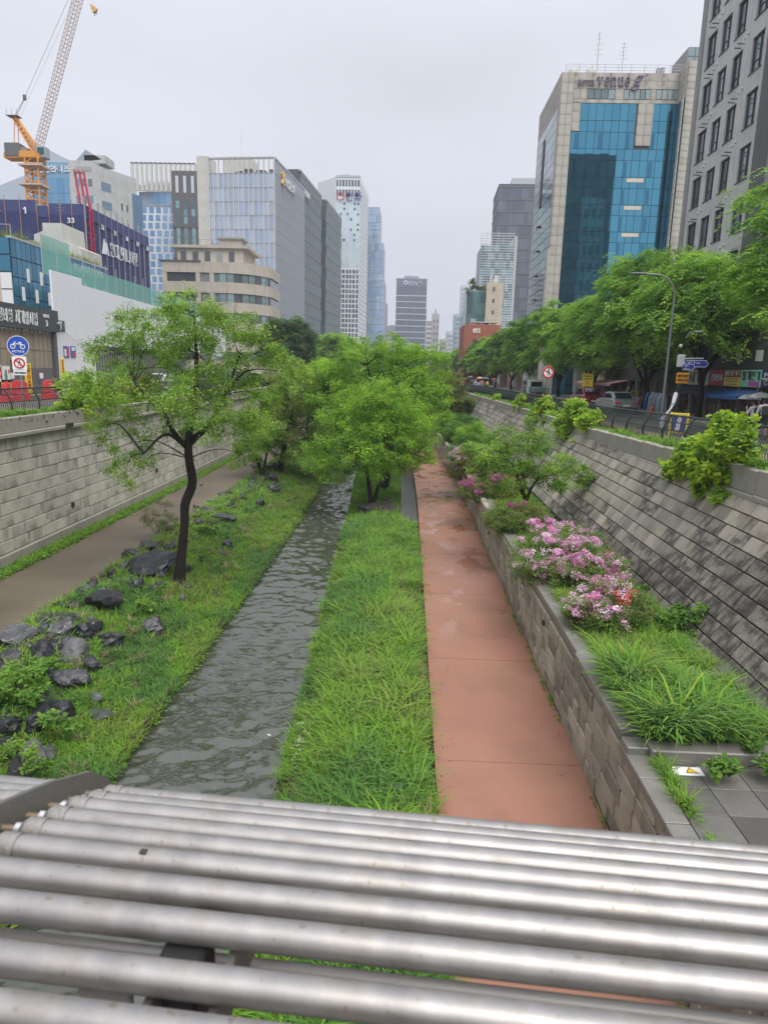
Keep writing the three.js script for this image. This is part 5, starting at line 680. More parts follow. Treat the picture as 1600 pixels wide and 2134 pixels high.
{ // far dark bank tower with white lines
  const t = thing('bank_tower', 'dark tower with thin white floor lines and a logo at the end of the street', 'tower', [-13, 5.2, -600]), w = 26, h = 80;
  block3(t, 'wall', glass([0.13, 0.15, 0.18], 0.25, 0.4), 0, 0, -26, w, h, 0); const f = facade(t, [0, 0, 0.05]); const ys = range(6, 66, 12); bands(f, { w, ys, t: 0.5, d: 0.3, mat: std([0.6, 0.62, 0.64], 0.6) }); panes(f, { x0: 0.5, y0: 1, w: w - 1, h: 65, nx: 10, ny: 13, mats: [glass([0.12, 0.15, 0.2], 0.2, 0.5), glass([0.15, 0.17, 0.2], 0.2, 0.5)], mx: 0.05, my: 0.35 }); block3(f, 'sign_band', std([0.12, 0.14, 0.19], 0.5), 0, 73, 0, w, 80, 0.2);
  part('lettering', lettering('신한은행', 2.6, { dep: 0.3, w: 0.13 }), std([0.75, 0.77, 0.8], 0.6), f, [10, 75.2, 0.2]); part('round_logo', new THREE.TorusGeometry(1.4, 0.35, 6, 20), std([0.7, 0.72, 0.78], 0.6), f, [7.8, 76.6, 0.4]);
  block3(t, 'roof_house', mGreyWall, 6.5, h, -14, 19, h + 2.6, -4); block3(t, 'side_strip', std([0.4, 0.41, 0.42], 0.6), w, 0, -20, w + 0.8, 56, 0);
  const v = thing('grey_block', 'grey block with pale floor bands and a chimney beside the dark bank tower', 'building', [13.6, 5.2, -650]); block3(v, 'wall', mGreyWall, 0, 0, -14, 6.4, 49, 0); block3(v, 'core', std([0.42, 0.41, 0.4], 0.8), 6.4, 0, -14, 13, 56, 0.5); part('chimney', box(1.6, 4, 1.6), mGreyWall, v, [9.5, 58, -4]); { const f2 = facade(v, [0, 0, 0.05]); bands(f2, { w: 6.4, ys: range(2, 44, 10), t: 1.6, mat: std([0.62, 0.62, 0.62], 0.7) }); panes(f2, { x0: 7, y0: 6, w: 6, h: 46, nx: 2, ny: 8, mats: [mDarkWall], mx: 0.9, my: 1.7, z: 0.5 }); }
  [[24.5, -560, 5, 29, 'low dull block behind the far trees', [0.38, 0.36, 0.37]], [29.5, -560, 6.5, 35, 'pale grey-blue far office block', [0.46, 0.49, 0.52]], [35, -560, 6.5, 48.5, 'glass-fronted far office block', [0.34, 0.42, 0.47]], [41.5, -558, 8, 50, 'dark blue far office block with a round white logo', [0.14, 0.19, 0.26]], [44, -620, 7, 78, 'pale far tower peeping behind the green glass building', [0.5, 0.52, 0.55]], [31, -500, 4, 16, 'small white house front far down the street', [0.65, 0.65, 0.64]]].forEach(([x, z, w2, h2, lab, c], i) => { const b = thing('far_block', lab, 'building', [x, 5.2, z]); block3(b, 'wall', std(c, 0.6), 0, 0, -16, w2, h2, 0); const f3 = facade(b, [0, 0, 0.05]); panes(f3, { x0: 0.3, y0: 2, w: w2 - 0.6, h: h2 - 4, nx: 3, ny: Math.round(h2 / 4), mats: [glass(c.map(q => q * 0.7), 0.2, 0.4), glass(c.map(q => q * 0.9), 0.2, 0.4)], mx: 0.2, my: 0.5 }); if (i === 3) part('round_logo', new THREE.TorusGeometry(1.1, 0.3, 6, 16), std([0.75, 0.76, 0.8], 0.6), b, [3.4, h2 - 3.5, 0.3]); });
}
{ // right bank, far to near
  const t = thing('dark_tower', 'dark grey banded office tower rising behind the hotel', 'tower', [34.6, 5.2, -300], -0.03), w = 22, h = 79; block3(t, 'wall', mDarkWall, 0, 0, -24, w, h, 0); const f = facade(t, [0, 0, 0.05]), G = [[0.14, 0.16, 0.19], [0.12, 0.14, 0.17], [0.17, 0.19, 0.22]].map(c => glass(c, 0.2, 0.5)); panes(f, { w, h: h - 1, nx: 14, ny: 16, mats: G, mx: 0.06, my: 0.35 }); bands(f, { w, ys: range(0, h - 1, 16), t: 0.5, mat: std([0.13, 0.135, 0.14], 0.5) }); const l = facade(t, [0, 0, -24], -Math.PI / 2); bands(l, { w: 24, ys: range(0, h - 1, 16), t: 0.6, mat: std([0.13, 0.135, 0.14], 0.5) }); block3(t, 'roof_screen', mSteel, 5.5, h, -14, w, h + 2.8, -2); roofBits(t, 6, w, h + 2.8, -3, -6, 3);
  const s = thing('striped_glass_tower', 'pale green glass block wrapped in thin horizontal louvres', 'building', [21.8, 5.2, -230]), sw = 10.7, sh = 46.4; block3(s, 'wall', std([0.4, 0.46, 0.46], 0.5), 0.2, 0, -14, sw - 0.2, sh - 4, -0.2); const sf = facade(s); panes(sf, { w: sw, h: sh - 3.4, nx: 9, ny: 18, mats: [[0.4, 0.5, 0.52], [0.3, 0.42, 0.43], [0.5, 0.57, 0.6], [0.22, 0.28, 0.3]].map(c => glass(c, 0.12, 0.6)), mx: 0.05, my: 0.08 }); bands(sf, { w: sw, ys: range(0.4, sh, 60), t: 0.12, d: 0.5, mat: std([0.62, 0.65, 0.65], 0.5), name: 'louvre' }); fins(sf, { w: sw, n: 6, y0: sh - 4, h: 4, t: 0.1, d: 0.1, mat: mSteel }); block3(s, 'side_wall', std([0.4, 0.42, 0.42], 0.6), sw, 0, -14, sw + 0.9, sh - 0.8, 0.3);
  const g = thing('green_glass_block', 'green glass block with a roof garden', 'building', [15, 5.2, -190]); block3(g, 'wall', std([0.2, 0.3, 0.29], 0.6), 0, 0, -12, 5, 24.2, -0.05); panes(facade(g), { w: 5, h: 24, nx: 3, ny: 8, mats: [[0.16, 0.3, 0.29], [0.12, 0.24, 0.24], [0.2, 0.34, 0.33]].map(c => glass(c, 0.12, 0.6)), mx: 0.04, my: 0.05 }); panes(facade(g, [0, 0, -12], -Math.PI / 2), { w: 12, h: 24, nx: 5, ny: 8, mats: [glass([0.2, 0.33, 0.33], 0.12, 0.6)], mx: 0.05, my: 0.05 });
  seed(510); bush('roof_garden_tree', 'dark pine-like trees on the roof of the green glass block', 'roof garden', [[16.2, 31, -191, 1.1, 1.8, 1], [18.5, 30.3, -191, 1, 1, 1], [15.1, 29.4, -190, 0.6, 1.2, 0.7], [19.4, 30.6, -192, 0.6, 1.2, 0.7]], LG.far, [...GREEN.dark, [0.16, 0.05, 0.07]], 26, { y0: 29.4 });
  const b = thing('stone_block', 'slim beige stone building with a column of small windows', 'building', [20, 5.2, -188.5]); block3(b, 'wall', mBeige, 0, 0, -12, 4.4, 26.2, 0); panes(facade(b, [0, 0, 0.03]), { x0: 1.3, y0: 2, w: 1.3, h: 24, nx: 1, ny: 8, mats: [mDarkWall], mx: 0.4, my: 1.0 }); roofBits(b, 0, 4.4, 26.2, -1, -4, 5, mWhiteWall);
  const r = thing('brick_building', 'red brick building with a white sign and dark square windows', 'building', [11.6, 5.1, -150]), mB = std([0.42, 0.15, 0.1], 0.85, { map: T.grain }); block3(r, 'wall', mB, 0, 0, -14, 7.8, 12.7, 0); panes(facade(r, [0, 0, 0.04]), { x0: 1.2, y0: 4.5, w: 6.2, h: 5.4, nx: 2, ny: 1, mats: [glass([0.1, 0.1, 0.11], 0.2, 0.3)], mx: 0.75, my: 0.3 }); fins(facade(r, [0, 0, 0.1]), { x0: 4.9, w: 1.8, n: 3, y0: 4.8, h: 4.9, t: 0.08, d: 0.1, mat: mDarkWall }); part('sign_board', box(1.5, 0.9, 0.1), std([0.75, 0.74, 0.72], 0.6), r, [2.6, 11.4, 0.06]); part('lettering', lettering('스톤', 0.6, { dep: 0.05 }), std([0.4, 0.12, 0.1], 0.6), r, [1.95, 11.1, 0.12]); roofBits(r, 0.5, 7, 12.7, -2, -8, 4);
  part('roof_canopy', mg([box(6, 0.15, 3, 4.5, 13.4, -4), bar([2, 12.7, -4], [2, 13.4, -4], 0.1), bar([7, 12.7, -4], [7, 13.4, -4], 0.1)]), mWhiteWall, r);
  const wv = thing('white_house', 'low white building beside the red brick building', 'building', [19.6, 5.1, -146]); block3(wv, 'wall', mWhiteWall, 0, 0, -10, 5.4, 11.6, 0); panes(facade(wv, [0, 0, 0.03]), { x0: 1, y0: 5, w: 3.6, h: 5, nx: 2, ny: 2, mats: [glass([0.2, 0.22, 0.24], 0.2, 0.3)], mx: 0.5, my: 0.5 });
}
{ // hotel
  const t = thing('hotel', 'beige stone hotel with a blue glass front and rooftop lettering', 'hotel', [16.6, 5.1, -87]), w = 14.8, h = 36.7, d = 13.6, mSt = bumped(std([0.475, 0.465, 0.45], 0.8, { map: T.block })), mSt2 = bumped(std([0.42, 0.41, 0.395], 0.8, { map: T.block })), mFr = std([0.05, 0.06, 0.07], 0.5), mJ = std([0.22, 0.2, 0.17], 0.9);
  block3(t, 'wall', mJ, 0.08, 0, -d, w - 0.08, h - 0.05, -0.08);
  const slab = (f, x0, x1, y0, y1, cw, chh, z = 0) => { const nx = Math.max(1, Math.round((x1 - x0) / cw)), ny = Math.max(1, Math.round((y1 - y0) / chh)), g = bevel((x1 - x0) / nx - 0.02, (y1 - y0) / ny - 0.02, 0.12, 0.008); for (let j = 0; j < ny; j++) for (let i = 0; i < nx; i++) part('stone_panel', g, rnd() < 0.75 ? mSt : mSt2, f, [x0 + (i + 0.5) * (x1 - x0) / nx, y0 + (j + 0.5) * (y1 - y0) / ny, z]); };
  const f = facade(t), B = [[0.1, 0.33, 0.46], [0.11, 0.35, 0.48], [0.095, 0.31, 0.43]].map(c => glass(c, 0.03, 0.9));
  slab(f, 0, 1.45, 0, h, 0.75, 1.1); slab(f, 1.45, 13.5, 33.5, 33.9, 1.6, 0.4); slab(f, 1.45, 13.5, 35.0, h, 2, 0.85); slab(f, 9.0, 10.8, 29.0, 33.5, 0.9, 1.1); slab(f, 1.45, 3.0, 33.9, 35.0, 0.8, 1.1); slab(f, 6.2, 7.2, 33.9, 35.0, 0.8, 1.1); slab(f, 10.3, 10.9, 33.9, 35.0, 0.6, 1.1);
  const GX = 1.5, GW = 11.9, NF = 11, FH = 33.5 / NF, cols = 13, cw = GW / cols;
  const notch = (i, y) => (y > 29.0 && (i === 8 || i === 9)) || (y > 30.6 && i === 0);
  slab(f, 1.45, 2.4, 30.5, 33.6, 0.95, 1.1);
  for (let k = 0; k < NF; k++) for (const [a, b] of [[0, 0.4], [0.4, 1]]) { const g = box(cw - 0.05, (b - a) * FH - 0.05, 0.05); for (let i = 0; i < cols; i++) { const y = (k + (a + b) / 2) * FH; if (notch(i, y)) continue; const o = part('glass_pane', g, pick(B), f, [GX + (i + 0.5) * cw, y, -0.03]); o.rotation.set(rr(-.0025, .0025), rr(-.0025, .0025), 0); } }
  block3(f, 'glazing_backing', mFr, GX, 0, -0.09, GX + GW, 33.5, -0.065);
  for (let k = 0; k < 8; k++) for (const i of [7.6, 8.7]) { part('beige_panel', box(cw * 1.1, 0.42, 0.06), std([0.62, 0.53, 0.45], 0.7), f, [GX + (i + 0.5) * cw, (k + 0.9) * FH + 1.2, 0.02]); }
  for (let k = 0; k < NF - 1; k++) for (const i of [6.7, 9.9, 3.2, 0.2]) { if ((i < 4) && k < NF - 2 && k % 1 === 0 && k < 8) continue; part('vent_window', mg([box(0.42, 1.5, 0.05), box(0.5, 0.05, 0.07, 0, 0.77, 0), box(0.5, 0.05, 0.07, 0, -0.77, 0)]), glass([0.06, 0.2, 0.31], 0.05, 0.85), f, [GX + (i + 0.5) * cw, k * FH + 2.1, 0.0]); }
  panes(f, { x0: 3.0, y0: 33.93, w: 3.2, h: 1.05, nx: 4, ny: 1, mats: [glass([0.3, 0.36, 0.36], 0.1, 0.3), glass([0.18, 0.22, 0.22], 0.1, 0.3)], mx: 0.04, my: 0.04 }); panes(f, { x0: 7.2, y0: 33.93, w: 3.1, h: 1.05, nx: 5, ny: 1, mats: [glass([0.3, 0.36, 0.36], 0.1, 0.3), glass([0.2, 0.25, 0.25], 0.1, 0.3)], mx: 0.04, my: 0.04 }); panes(f, { x0: 10.9, y0: 33.93, w: 2.6, h: 1.05, nx: 4, ny: 1, mats: [glass([0.32, 0.38, 0.37], 0.1, 0.3)], mx: 0.04, my: 0.04 });
  // projecting pier on the right with dark glass return
  block3(t, 'pier_return', glass([0.03, 0.09, 0.12], 0.05, 0.8), 13.42, 0, 0, 13.5, 33.4, 2.2); block3(t, 'pier_core', mJ, 13.52, 0, -6, w + 1.2, h + 0.4, 2.2); slab(facade(t, [13.5, 0, 2.28]), 0, 2.5, 0, h + 0.4, 1.25, 0.72); slab(facade(t, [13.44, 0, 0.05], -Math.PI / 2), 0, 2.15, 33.4, h + 0.4, 1.0, 0.8); slab(facade(t, [13.3, 0, 1.7], -Math.PI / 2), 0, 0.55, 0, 33.4, 0.55, 0.72);
  // canal side: grey glass in a stone frame
  const l = facade(t, [0, 0, -d], -Math.PI / 2), GG = [[0.2, 0.26, 0.28], [0.16, 0.21, 0.22], [0.26, 0.33, 0.35]].map(c => glass(c, 0.06, 0.8)); slab(l, 0, d, 33.4, h, 1.2, 0.8); slab(l, d - 1, d, 0, 33.4, 1.0, 1.1); slab(l, 0, 0.5, 0, 33.4, 0.5, 1.1); panes(l, { x0: 0.5, w: d - 1.5, h: 33.4, nx: 9, ny: 28, mats: GG, mx: 0.04, my: 0.04, d: 0.12 }); block3(l, 'louvre_shaft', mFr, 4.5, 24, 0, 5.6, 32, 0.15); for (let k = 0; k < 7; k++) part('open_vent', box(0.9, 0.08, 0.4), mFr, l, [5 + (k % 2) * 0.2, 3 + k * 3.1, 0.2], [0.5, 0, 0]);
  block3(t, 'corner_strip', mWhiteWall, -0.12, 0, -1.6, 0.02, 17.5, 0.02);
  const pp = std([0.13, 0.1, 0.17], 0.5), word = (txt, hh, x0, x1, y, sh) => { const g = lettering(txt, hh, { font: F_SERIF, dep: 0.14 }); if (sh) g.applyMatrix4(new THREE.Matrix4().makeShear(0, 0, 0.35, 0, 0, 0)); g.computeBoundingBox(); const bb = g.boundingBox; g.translate(-bb.min.x, 0, 0).scale((x1 - x0) / (bb.max.x - bb.min.x), 1, 1); part('lettering', g, pp, f, [x0, y, 0.1]); }; word('HOTEL', 0.75, 1.85, 3.75, 35.3); word('venue', 1.75, 4.05, 7.75, 35.25); word('g', 1.9, 7.95, 9.3, 35.3, true);
  const roofR = []; for (let k = 0; k <= 9; k++) roofR.push(bar([0.5 + k * 1.5, h, -0.6], [0.5 + k * 1.5, h + 1.1, -0.6], 0.03, 4)); for (const y of [0.5, 0.8, 1.1]) roofR.push(bar([0.5, h + y, -0.6], [14, h + y, -0.6], 0.025, 4)); part('roof_railing', mg(roofR), mSteel, t); antenna(t, 7.3, h, -2, 4); antenna(t, 4.6, h, -3, 5.5); for (const x of [1.4, 3.4]) part('dish', new THREE.SphereGeometry(0.7, 14, 8, 0, 6.3, 0, 0.9).rotateX(1.0), mWhiteWall, t, [x, h + 0.2, -1.2]); roofBits(t, 9, 13.5, h, -1.5, -4, 4);
}
{ // grey building with staggered windows
  const t = thing('grey_apartment', 'grey panel building with dark windows and pipe vents rising behind the shops', 'building', [23, 5, -62.5]), d = 15, h = 35.4, mG = bumped(std([0.56, 0.56, 0.585], 0.75, { map: T.conc })), mG2 = std([0.3, 0.305, 0.32], 0.7, { map: T.conc }), mD = std([0.11, 0.112, 0.12], 0.7, { map: T.conc });
  // local: facade faces -x; l runs along +z from the far end
  block3(t, 'wall', mD, 0.25, 0, 0.02, 7.2, h, 20); const l = facade(t, [0, 0, 0], -Math.PI / 2);
  const win = [[1.4, 3.15], [4.0, 5.6], [6.5, 8.1], [9.5, 11.2]], top0 = 25.6, FH = 3.5, WH = 2.3; // columns from the far end
  const rowsT = range(-6, 2, 8).map(k => top0 + k * FH);
  // wall built round the openings: piers and spandrels
  const xs = [0.7, ...win.flat(), 12.4];
  for (let k = 0; k < xs.length; k += 2) block3(l, 'wall_pier', mG, xs[k], 0, -0.25, xs[k + 1], h, 0);
  for (const [a, b] of win) { let y = 0; for (const tp of [...rowsT, h + WH]) { const y1 = tp - WH; if (y1 > y) block3(l, 'spandrel', mG, a, y, -0.25, b, Math.min(h, y1), -0.002); y = tp; } }
  block3(l, 'corner_pilaster', mG2, 0, 0, -0.3, 0.7, h, 0.12); block3(l, 'dark_pilaster', mD, 12.4, 0, -0.3, 14.6, h, 0.35); block3(l, 'edge_pilaster', mG2, 14.6, 0, -0.3, 15.0, h, 0.4); block3(l, 'near_wall', mG, 15.0, 0, -0.3, 20, h, 0.05);
  const fr = std([0.04, 0.045, 0.05], 0.5), gA = glass([0.16, 0.2, 0.22], 0.05, 0.55), gB = glass([0.05, 0.05, 0.06], 0.1, 0.2), pipe = cyl(0.05, 0.05, 0.5, 8).rotateX(Math.PI / 2), dome = new THREE.SphereGeometry(0.1, 8, 6), mW = std([0.6, 0.6, 0.6], 0.5), mP = std([0.25, 0.25, 0.26], 0.4, { metalness: 0.6 });
  for (const tp of rowsT) win.forEach(([a, b], c) => {
    const wn = sub('window', l, [(a + b) / 2, tp - WH / 2, -0.2]), w = b - a;
    part('frame', mg([box(w, 0.08, 0.1, 0, WH / 2 - 0.04, 0.02), box(w, 0.08, 0.1, 0, -WH / 2 + 0.04, 0.02), box(0.07, WH, 0.1, -w / 2 + 0.035, 0, 0.021), box(0.07, WH, 0.1, w / 2 - 0.035, 0, 0.021), box(0.07, WH, 0.09, 0.1, 0, 0.018), box(w, 0.06, 0.085, 0, -WH * 0.18, 0.016)]), fr, wn);
    part('glass_pane', box(w * 0.55, WH, 0.02, -w * 0.22, 0, 0), c % 2 ? gA : gB, wn); part('glass_pane', box(w * 0.45, WH, 0.02, w * 0.27, 0, -0.003), c % 2 ? gB : gA, wn); part('sill', bevel(w + 0.1, 0.06, 0.3, 0.01, 0, -WH / 2 - 0.03, 0.12), fr, wn);
    if (c === 0 || c === 2) for (const k of [0, 0.45]) { part('vent_pipe', pipe, mP, l, [b + 0.25 + k, tp - 0.1 + k * 0.2, 0.25]); part('vent_cap', dome, mW, l, [b + 0.2 + k, tp + 0.55 + k * 0.3, 0.03]); }
  });
  block3(t, 'back_stair', mGreyWall, 2.5, 0, -1.2, 6, 29, 0.02); { const bk = facade(t, [7.2, 0, 0], Math.PI); panes(bk, { x0: 0.4, y0: 3, w: 6.4, h: 31, nx: 4, ny: 11, mats: [gA, gB], mx: 0.5, my: 0.7 }); panes(facade(t, [6, 0, -1.25], Math.PI), { x0: 0.2, y0: 2, w: 3.1, h: 26, nx: 3, ny: 10, mats: [gA], mx: 0.2, my: 0.6 }); }
  const sc = thing('roof_screen', 'small glass rooftop box between hotel and grey building', 'building', [36.6, 5, -104]); block3(sc, 'wall', mGreyWall, 0.1, 0, -6, 5, 46.8, -0.05); panes(facade(sc), { y0: 42, w: 5, h: 4.8, nx: 5, ny: 4, mats: [glass([0.3, 0.36, 0.36], 0.1, 0.5)], mx: 0.05, my: 0.05 });
}
// ───────── building-site side ─────────
seed(600);
{ // blue-white tower and dark tower
  const t = thing('hotel_tower', 'blue and white tower with staggered panels and an open roof frame', 'tower', [-118.5, 5.3, -300]), w = 27, h = 85, Bl = [[0.13, 0.27, 0.46], [0.17, 0.32, 0.5], [0.22, 0.38, 0.56]].map(c => glass(c, 0.1, 0.7)), Wp = std([0.6, 0.62, 0.64], 0.7);
  block3(t, 'wall', Wp, 0, 0, -22, w, h - 17, -0.05); panes(facade(t), { w: w - 6, h: h - 17, nx: 7, ny: 22, mats: Bl, mx: 0.55, my: 0.42, off: (i, j) => (j % 3 === 0 ? 0.35 : j % 3 === 1 ? -0.35 : 0), d: 0.1 });
  block3(t, 'recessed_floor', std([0.2, 0.26, 0.33], 0.5), 2, h - 17, -20, w, h - 11, -2); block3(t, 'terrace_slab', std([0.25, 0.27, 0.3], 0.7), -0.3, h - 17, -22, w, h - 16.4, 0.2); panes(facade(t, [8, h - 16.2, -1.9]), { w: 16, h: 5, nx: 6, ny: 1, mats: Bl, mx: 0.1, my: 0.2 });
  block3(t, 'crown_back', std([0.38, 0.4, 0.42], 0.7), 0.3, h - 11, -20, w, h - 4, -14); for (const x of range(0.3, w - 0.3, 13)) part('crown_post', box(1.1, 11, 0.8), mWhiteWall, t, [x, h - 5.5, -0.3]); block3(t, 'crown_beam', mGreyWall, 0, h - 0.5, -0.7, w, h, 0.1); block3(t, 'crown_base', mWhiteWall, 0, h - 11, -0.9, w, h - 8.6, -0.72); for (let k = 1; k < 6; k++) part('crown_post', box(0.8, 11, 1.1), mWhiteWall, t, [w - 0.4, h - 5.5, -k * 3]); part('crown_beam', box(0.8, 0.5, 18), mGreyWall, t, [w - 0.4, h - 0.26, -9.6]);
  const k = thing('dark_brick_tower', 'dark brick tower with groups of green-tinted windows', 'tower', [-96.6, 5.3, -285]), kw = 10.4, kh = 78, mK = std([0.13, 0.125, 0.12], 0.8, { map: T.grain }), GK = [[0.2, 0.36, 0.37], [0.13, 0.26, 0.28], [0.08, 0.13, 0.15]].map(c => glass(c, 0.12, 0.5)); block3(k, 'wall', mK, 0, 0, -18, kw, kh, 0); const f = facade(k, [0, 0, 0.03]);
  [[58, 9], [46, 11], [33, 12], [22, 9], [11, 9], [2, 8]].forEach(([y, hh]) => panes(f, { x0: 0.6, y0: y, w: kw - 1, h: hh, nx: 3, ny: Math.round(hh / 3.6), mats: GK, mx: 0.85, my: 0.12 })); bands(f, { w: kw, ys: [57, 45.4, 32.4, 21.4, 10.4], t: 0.4, mat: mDarkWall }); panes(f, { x0: 0.6, y0: 69, w: kw - 1, h: 8, nx: 3, ny: 1, mats: [std([0.5, 0.53, 0.58], 0.8)], mx: 1.0, my: 0.9 });
}
{ // life-insurance tower
  const t = thing('gabled_tower', 'blue glass and grey tower with pitched glass roofs behind the navy sheeting', 'tower', [-118, 5.3, -200]), G = [[0.13, 0.3, 0.46], [0.17, 0.34, 0.5]].map(c => glass(c, 0.1, 0.7)), Gp = [[0.36, 0.45, 0.52], [0.42, 0.5, 0.57]].map(c => glass(c, 0.12, 0.6)), C = std([0.5, 0.52, 0.53], 0.75, { map: T.conc });
  part('wall', prism([[-14, 0], [11, 0], [11, 54.5], [-14, 45]], 14).translate(0, 0, -14.1), std([0.36, 0.42, 0.48], 0.5), t); const fa = facade(t, [-14, 0, 0]); panes(fa, { w: 25, h: 44, nx: 12, ny: 10, mats: Gp, mx: 0.05, my: 0.1 }); bands(fa, { w: 25, ys: range(20, 44, 6), t: 0.3, mat: mSteel });
  block3(t, 'glass_wing', std([0.16, 0.3, 0.42], 0.4), 11, 0, -16, 21.5, 57, 0.3); panes(facade(t, [11, 0, 0.35]), { w: 10.5, h: 53, nx: 6, ny: 13, mats: G, mx: 0.04, my: 0.06 }); part('pitched_roof', prism([[9, 54.5], [12, 57], [16, 60.2], [23, 57], [21.5, 57]], 12).translate(0, 0, -12), glass([0.42, 0.48, 0.53], 0.2, 0.4), t);
  part('lettering', lettering('신한라이프', 1.7, { dep: 0.15, w: 0.13 }), std([0.78, 0.8, 0.82], 0.6), t, [12.6, 54.3, 0.5]);
  part('wall', mg([boxA(21.5, 0, -15, 29, 57.5, 0.4)]), C, t); panes(facade(t, [21.5, 0, 0.42]), { x0: 1.4, y0: 28, w: 5.4, h: 26, nx: 3, ny: 6, mats: [glass([0.16, 0.28, 0.4], 0.15, 0.5), glass([0.14, 0.17, 0.2], 0.2, 0.3)], mx: 0.3, my: 1.2 }); block3(t, 'louvre', mGreyWall, 23.5, 54.8, 0.4, 28, 56, 0.5);
  const r = facade(t, [29, 0, 0.4], Math.PI / 2 - 0.42); block3(r, 'side_wall', C, 0, 0, -8, 15, 56.5, 0); panes(r, { x0: 1, y0: 24, w: 5, h: 30, nx: 1, ny: 6, mats: [glass([0.2, 0.3, 0.4], 0.15, 0.5)], mx: 0.8, my: 1.4, z: 0.03 }); panes(r, { x0: 8, y0: 24, w: 4, h: 26, nx: 2, ny: 5, mats: [mDarkWall], mx: 0.7, my: 1.7, z: 0.03 }); block3(r, 'glass_edge', glass([0.22, 0.36, 0.5], 0.12, 0.6), 13, 0, -4, 17, 52, 0.1); part('pitched_roof', prism([[22, 57.5], [25.5, 61], [30, 58.5]], 8).translate(0, 0, -10), glass([0.3, 0.34, 0.38], 0.25, 0.4), t); block3(t, 'roof_house', C, 25, 57.5, -8, 31, 59.6, -2);
}
{ // beige rounded office
  const t = thing('beige_office', 'beige office block with ribbon windows and a rounded corner', 'building', [-44.6, 5.3, -125]), mB = bumped(std([0.5, 0.465, 0.415], 0.8, { map: T.conc })), Gs = [[0.2, 0.28, 0.28], [0.26, 0.36, 0.35], [0.1, 0.11, 0.12], [0.3, 0.33, 0.34]].map(c => glass(c, 0.1, 0.4)), fr = std([0.1, 0.1, 0.1], 0.5);
  const R = 8, W = 18.2, plan = (o) => { const p = [[0, 14], [0, -o]]; p.push([W - R, -o]); for (let k = 1; k <= 7; k++) { const a = k / 8 * Math.PI * 0.42; p.push([W - R + (R + o) * Math.sin(a), R - (R + o) * Math.cos(a) - 0]); } p.push([W + o * 0.9, R * 0.75], [W + o, 14]); return p; };
  const layer = (name, y, hh, o, m) => { const s = new THREE.Shape(plan(o).map(p => new THREE.Vector2(p[0], p[1]))); part(name, metreUV(new THREE.ExtrudeGeometry(s, { depth: hh, bevelEnabled: false }).rotateX(-Math.PI / 2)), m, t, [0, y, 0]); };
  for (let k = 0; k < 6; k++) { const y = k * 3.42; layer('spandrel', y + 1.55, 1.87, 0.3, mB); layer('glazing_core', y + 0.0, 1.55, 0, Gs[2]); }
  // windows on flat and curve
  for (let k = 0; k < 6; k++) { const y = k * 3.42 + 0.78; const seg = [[0, 0.8, 0.8, 0], [0.8, 2.6, 1, 0], [2.6, 4.4, 0, 0], [4.4, 5.2, 0, 0], [5.4, 7.2, 1, 1], [7.5, 8.6, 2, 0], [8.6, 10, 2, 0]]; for (const [a, b, ty] of [[0.9, 2.6, 2], [2.65, 4.3, 2], [4.35, 6.0, 2], [6.9, 8.5, 3], [9.4, 10.2, 0]]) part('window', box(b - a, 1.45, 0.06), Gs[ty], t, [(a + b) / 2, y, 0.05]); for (const [a, b] of [[0, 0.85], [6.05, 6.85], [8.55, 9.35]]) part('pier', box(b - a, 1.55, 0.28), mB, t, [(a + b) / 2, y, 0.13]);
    for (let q = 0; q < 8; q++) { const a = (q + 0.5) / 8 * Math.PI * 0.42, x = W - R + (R + 0.06) * Math.sin(a), z = -(R - (R + 0.06) * Math.cos(a)); const o = part('window', box(1.15, 1.42, 0.05), Gs[q % 3 === 2 ? 2 : (q + k) % 2], t, [x, y, z]); o.rotation.y = a; part('mullion', box(0.06, 1.5, 0.1), fr, t, [x + 0.62 * Math.cos(a), y, z - 0.62 * Math.sin(a)], [0, a, 0]); part('transom', box(1.2, 0.05, 0.09), fr, t, [x, y - 0.35, z], [0, a, 0]); } }
  block3(t, 'penthouse', mB, 2, 20.5, -12, 14, 23.2, -2.5); block3(t, 'roof_slab', mB, 1, 23.2, -13, 15, 23.7, -2); block3(t, 'penthouse', mB, 9, 23.7, -9, 13, 25.3, -5); block3(t, 'roof_slab', mGreyWall, 8.6, 25.3, -9.4, 13.4, 25.6, -4.6); panes(facade(t, [2, 20.6, -2.47]), { w: 11, h: 2.4, nx: 5, ny: 1, mats: [Gs[2], Gs[3], mWhiteWall], mx: 0.6, my: 0.35 }); block3(t, 'eave', fr, -0.6, 20.52, -3, 7, 20.7, 0.5); part('roof_railing', mg(range(3, 14, 10).map(x => bar([x, 23.7, -2.2], [x, 24.6, -2.2], 0.03, 4)).concat([bar([3, 24.6, -2.2], [14, 24.6, -2.2], 0.03, 4)])), fr, t);
}
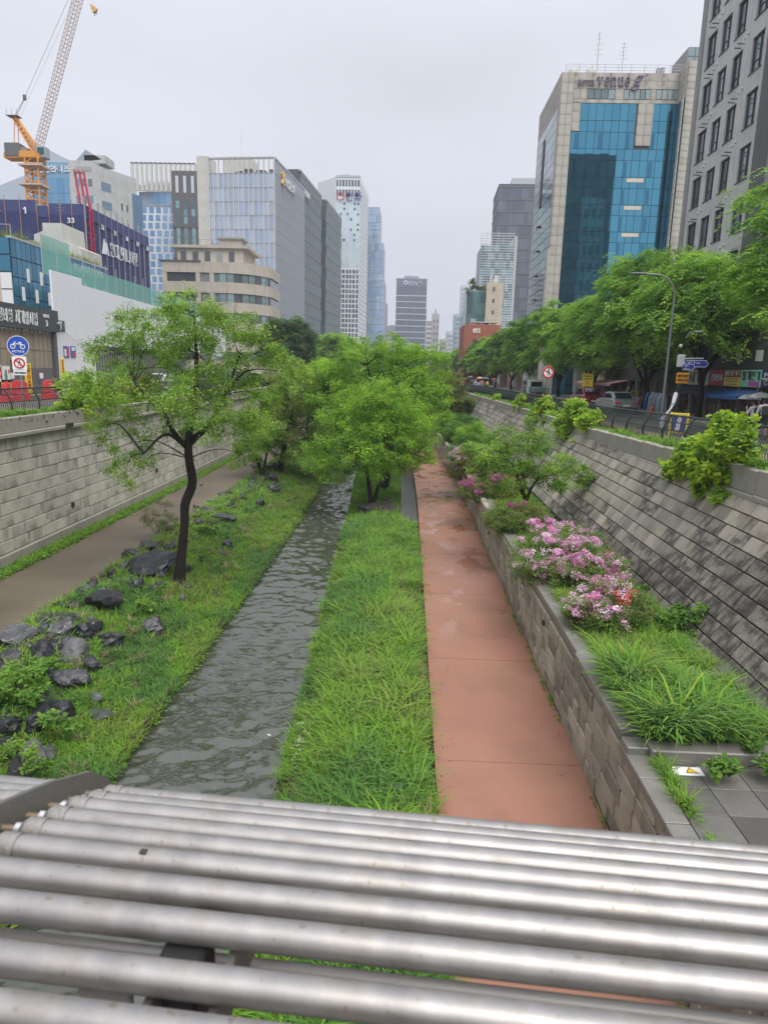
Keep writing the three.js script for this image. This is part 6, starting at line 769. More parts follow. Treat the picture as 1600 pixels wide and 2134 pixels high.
{ // navy construction sheeting
  const t = thing('site_enclosure', 'navy construction sheeting with white lettering and a peak logo', 'scaffold', [-43.3, 5.3, -93]), N1 = std([0.032, 0.042, 0.15], 0.85, { map: T.conc }), N2 = std([0.055, 0.068, 0.2], 0.85, { map: T.conc }), Wt = std([0.72, 0.73, 0.76], 0.8), h = 22.7;
  const r = facade(t, [0, 0, 0], Math.PI / 2), pw = 22 / 11; block3(t, 'frame_core', mGreyWall, -11, 0, -22, -0.3, h - 1, -0.3);
  for (let i = 0; i < 11; i++) part('sheet', box(pw - 0.03, h - 9, 0.1), i % 2 ? N1 : std([0.036, 0.047, 0.16], 0.85, { map: T.conc }), r, [(i + 0.5) * pw, (h + 9) / 2 - 0.9, rr(-0.03, 0.03)]); bands(r, { w: 22, ys: [h - 0.9], t: 1.6, d: 0.16, mat: N2, name: 'sheet' }); fins(r, { w: 22, n: 11, y0: 7, h: h - 6, t: 0.06, d: 0.2, mat: std([0.25, 0.25, 0.28], 0.6) });
  for (const x of range(0.5, 21.5, 7)) part('column', box(0.6, 8, 0.6), mGreyWall, r, [x, 4, -1]);
  part('peak_logo', mg([prism([[0, 0], [1.5, 3.6], [2.2, 2.1], [1.1, 0]], 0.1), prism([[1.5, 0], [2.7, 3.0], [3.9, 0], [3.2, 0], [2.7, 1.2], [2.2, 0]], 0.1)]).scale(0.58, 0.58, 1), Wt, r, [4.4, 17.3, 0.14]); part('lettering', lettering('현대엔지니어링', 1.9, { w: 0.1, dep: 0.08, gap: 0.08 }).scale(0.7, 1, 1), Wt, r, [7.1, 17.35, 0.14]);
  ['33', '32', '31', '30', '29', '28'].forEach((s, i) => part('number', lettering(s, 0.85, { dep: 0.06 }), Wt, i ? r : t, i ? [0.4 + i * 4.1, h - 2.2, 0.16] : [-2.2, h - 2.4, 0.2]));
  // front-facing folds
  for (const [x0, x1, z, hh, n] of [[-4.6, 0, 0, h, 3], [-6, -4.6, 0.4, h - 0.4, 1], [-20, -6, 0.8, h + 0.2, 7]]) for (let i = 0; i < n; i++) { const w = (x1 - x0) / n; part('sheet', box(w - 0.04, hh - 1.4, 0.1), N1, t, [x0 + (i + 0.5) * w, (hh - 1.4) / 2, z + rr(-.05, .05)]); part('sheet', box(w - 0.04, 1.4, 0.12), N2, t, [x0 + (i + 0.5) * w, hh - 0.7, z]); part('scaffold_pole', bar([0, 0, 0], [0, hh + 0.5, 0], 0.05, 5), std([0.35, 0.2, 0.15], 0.7), t, [x0 + i * w, 0, z + 0.15]); }
  part('number', lettering('1', 1.1, { dep: 0.06 }), Wt, t, [-7.6, h - 1.5, 1.0]); part('number', lettering('2', 1.1, { dep: 0.06 }), Wt, t, [-11.2, h - 1.3, 1.0]); part('peak_logo', prism([[0, 0], [1.2, 2.4], [1.8, 1.2], [2.4, 2.2], [3.4, 0]], 0.1), Wt, t, [-11.6, h - 7.2, 0.9]);
}
{ // blue glass low block with white slot panels
  const t = thing('blue_office', 'low blue glass block with small white panels and a grassy roof', 'building', [-32, 5.3, -55.5]), h = 11.9, d = 17.5, Bg = [[0.06, 0.2, 0.3], [0.075, 0.23, 0.33], [0.05, 0.16, 0.25]].map(c => glass(c, 0.12, 0.6)), Wt = std([0.68, 0.68, 0.67], 0.7);
  block3(t, 'wall', std([0.1, 0.2, 0.27], 0.5), -14, 0, -d, -0.1, h - 0.1, -0.1); block3(t, 'stone_end', mBeige, -14, 0, -0.1, -0.9, h, 0.15); panes(facade(t, [-0.9, 0, 0.1]), { w: 0.9, h, nx: 1, ny: 9, mats: [Bg[0], Wt], mx: 0.01, my: 0.05 });
  const r = facade(t, [0, 0, 0], Math.PI / 2); panes(r, { w: d, h: h, nx: 24, ny: 8, mats: Bg, mx: 0.03, my: 0.04, d: 0.12 }); for (let j = 0; j < 6; j++) for (let i = 0; i < 8; i++) part('white_panel', bevel(0.34, 1.1, 0.14, 0.02), Wt, r, [1.3 + i * 2.05 + (j % 2) * 0.9, 1.5 + j * 1.55, 0.08]);
  part('lettering', lettering('서울시립청소년센터', 0.62, { dep: 0.05 }), std([0.75, 0.75, 0.74], 0.6), r, [10.2, h - 1.05, 0.12]); block3(r, 'coping', mSteel, 0, h - 0.05, -0.3, d, h + 0.12, 0.14);
  const rg = mg(range(0, 14, 7).map(x => bar([-x, h, -0.3], [-x, h + 1, -0.3], 0.03, 4)).concat([bar([0, h + 1, -0.3], [-14, h + 1, -0.3], 0.03, 4)])); part('roof_railing', rg, mSteel, t);
  cover('roof_grass', 'grass and shrubs on the roof of the blue glass block', 'grass', [GTall[0], LG.weed[0]], 900, () => [-32.3 - rnd() * 3, 5.3 + h, -55.6 - rnd() * d, rr(0.8, 2)], GREEN.olive);
  const w = thing('white_stair_tower', 'white rooftop stair tower with sloping roof in front of the navy sheeting', 'building', [-40.5, 5.3, -75]); part('wall', prism([[0, 0], [5, 0], [5, 14.3], [4.6, 14.5], [3.2, 15], [3.1, 16.8], [1, 16.8], [1, 16], [0, 15.6]], 5).translate(0, 0, -5), mWhiteWall, w); panes(facade(w, [0, 0, 0.03]), { x0: 2.6, y0: 12.4, w: 2.2, h: 1, nx: 2, ny: 1, mats: [mDarkWall], mx: 0.3, my: 0.2 }); antenna(w, 2, 16.8, -2, 3); block3(w, 'grey_annex', mGreyWall, -8, 0, -5, 0, 15.2, -1);
}
{ // white acoustic hoarding with green mesh
  const t = thing('acoustic_hoarding', 'tall plain white site hoarding with notices', 'hoarding', [-25, 5.3, -48]), Wm = std([0.7, 0.71, 0.74], 0.6), r = facade(t, [0, 0, 0], Math.PI / 2);
  for (let i = 0; i < 30; i++) { const z = i * 1.5, top = i < 3 ? 8.5 : 8.05 - 0.012 * i; part('panel', box(1.49, i < 4 ? top : top - 3.6, 0.12), Wm, r, [z + 0.75, i < 4 ? top / 2 : 3.6 + (top - 3.6) / 2, 0]); }
  for (let i = 0; i < 10; i++) part('lower_panel', box(2.2, 2.7, 0.1), std([0.2, 0.205, 0.215], 0.6), r, [6 + i * 2.25 + 1.1, 2.2, -0.15]); block3(r, 'lintel', mDarkWall, 6, 3.5, -0.1, 40, 3.65, 0.12); fins(r, { x0: 6, w: 24, n: 48, y0: 0.9, h: 2.6, t: 0.06, d: 0.05, mat: mDarkWall, z: -0.08 });
  const msh = new THREE.MeshStandardMaterial({ color: lin(0.22, 0.5, 0.42), roughness: 0.8, transparent: true, opacity: 0.5, side: THREE.DoubleSide }); for (let i = 0; i < 18; i++) { part('mesh_fence', box(1.96, i < 2 ? 2.6 : 1.9, 0.02), msh, r, [-0.2 + i * 2 + 1 + (i > 1 ? 0 : 0), i < 2 ? 9.5 : 8.6, -0.4]); part('mesh_post', bar([0, 0, 0], [0, i < 2 ? 2.9 : 2.2, 0], 0.03, 5), mSteel, r, [-0.2 + i * 2, 8, -0.38]); }
  const nt = (name, label, px, py, w, h, m, kids) => { const p = atX(px, py, -24.9), n = thing(name, label, 'sign', [p.x, p.y - h / 2, p.z], Math.PI / 2); part('board', bevel(w, h, 0.05, 0.006, 0, h / 2, 0), m, n); kids?.(n); return n; };
  nt('gate_sign', 'dark green GATE 3 sign on the white hoarding', 126, 679, 1.25, 0.75, std([0.05, 0.12, 0.1], 0.6), n => { const W2 = std([0.72, 0.74, 0.73], 0.6); part('lettering', lettering('GATE', 0.2), W2, n, [-0.35, 0.52, 0.03]); part('lettering', lettering('3', 0.44), W2, n, [-0.14, 0.08, 0.03]); });
  const pic = n => { const rd = std([0.65, 0.05, 0.07], 0.6), W2 = std([0.75, 0.75, 0.75], 0.6); part('photo', box(0.3, 0.3, 0.02), rd, n, [0.14, 0.55, 0.03]); part('photo', box(0.3, 0.3, 0.02), rd, n, [0.14, 0.2, 0.03]); part('text_block', box(0.26, 0.5, 0.015), W2, n, [-0.2, 0.34, 0.028]); };
  nt('notice_board', 'blue notice board with two red pictures', 139, 733, 0.75, 0.8, std([0.08, 0.14, 0.36], 0.6), pic); nt('notice_board', 'blue notice board with one red picture beside its twin', 153, 733, 0.75, 0.8, std([0.08, 0.14, 0.36], 0.6), n => { part('photo', box(0.34, 0.3, 0.02), std([0.65, 0.05, 0.07], 0.6), n, [0.12, 0.2, 0.03]); part('text_block', box(0.5, 0.25, 0.015), std([0.7, 0.72, 0.76], 0.6), n, [0, 0.6, 0.028]); });
  nt('yellow_banner', 'narrow yellow upright warning banner on the white hoarding', 131, 766, 0.45, 1.25, std([0.78, 0.62, 0.02], 0.6), n => part('lettering', lettering('안전제일', 0.2, { vertical: true, dep: 0.02 }), std([0.5, 0.05, 0.04], 0.6), n, [-0.1, 0.95, 0.03]));
  part('flood_lamp', mg([bevel(0.5, 0.14, 0.2, 0.03, 0.3, 0, 0.3), bar([0, 0, 0], [0.1, 0, 0.3], 0.03)]), mSteel, r, [-0.3, 4.9, 0.1]); part('cable', tube([V3(0.1, 4.9, 0.2), V3(2.5, 3.9, 0.15), V3(5.2, 3.5, 0.1)], 0.012, 4, 12), mDarkWall, r);
}
{ // site gate
  const t = thing('site_gate', 'brown slatted site gate under a dark lettered sign beam', 'gate', [-25, 5.3, -30]), r = facade(t, [0, 0, 0], Math.PI / 2), S = [[0.32, 0.275, 0.22], [0.28, 0.24, 0.195], [0.36, 0.31, 0.25]].map(c => std(c, 0.75, { map: T.conc })), D = std([0.13, 0.125, 0.125], 0.7), sgn = std([0.06, 0.075, 0.075], 0.7);
  for (let i = 0; i < 58; i++) { const z = 0.15 + i * 0.3; part('slat', box(0.27, 2.4, 0.06), pick(S), r, [z, 3.05, rr(-.01, .01)]); part('lower_slat', box(0.28, 1.85, 0.07), D, r, [z, 0.92, 0.01]); } block3(r, 'gate_backing', std([0.09, 0.085, 0.08], 0.8), 0, 0, -0.2, 17.5, 4.25, -0.1); block3(r, 'slat_joint', S[1], 0, 3.0, -0.02, 17.4, 3.06, 0.05);
  block3(r, 'sign_beam', sgn, -2, 4.3, -0.3, 18.0, 5.75, 0.35); const W2 = std([0.76, 0.77, 0.76], 0.6); part('lettering', lettering('정비형 재개발사업', 0.8, { w: 0.09, dep: 0.04, gap: 0.14 }).scale(0.58, 1, 1), W2, r, [10.9, 4.6, 0.36]); part('lettering', lettering('GATE', 0.28), W2, r, [16.0, 5.2, 0.36]); part('lettering', lettering('3', 0.5), W2, r, [16.25, 4.65, 0.36]); part('gate_post', bevel(0.3, 5.8, 0.3, 0.03), std([0.1, 0.1, 0.105], 0.6), r, [17.7, 2.9, 0.1]); for (let k = 0; k < 30; k++) part('lath', box(0.12, 0.12, 0.08), std([0.66, 0.64, 0.5], 0.7), r, [3 + k * 0.48, 4.22, 0.05]);
  const bn = (px, py, w, h, label, m, kids) => { const p = atX(px, py, -24.7), n = thing('safety_poster', label, 'sign', [p.x, p.y - h / 2, p.z], Math.PI / 2); part('board', bevel(w, h, 0.04, 0.004, 0, h / 2, 0), m, n); kids?.(n); };
  const Wp = std([0.74, 0.74, 0.73], 0.6), Rd = std([0.68, 0.06, 0.05], 0.6);
  bn(12, 780, 1.0, 1.0, 'white poster with figure and red arrow on the site gate', Wp, n => { part('figure', prism([[-0.1, 0.1], [0.15, 0.2], [0.1, 0.7], [-0.05, 0.75], [-0.15, 0.4]], 0.02), std([0.1, 0.3, 0.2], 0.6), n, [0, 0.05, 0.02]); part('arrow', prism([[0, 0], [0.2, 0.12], [0, 0.25]], 0.02), Rd, n, [0.28, 0.55, 0.02]); }); bn(14, 804, 1.0, 0.75, 'orange and red warning poster at the foot of the site gate', std([0.75, 0.4, 0.05], 0.6), n => part('disc', cyl(0.2, 0.2, 0.03, 18).rotateX(Math.PI / 2), Rd, n, [0, 0.3, 0.02])); bn(-3, 778, 0.7, 1.0, 'white poster with red ring on the site gate', Wp, n => part('ring', new THREE.TorusGeometry(0.24, 0.05, 6, 20), Rd, n, [0, 0.55, 0.03]));
  bn(26, 757, 0.3, 0.42, 'small black tag with yellow 3', std([0.03, 0.03, 0.03], 0.6), n => part('lettering', lettering('3', 0.4, { dep: 0.02 }), std([0.75, 0.6, 0.03], 0.6), n, [-0.1, 0.06, 0.02])); bn(27, 783, 0.32, 0.36, 'small white notice nearest the round bicycle sign', Wp); bn(87, 783, 0.4, 0.36, 'small white notice by the gate post', Wp);
  // water-filled red barriers
  const g0 = V3(-22.6, YL - 0.14, 0), barrier = thing('traffic_barrier', 'red plastic traffic barrier lined up before the site gate', 'barrier', [g0.x, g0.y, -31.5], 0, 'red traffic barriers before the site gate'), mR = std([0.62, 0.035, 0.05], 0.5); part('body', prism([[-0.28, 0], [0.28, 0], [0.26, 0.3], [0.14, 0.42], [0.1, 1.0], [-0.1, 1.0], [-0.14, 0.42], [-0.26, 0.3]], 1.15, 0.02).translate(0, 0, -0.57), mR, barrier); part('white_stripe', box(0.24, 0.14, 0.8, 0, 0.75, 0), Wp, barrier); part('rail_top', bar([0, 1.08, -0.5], [0, 1.08, 0.5], 0.05, 8), mR, barrier);
  for (let k = 1; k < 11; k++) copyOf(barrier, [g0.x + (k % 3) * 0.35, g0.y, -31.5 - k * 2.5], 0.2 * (k % 3));
  const ys = atX(60, 790, -23.2), yb = thing('yellow_banner', 'yellow standing warning banner behind the railing', 'sign', [-23.2, YL - 0.14, ys.z], Math.PI / 2); part('board', bevel(0.7, 1.9, 0.05, 0.01, 0, 1.15, 0), std([0.78, 0.6, 0.02], 0.6), yb); part('stand', mg([bar([-0.25, 0, -0.2], [-0.25, 0.9, 0], 0.025), bar([0.25, 0, -0.2], [0.25, 0.9, 0], 0.025)]), mSteel, yb); part('lettering', lettering('공사중', 0.42, { vertical: true, dep: 0.02 }), std([0.5, 0.1, 0.02], 0.6), yb, [-0.2, 1.6, 0.03]);
}
{ // round bicycle sign
  const t = thing('bicycle_sign', 'round blue bicycle road sign over a no-walking plate on a grey pole', 'road sign', [-16.15, YL, -28]), Bs = std([0.01, 0.07, 0.42], 0.45), Wt = std([0.78, 0.78, 0.78], 0.5), face = new THREE.Quaternion(); part('pole', cyl(0.045, 0.045, 2.5, 10), std([0.25, 0.26, 0.27], 0.5, { metalness: 0.5 }), t, [0, 0, -0.05]);
  const s = sub('sign_face', t, [0, 2.68, 0], 0.35); part('disc', cyl(0.41, 0.41, 0.03, 40).rotateX(Math.PI / 2).translate(0, 0, -0.03), Bs, s); part('rim', new THREE.TorusGeometry(0.4, 0.012, 6, 40), Wt, s);
  const wh = x => new THREE.TorusGeometry(0.085, 0.016, 6, 20).translate(x, -0.02, 0.012); part('bicycle_symbol', mg([wh(-0.19), wh(0.17), bar([-0.19, -0.02, 0.01], [-0.13, 0.14, 0.01], 0.016, 5), bar([-0.13, 0.14, 0.01], [-0.06, 0.17, 0.01], 0.016, 5), bar([-0.15, 0.08, 0.01], [0.1, 0.08, 0.01], 0.018, 5), bar([0.17, -0.02, 0.01], [0.08, 0.12, 0.01], 0.016, 5), box(0.12, 0.04, 0.02, 0.08, 0.14, 0.01)]), Wt, s); part('lettering', lettering('자전거전용', 0.085, { dep: 0.01, w: 0.14 }), Wt, s, [-0.24, -0.26, 0.002]);
  const p = sub('no_walking_plate', t, [0, 1.99, 0], 0.3); part('plate', bevel(0.54, 0.54, 0.025, 0.004), Wt, p); part('ring', new THREE.TorusGeometry(0.19, 0.03, 6, 28), std([0.5, 0.02, 0.04], 0.5), p, [0, 0, 0.015]); part('slash', box(0.36, 0.05, 0.01).rotateZ(-0.75), std([0.5, 0.02, 0.04], 0.5), p, [0, 0, 0.022]); part('walker', walker(0.26), std([0.03, 0.03, 0.03], 0.6), p, [0, -0.13, 0.014]);
  const c = sub('caption_plate', t, [0, 1.6, 0], 0.3); part('plate', bevel(0.5, 0.2, 0.02, 0.004), Wt, c); part('lettering', lettering('보행자통행금지', 0.075, { dep: 0.008, gap: -0.1, w: 0.14 }), std([0.05, 0.05, 0.05], 0.6), c, [-0.23, -0.04, 0.012]);
}
function walker(h) { const k = h; return mg([prism([[-0.07, 0.5], [0.07, 0.5], [0.09, 0.8], [-0.06, 0.8]].map(p => [p[0] * k, p[1] * k]), 0.006), new THREE.CylinderGeometry(0.08 * k, 0.08 * k, 0.006, 12).rotateX(Math.PI / 2).translate(0.02 * k, 0.9 * k, 0.003), bar([0.04 * k, 0.5 * k, 0.003], [0.2 * k, 0, 0.003], 0.04 * k, 5), bar([-0.03 * k, 0.5 * k, 0.003], [-0.22 * k, 0.02 * k, 0.003], 0.04 * k, 5), bar([0.05 * k, 0.75 * k, 0.003], [0.22 * k, 0.5 * k, 0.003], 0.03 * k, 5), bar([-0.05 * k, 0.75 * k, 0.003], [-0.2 * k, 0.55 * k, 0.003], 0.03 * k, 5)]); }
{ // luffing crane
  const Z = -112, P = (px, py, dz = 0) => { const p = atZ(px, py, Z + dz); return [p.x, p.y, p.z]; }, o = P(73, 420), t = thing('tower_crane', 'orange luffing tower crane with a pale lattice jib', 'crane', [o[0], 5.3, o[2]]), O = std([0.62, 0.27, 0.04], 0.55), Gy = std([0.5, 0.38, 0.3], 0.5), Dk = std([0.12, 0.12, 0.12], 0.6), rel = q => [q[0] - o[0], q[1] - 5.3, q[2] - o[2]];
  const lattice = (a, b, w0, w1, n, r, up = V3(0, 0, 1)) => { const A = V3(...a), B = V3(...b), d = B.clone().sub(A).normalize(), s = new THREE.Vector3().crossVectors(d, up).normalize(), u = new THREE.Vector3().crossVectors(s, d), c = (t2, i) => { const w = (w0 + (w1 - w0) * t2) / 2, p = A.clone().lerp(B, t2); return p.addScaledVector(s, i & 1 ? w : -w).addScaledVector(u, i & 2 ? w : -w).toArray(); }, g = []; for (let i = 0; i < 4; i++) g.push(bar(c(0, i), c(1, i), r * 1.5, 5)); for (let k = 0; k < n; k++) { const t0 = k / n, t1 = (k + 1) / n; for (const [i, j] of [[0, 1], [2, 3], [0, 2], [1, 3]]) { g.push(bar(c(t0, i), c(t1, j), r, 4)); g.push(bar(c(t0, i), c(t0, j), r, 4)); } } return mg(g); };
  part('mast', lattice([0, 18, 0], rel(P(73, 325)), 2.1, 2.1, 12, 0.09), O, t); const piv = rel(P(78, 318)), tip = rel(P(178, -60));
  part('jib', lattice(piv, tip, 0.9, 1.05, 44, 0.028), Gy, t); const top = rel(P(30, 243)); part('a_frame', mg([lattice(piv, top, 0.9, 0.5, 9, 0.08), bar(rel(P(31, 250)), rel(P(30, 310)), 0.06), bar(rel(P(38, 250)), rel(P(40, 310)), 0.06)]), O, t); part('head_platform', mg([box(1.8, 0.08, 1.4, ...top), ...[-0.8, 0, 0.8].map(x => bar([top[0] + x, top[1], top[2] + 0.6], [top[0] + x, top[1] + 0.9, top[2] + 0.6], 0.03, 4))]), Dk, t);
  const pl = rel(P(58, 328)); part('slew_platform', mg([box(5.6, 0.7, 2.2, pl[0] - 0.4, pl[1], pl[2]), box(2.6, 0.9, 2.4, 0, pl[1] + 0.2, pl[2])]), O, t); part('counterweight', bevel(2.4, 2.0, 2.4, 0.1), Dk, t, rel(P(34, 316))); part('winch_house', bevel(2, 1.1, 1.8, 0.1), std([0.2, 0.2, 0.21], 0.6), t, rel(P(50, 318))); part('cab', bevel(1.5, 1.7, 1.6, 0.12), std([0.3, 0.35, 0.34], 0.3, { metalness: 0.3 }), t, rel(P(90, 319))); part('cab_window', box(1.0, 1.0, 0.05), glass([0.05, 0.09, 0.1], 0.1, 0.3), t, [rel(P(91, 318))[0], rel(P(91, 318))[1], rel(P(91, 318))[2] + 0.82]);
  for (const [a, b] of [[[73, 348], [73, 350]], [[73, 388], [73, 390]]]) part('tie_collar', box(3.6, 0.25, 3), Gy, t, rel(P(...a)));
  const blk = rel(P(52, 203)); part('rope', mg([bar(top, blk, 0.05, 5), bar([top[0] + 0.3, top[1], top[2]], [blk[0] + 0.15, blk[1], blk[2]], 0.05, 5), bar(blk, rel(P(160, -40)), 0.035, 5), bar([top[0] + 1, top[1], top[2]], rel(P(168, -30)), 0.02, 4)]), std([0.4, 0.4, 0.42], 0.6), t); part('pulley_block', bevel(0.5, 0.8, 0.4, 0.1), Dk, t, blk);
  const hk = P(197, 19), hook = thing('crane_hook', 'orange hook block hanging from the crane jib', 'crane hook', hk); part('block', prism([[-0.5, 0.55], [0.25, 0.2], [0.5, -0.1], [0.3, -0.45], [-0.1, -0.5], [-0.3, 0]], 0.35, 0.05), std([0.6, 0.36, 0.12], 0.6), hook); part('hook', mg([new THREE.TorusGeometry(0.2, 0.06, 6, 14, 4.4).translate(0.25, -0.75, 0.15), bar([0.25, -0.4, 0.15], [0.25, -0.6, 0.15], 0.06)]), Dk, hook); part('hoist_rope', bar([0, 0.4, 0.15], [-0.6, 9, 0.15], 0.03, 4), std([0.45, 0.45, 0.47], 0.6), hook);
  const rb = P(165, 352, 18), red = thing('placing_boom', 'folded crimson concrete placing boom standing above the navy sheeting', 'boom', [rb[0], rb[1] - 9, rb[2]]), mR = std([0.45, 0.02, 0.07], 0.5); for (const [x, dx, h0] of [[-0.55, 0.15, 5.2], [-0.1, 0.35, 4.9], [0.35, 0.5, 4.6]]) part('boom_section', bevel(0.22, h0 + 0.4, 0.3, 0.04), mR, red, [x + dx * 1.2, 6.2, x * 0.3], [0, 0, 0.12]); part('mast', lattice([0.8, -8, 0], [0.8, 4, 0], 0.9, 0.9, 8, 0.06), mR, red); part('pivot', mg([bar([-0.6, 8.6, 0], [0.4, 8.5, 0], 0.12), bar([-0.2, 4, 0], [0.9, 3.6, 0], 0.14)]), Dk, red);
}
{ // street lamps
  const lamp = (name, label, x, z, y0, h, arm, dir) => { const t = thing(name, label, 'street lamp', [x, y0, z]), m = std([0.2, 0.21, 0.22], 0.5, { metalness: 0.4 }); part('pole', tube([V3(0, 0, 0), V3(0, h * 0.3, 0), V3(0, h * 0.6, 0), V3(0, h * 0.82, 0), V3(dir * 0.03, h * 0.9, 0), V3(dir * 0.3, h * 0.965, 0), V3(dir * arm * 0.45, h * 1.0, 0), V3(dir * arm, h * 1.01, 0)], t2 => 0.08 - 0.045 * t2, 10, 40), m, t); part('base', cyl(0.2, 0.14, 0.4, 10), m, t); part('lamp_head', bevel(0.75, 0.1, 0.26, 0.04, dir * (arm + 0.3), h * 1.01, 0), std([0.12, 0.12, 0.13], 0.5), t); return [t, m]; };
  const p0 = atZ(1425, 640, -36), [L, m] = lamp('street_lamp', 'tall grey lamp post carrying blue direction signs on the shop side', p0.x - 0.55, -36, 5.2, 7.35, 1.6, -1); // carries signs
  const X = p0.x - 0.55, q = (px, py) => { const p = atZ(px, py, -36); return [p.x - X, p.y - 5.2, 0]; };
  part('small_arm', tube([V3(...q(1428, 705)), V3(...q(1437, 694)), V3(...q(1450, 691)), V3(...q(1460, 692))], 0.03, 6, 12), m, L); part('small_lamp', bevel(0.4, 0.07, 0.16, 0.02), std([0.4, 0.4, 0.42], 0.5), L, q(1455, 691)); part('camera_ball', new THREE.SphereGeometry(0.09, 10, 8), std([0.6, 0.6, 0.6], 0.4), L, [q(1416, 721)[0], q(1416, 721)[1], 0.1]);
  part('bracket', mg([bevel(0.32, 0.62, 0.3, 0.03, q(1418, 752)[0], q(1418, 752)[1], 0)]), std([0.6, 0.6, 0.62], 0.5), L); part('sign_arm', bar(q(1424, 747), q(1465, 747), 0.035, 6), std([0.6, 0.6, 0.62], 0.5), L); part('sign_arm', bar(q(1418, 755), q(1445, 755), 0.035, 6), std([0.6, 0.6, 0.62], 0.5), L);
  const Bs = std([0.015, 0.05, 0.38], 0.45), Wt = std([0.78, 0.78, 0.78], 0.5); const sg = (name, label, px, py, w, h, txt, tx2) => { const p = atZ(px, py, -35.85), s = thing(name, label, 'road sign', [p.x, p.y - h / 2, p.z], -0.1); part('board', prism([[0, 0], [w, 0], [w + h * 0.3, h * 0.5], [w, h], [0, h]], 0.03).translate(-w / 2, 0, 0), Bs, s); part('border', mg([bar([-w / 2, 0.02, 0.03], [w / 2, 0.02, 0.03], 0.014, 4), bar([-w / 2, h - 0.02, 0.03], [w / 2, h - 0.02, 0.03], 0.014, 4), bar([w / 2, 0.02, 0.03], [w / 2 + h * 0.29, h / 2, 0.03], 0.014, 4), bar([w / 2, h - 0.02, 0.03], [w / 2 + h * 0.29, h / 2, 0.03], 0.014, 4)]), Wt, s); part('lettering', lettering(txt, h * 0.3, { dep: 0.012, w: 0.13 }), Wt, s, [-w / 2 + 0.08, h * 0.5, 0.03]); part('lettering', lettering(tx2, h * 0.2, { dep: 0.01 }), Wt, s, [-w / 2 + 0.06, h * 0.2, 0.03]); };
  sg('direction_sign', 'long blue direction sign with white lettering pointing away from the lamp post', 1449, 758, 0.98, 0.36, '배오개 254', 'Baeogae'); sg('direction_sign', 'small blue direction sign hung below the long one', 1432, 765, 0.5, 0.32, '관수', 'Gwansu');
  { const p = atZ(1421, 788, -35.75), s = thing('orange_notice', 'orange parking enforcement sign strapped to the lamp post', 'sign', [p.x, p.y - 0.27, p.z]); part('board', bevel(0.62, 0.54, 0.05, 0.02, 0, 0.27, 0), std([0.75, 0.33, 0.01], 0.5), s); const K = std([0.03, 0.03, 0.03], 0.6); part('lettering', lettering('불법주정차', 0.125, { dep: 0.012, gap: -0.1, w: 0.13 }), K, s, [-0.27, 0.32, 0.026]); part('lettering', lettering('무인단속중', 0.125, { dep: 0.012, gap: -0.1, w: 0.13 }), K, s, [-0.27, 0.1, 0.026]); }
  { const a = atZ(1408, 820, -35.6), b = atZ(1380, 876, -35), s = thing('wrapped_pole', 'slanting post wrapped in white plastic beside the lamp post', 'post', [b.x, b.y, b.z]); part('post', tube([V3(0, -0.6, 0), V3(0, 0, 0), V3((a.x - b.x) * 0.5, (a.y - b.y) * 0.5, 0), V3(a.x - b.x, a.y - b.y, a.z - b.z)], t2 => 0.09 + 0.03 * Math.sin(t2 * 9), 9, 14), std([0.7, 0.7, 0.72], 0.35), s); part('tie', new THREE.TorusGeometry(0.12, 0.02, 5, 12).rotateX(1.2), std([0.3, 0.3, 0.3], 0.6), s, [(a.x - b.x) * 0.6, (a.y - b.y) * 0.6, -0.1]); }
  { const p = atX(1415, 868, 10.2), s = thing('striped_barricade', 'yellow and blue striped barricade behind the railing', 'barricade', [10.2, YR(p.z), p.z], -Math.PI / 2 + 0.9); part('board', bevel(0.7, 0.75, 0.04, 0.01, 0, 0.65, 0), std([0.7, 0.55, 0.03], 0.6), s); part('panel', box(0.5, 0.6, 0.02, 0, 0.65, 0.025), std([0.05, 0.06, 0.25], 0.6), s); part('white_strip', prism([[-0.1, 0.38], [0.05, 0.38], [0.12, 0.92], [-0.03, 0.92]], 0.01), Wt, s, [0, 0, 0.037]); part('leg', mg([bar([-0.3, 0, 0.15], [-0.3, 1.05, 0], 0.025), bar([0.3, 0, 0.15], [0.3, 1.05, 0], 0.025)]), std([0.6, 0.5, 0.05], 0.6), s); }
  { const p = atZ(335, 655, -52), [t] = lamp('street_lamp', 'slim curved grey lamp post behind the bank tree', p.x - 0.3, -52, 5.3, 6.3, 1.9, 1); }
  { const s0 = atX(1142, 776, 9.6), t = thing('no_walking_sign', 'round red-rimmed no-walking sign on a pole by the railing', 'road sign', [9.6, YR(s0.z), s0.z]); part('pole', cyl(0.04, 0.04, s0.y - YR(s0.z), 8), m, t, [0, 0, -0.05]); const s = sub('sign_face', t, [0, s0.y - YR(s0.z), 0]); part('disc', cyl(0.4, 0.4, 0.03, 36).rotateX(Math.PI / 2).translate(0, 0, -0.03), Wt, s); part('ring', new THREE.TorusGeometry(0.35, 0.055, 6, 36), std([0.55, 0.02, 0.05], 0.5), s); part('slash', box(0.62, 0.05, 0.012).rotateZ(-0.5), std([0.55, 0.02, 0.05], 0.5), s, [0, 0, 0.02]); part('walker', walker(0.5), std([0.02, 0.02, 0.02], 0.6), s, [0, -0.25, 0.012]); }
  { const s0 = atX(943, 775, 8.9 + bend(-120)), z = -118, p = atZ(943, 776, z), t = thing('blue_sign', 'small round blue road sign far along the railing', 'road sign', [p.x, 5.2, z]); part('pole', cyl(0.05, 0.05, p.y - 5.2, 6), m, t); part('disc', cyl(0.42, 0.42, 0.05, 20).rotateX(Math.PI / 2), Bs, t, [0, p.y - 5.2, 0.1]); part('arrow', box(0.4, 0.1, 0.02), Wt, t, [0, p.y - 5.2, 0.13]); }
}
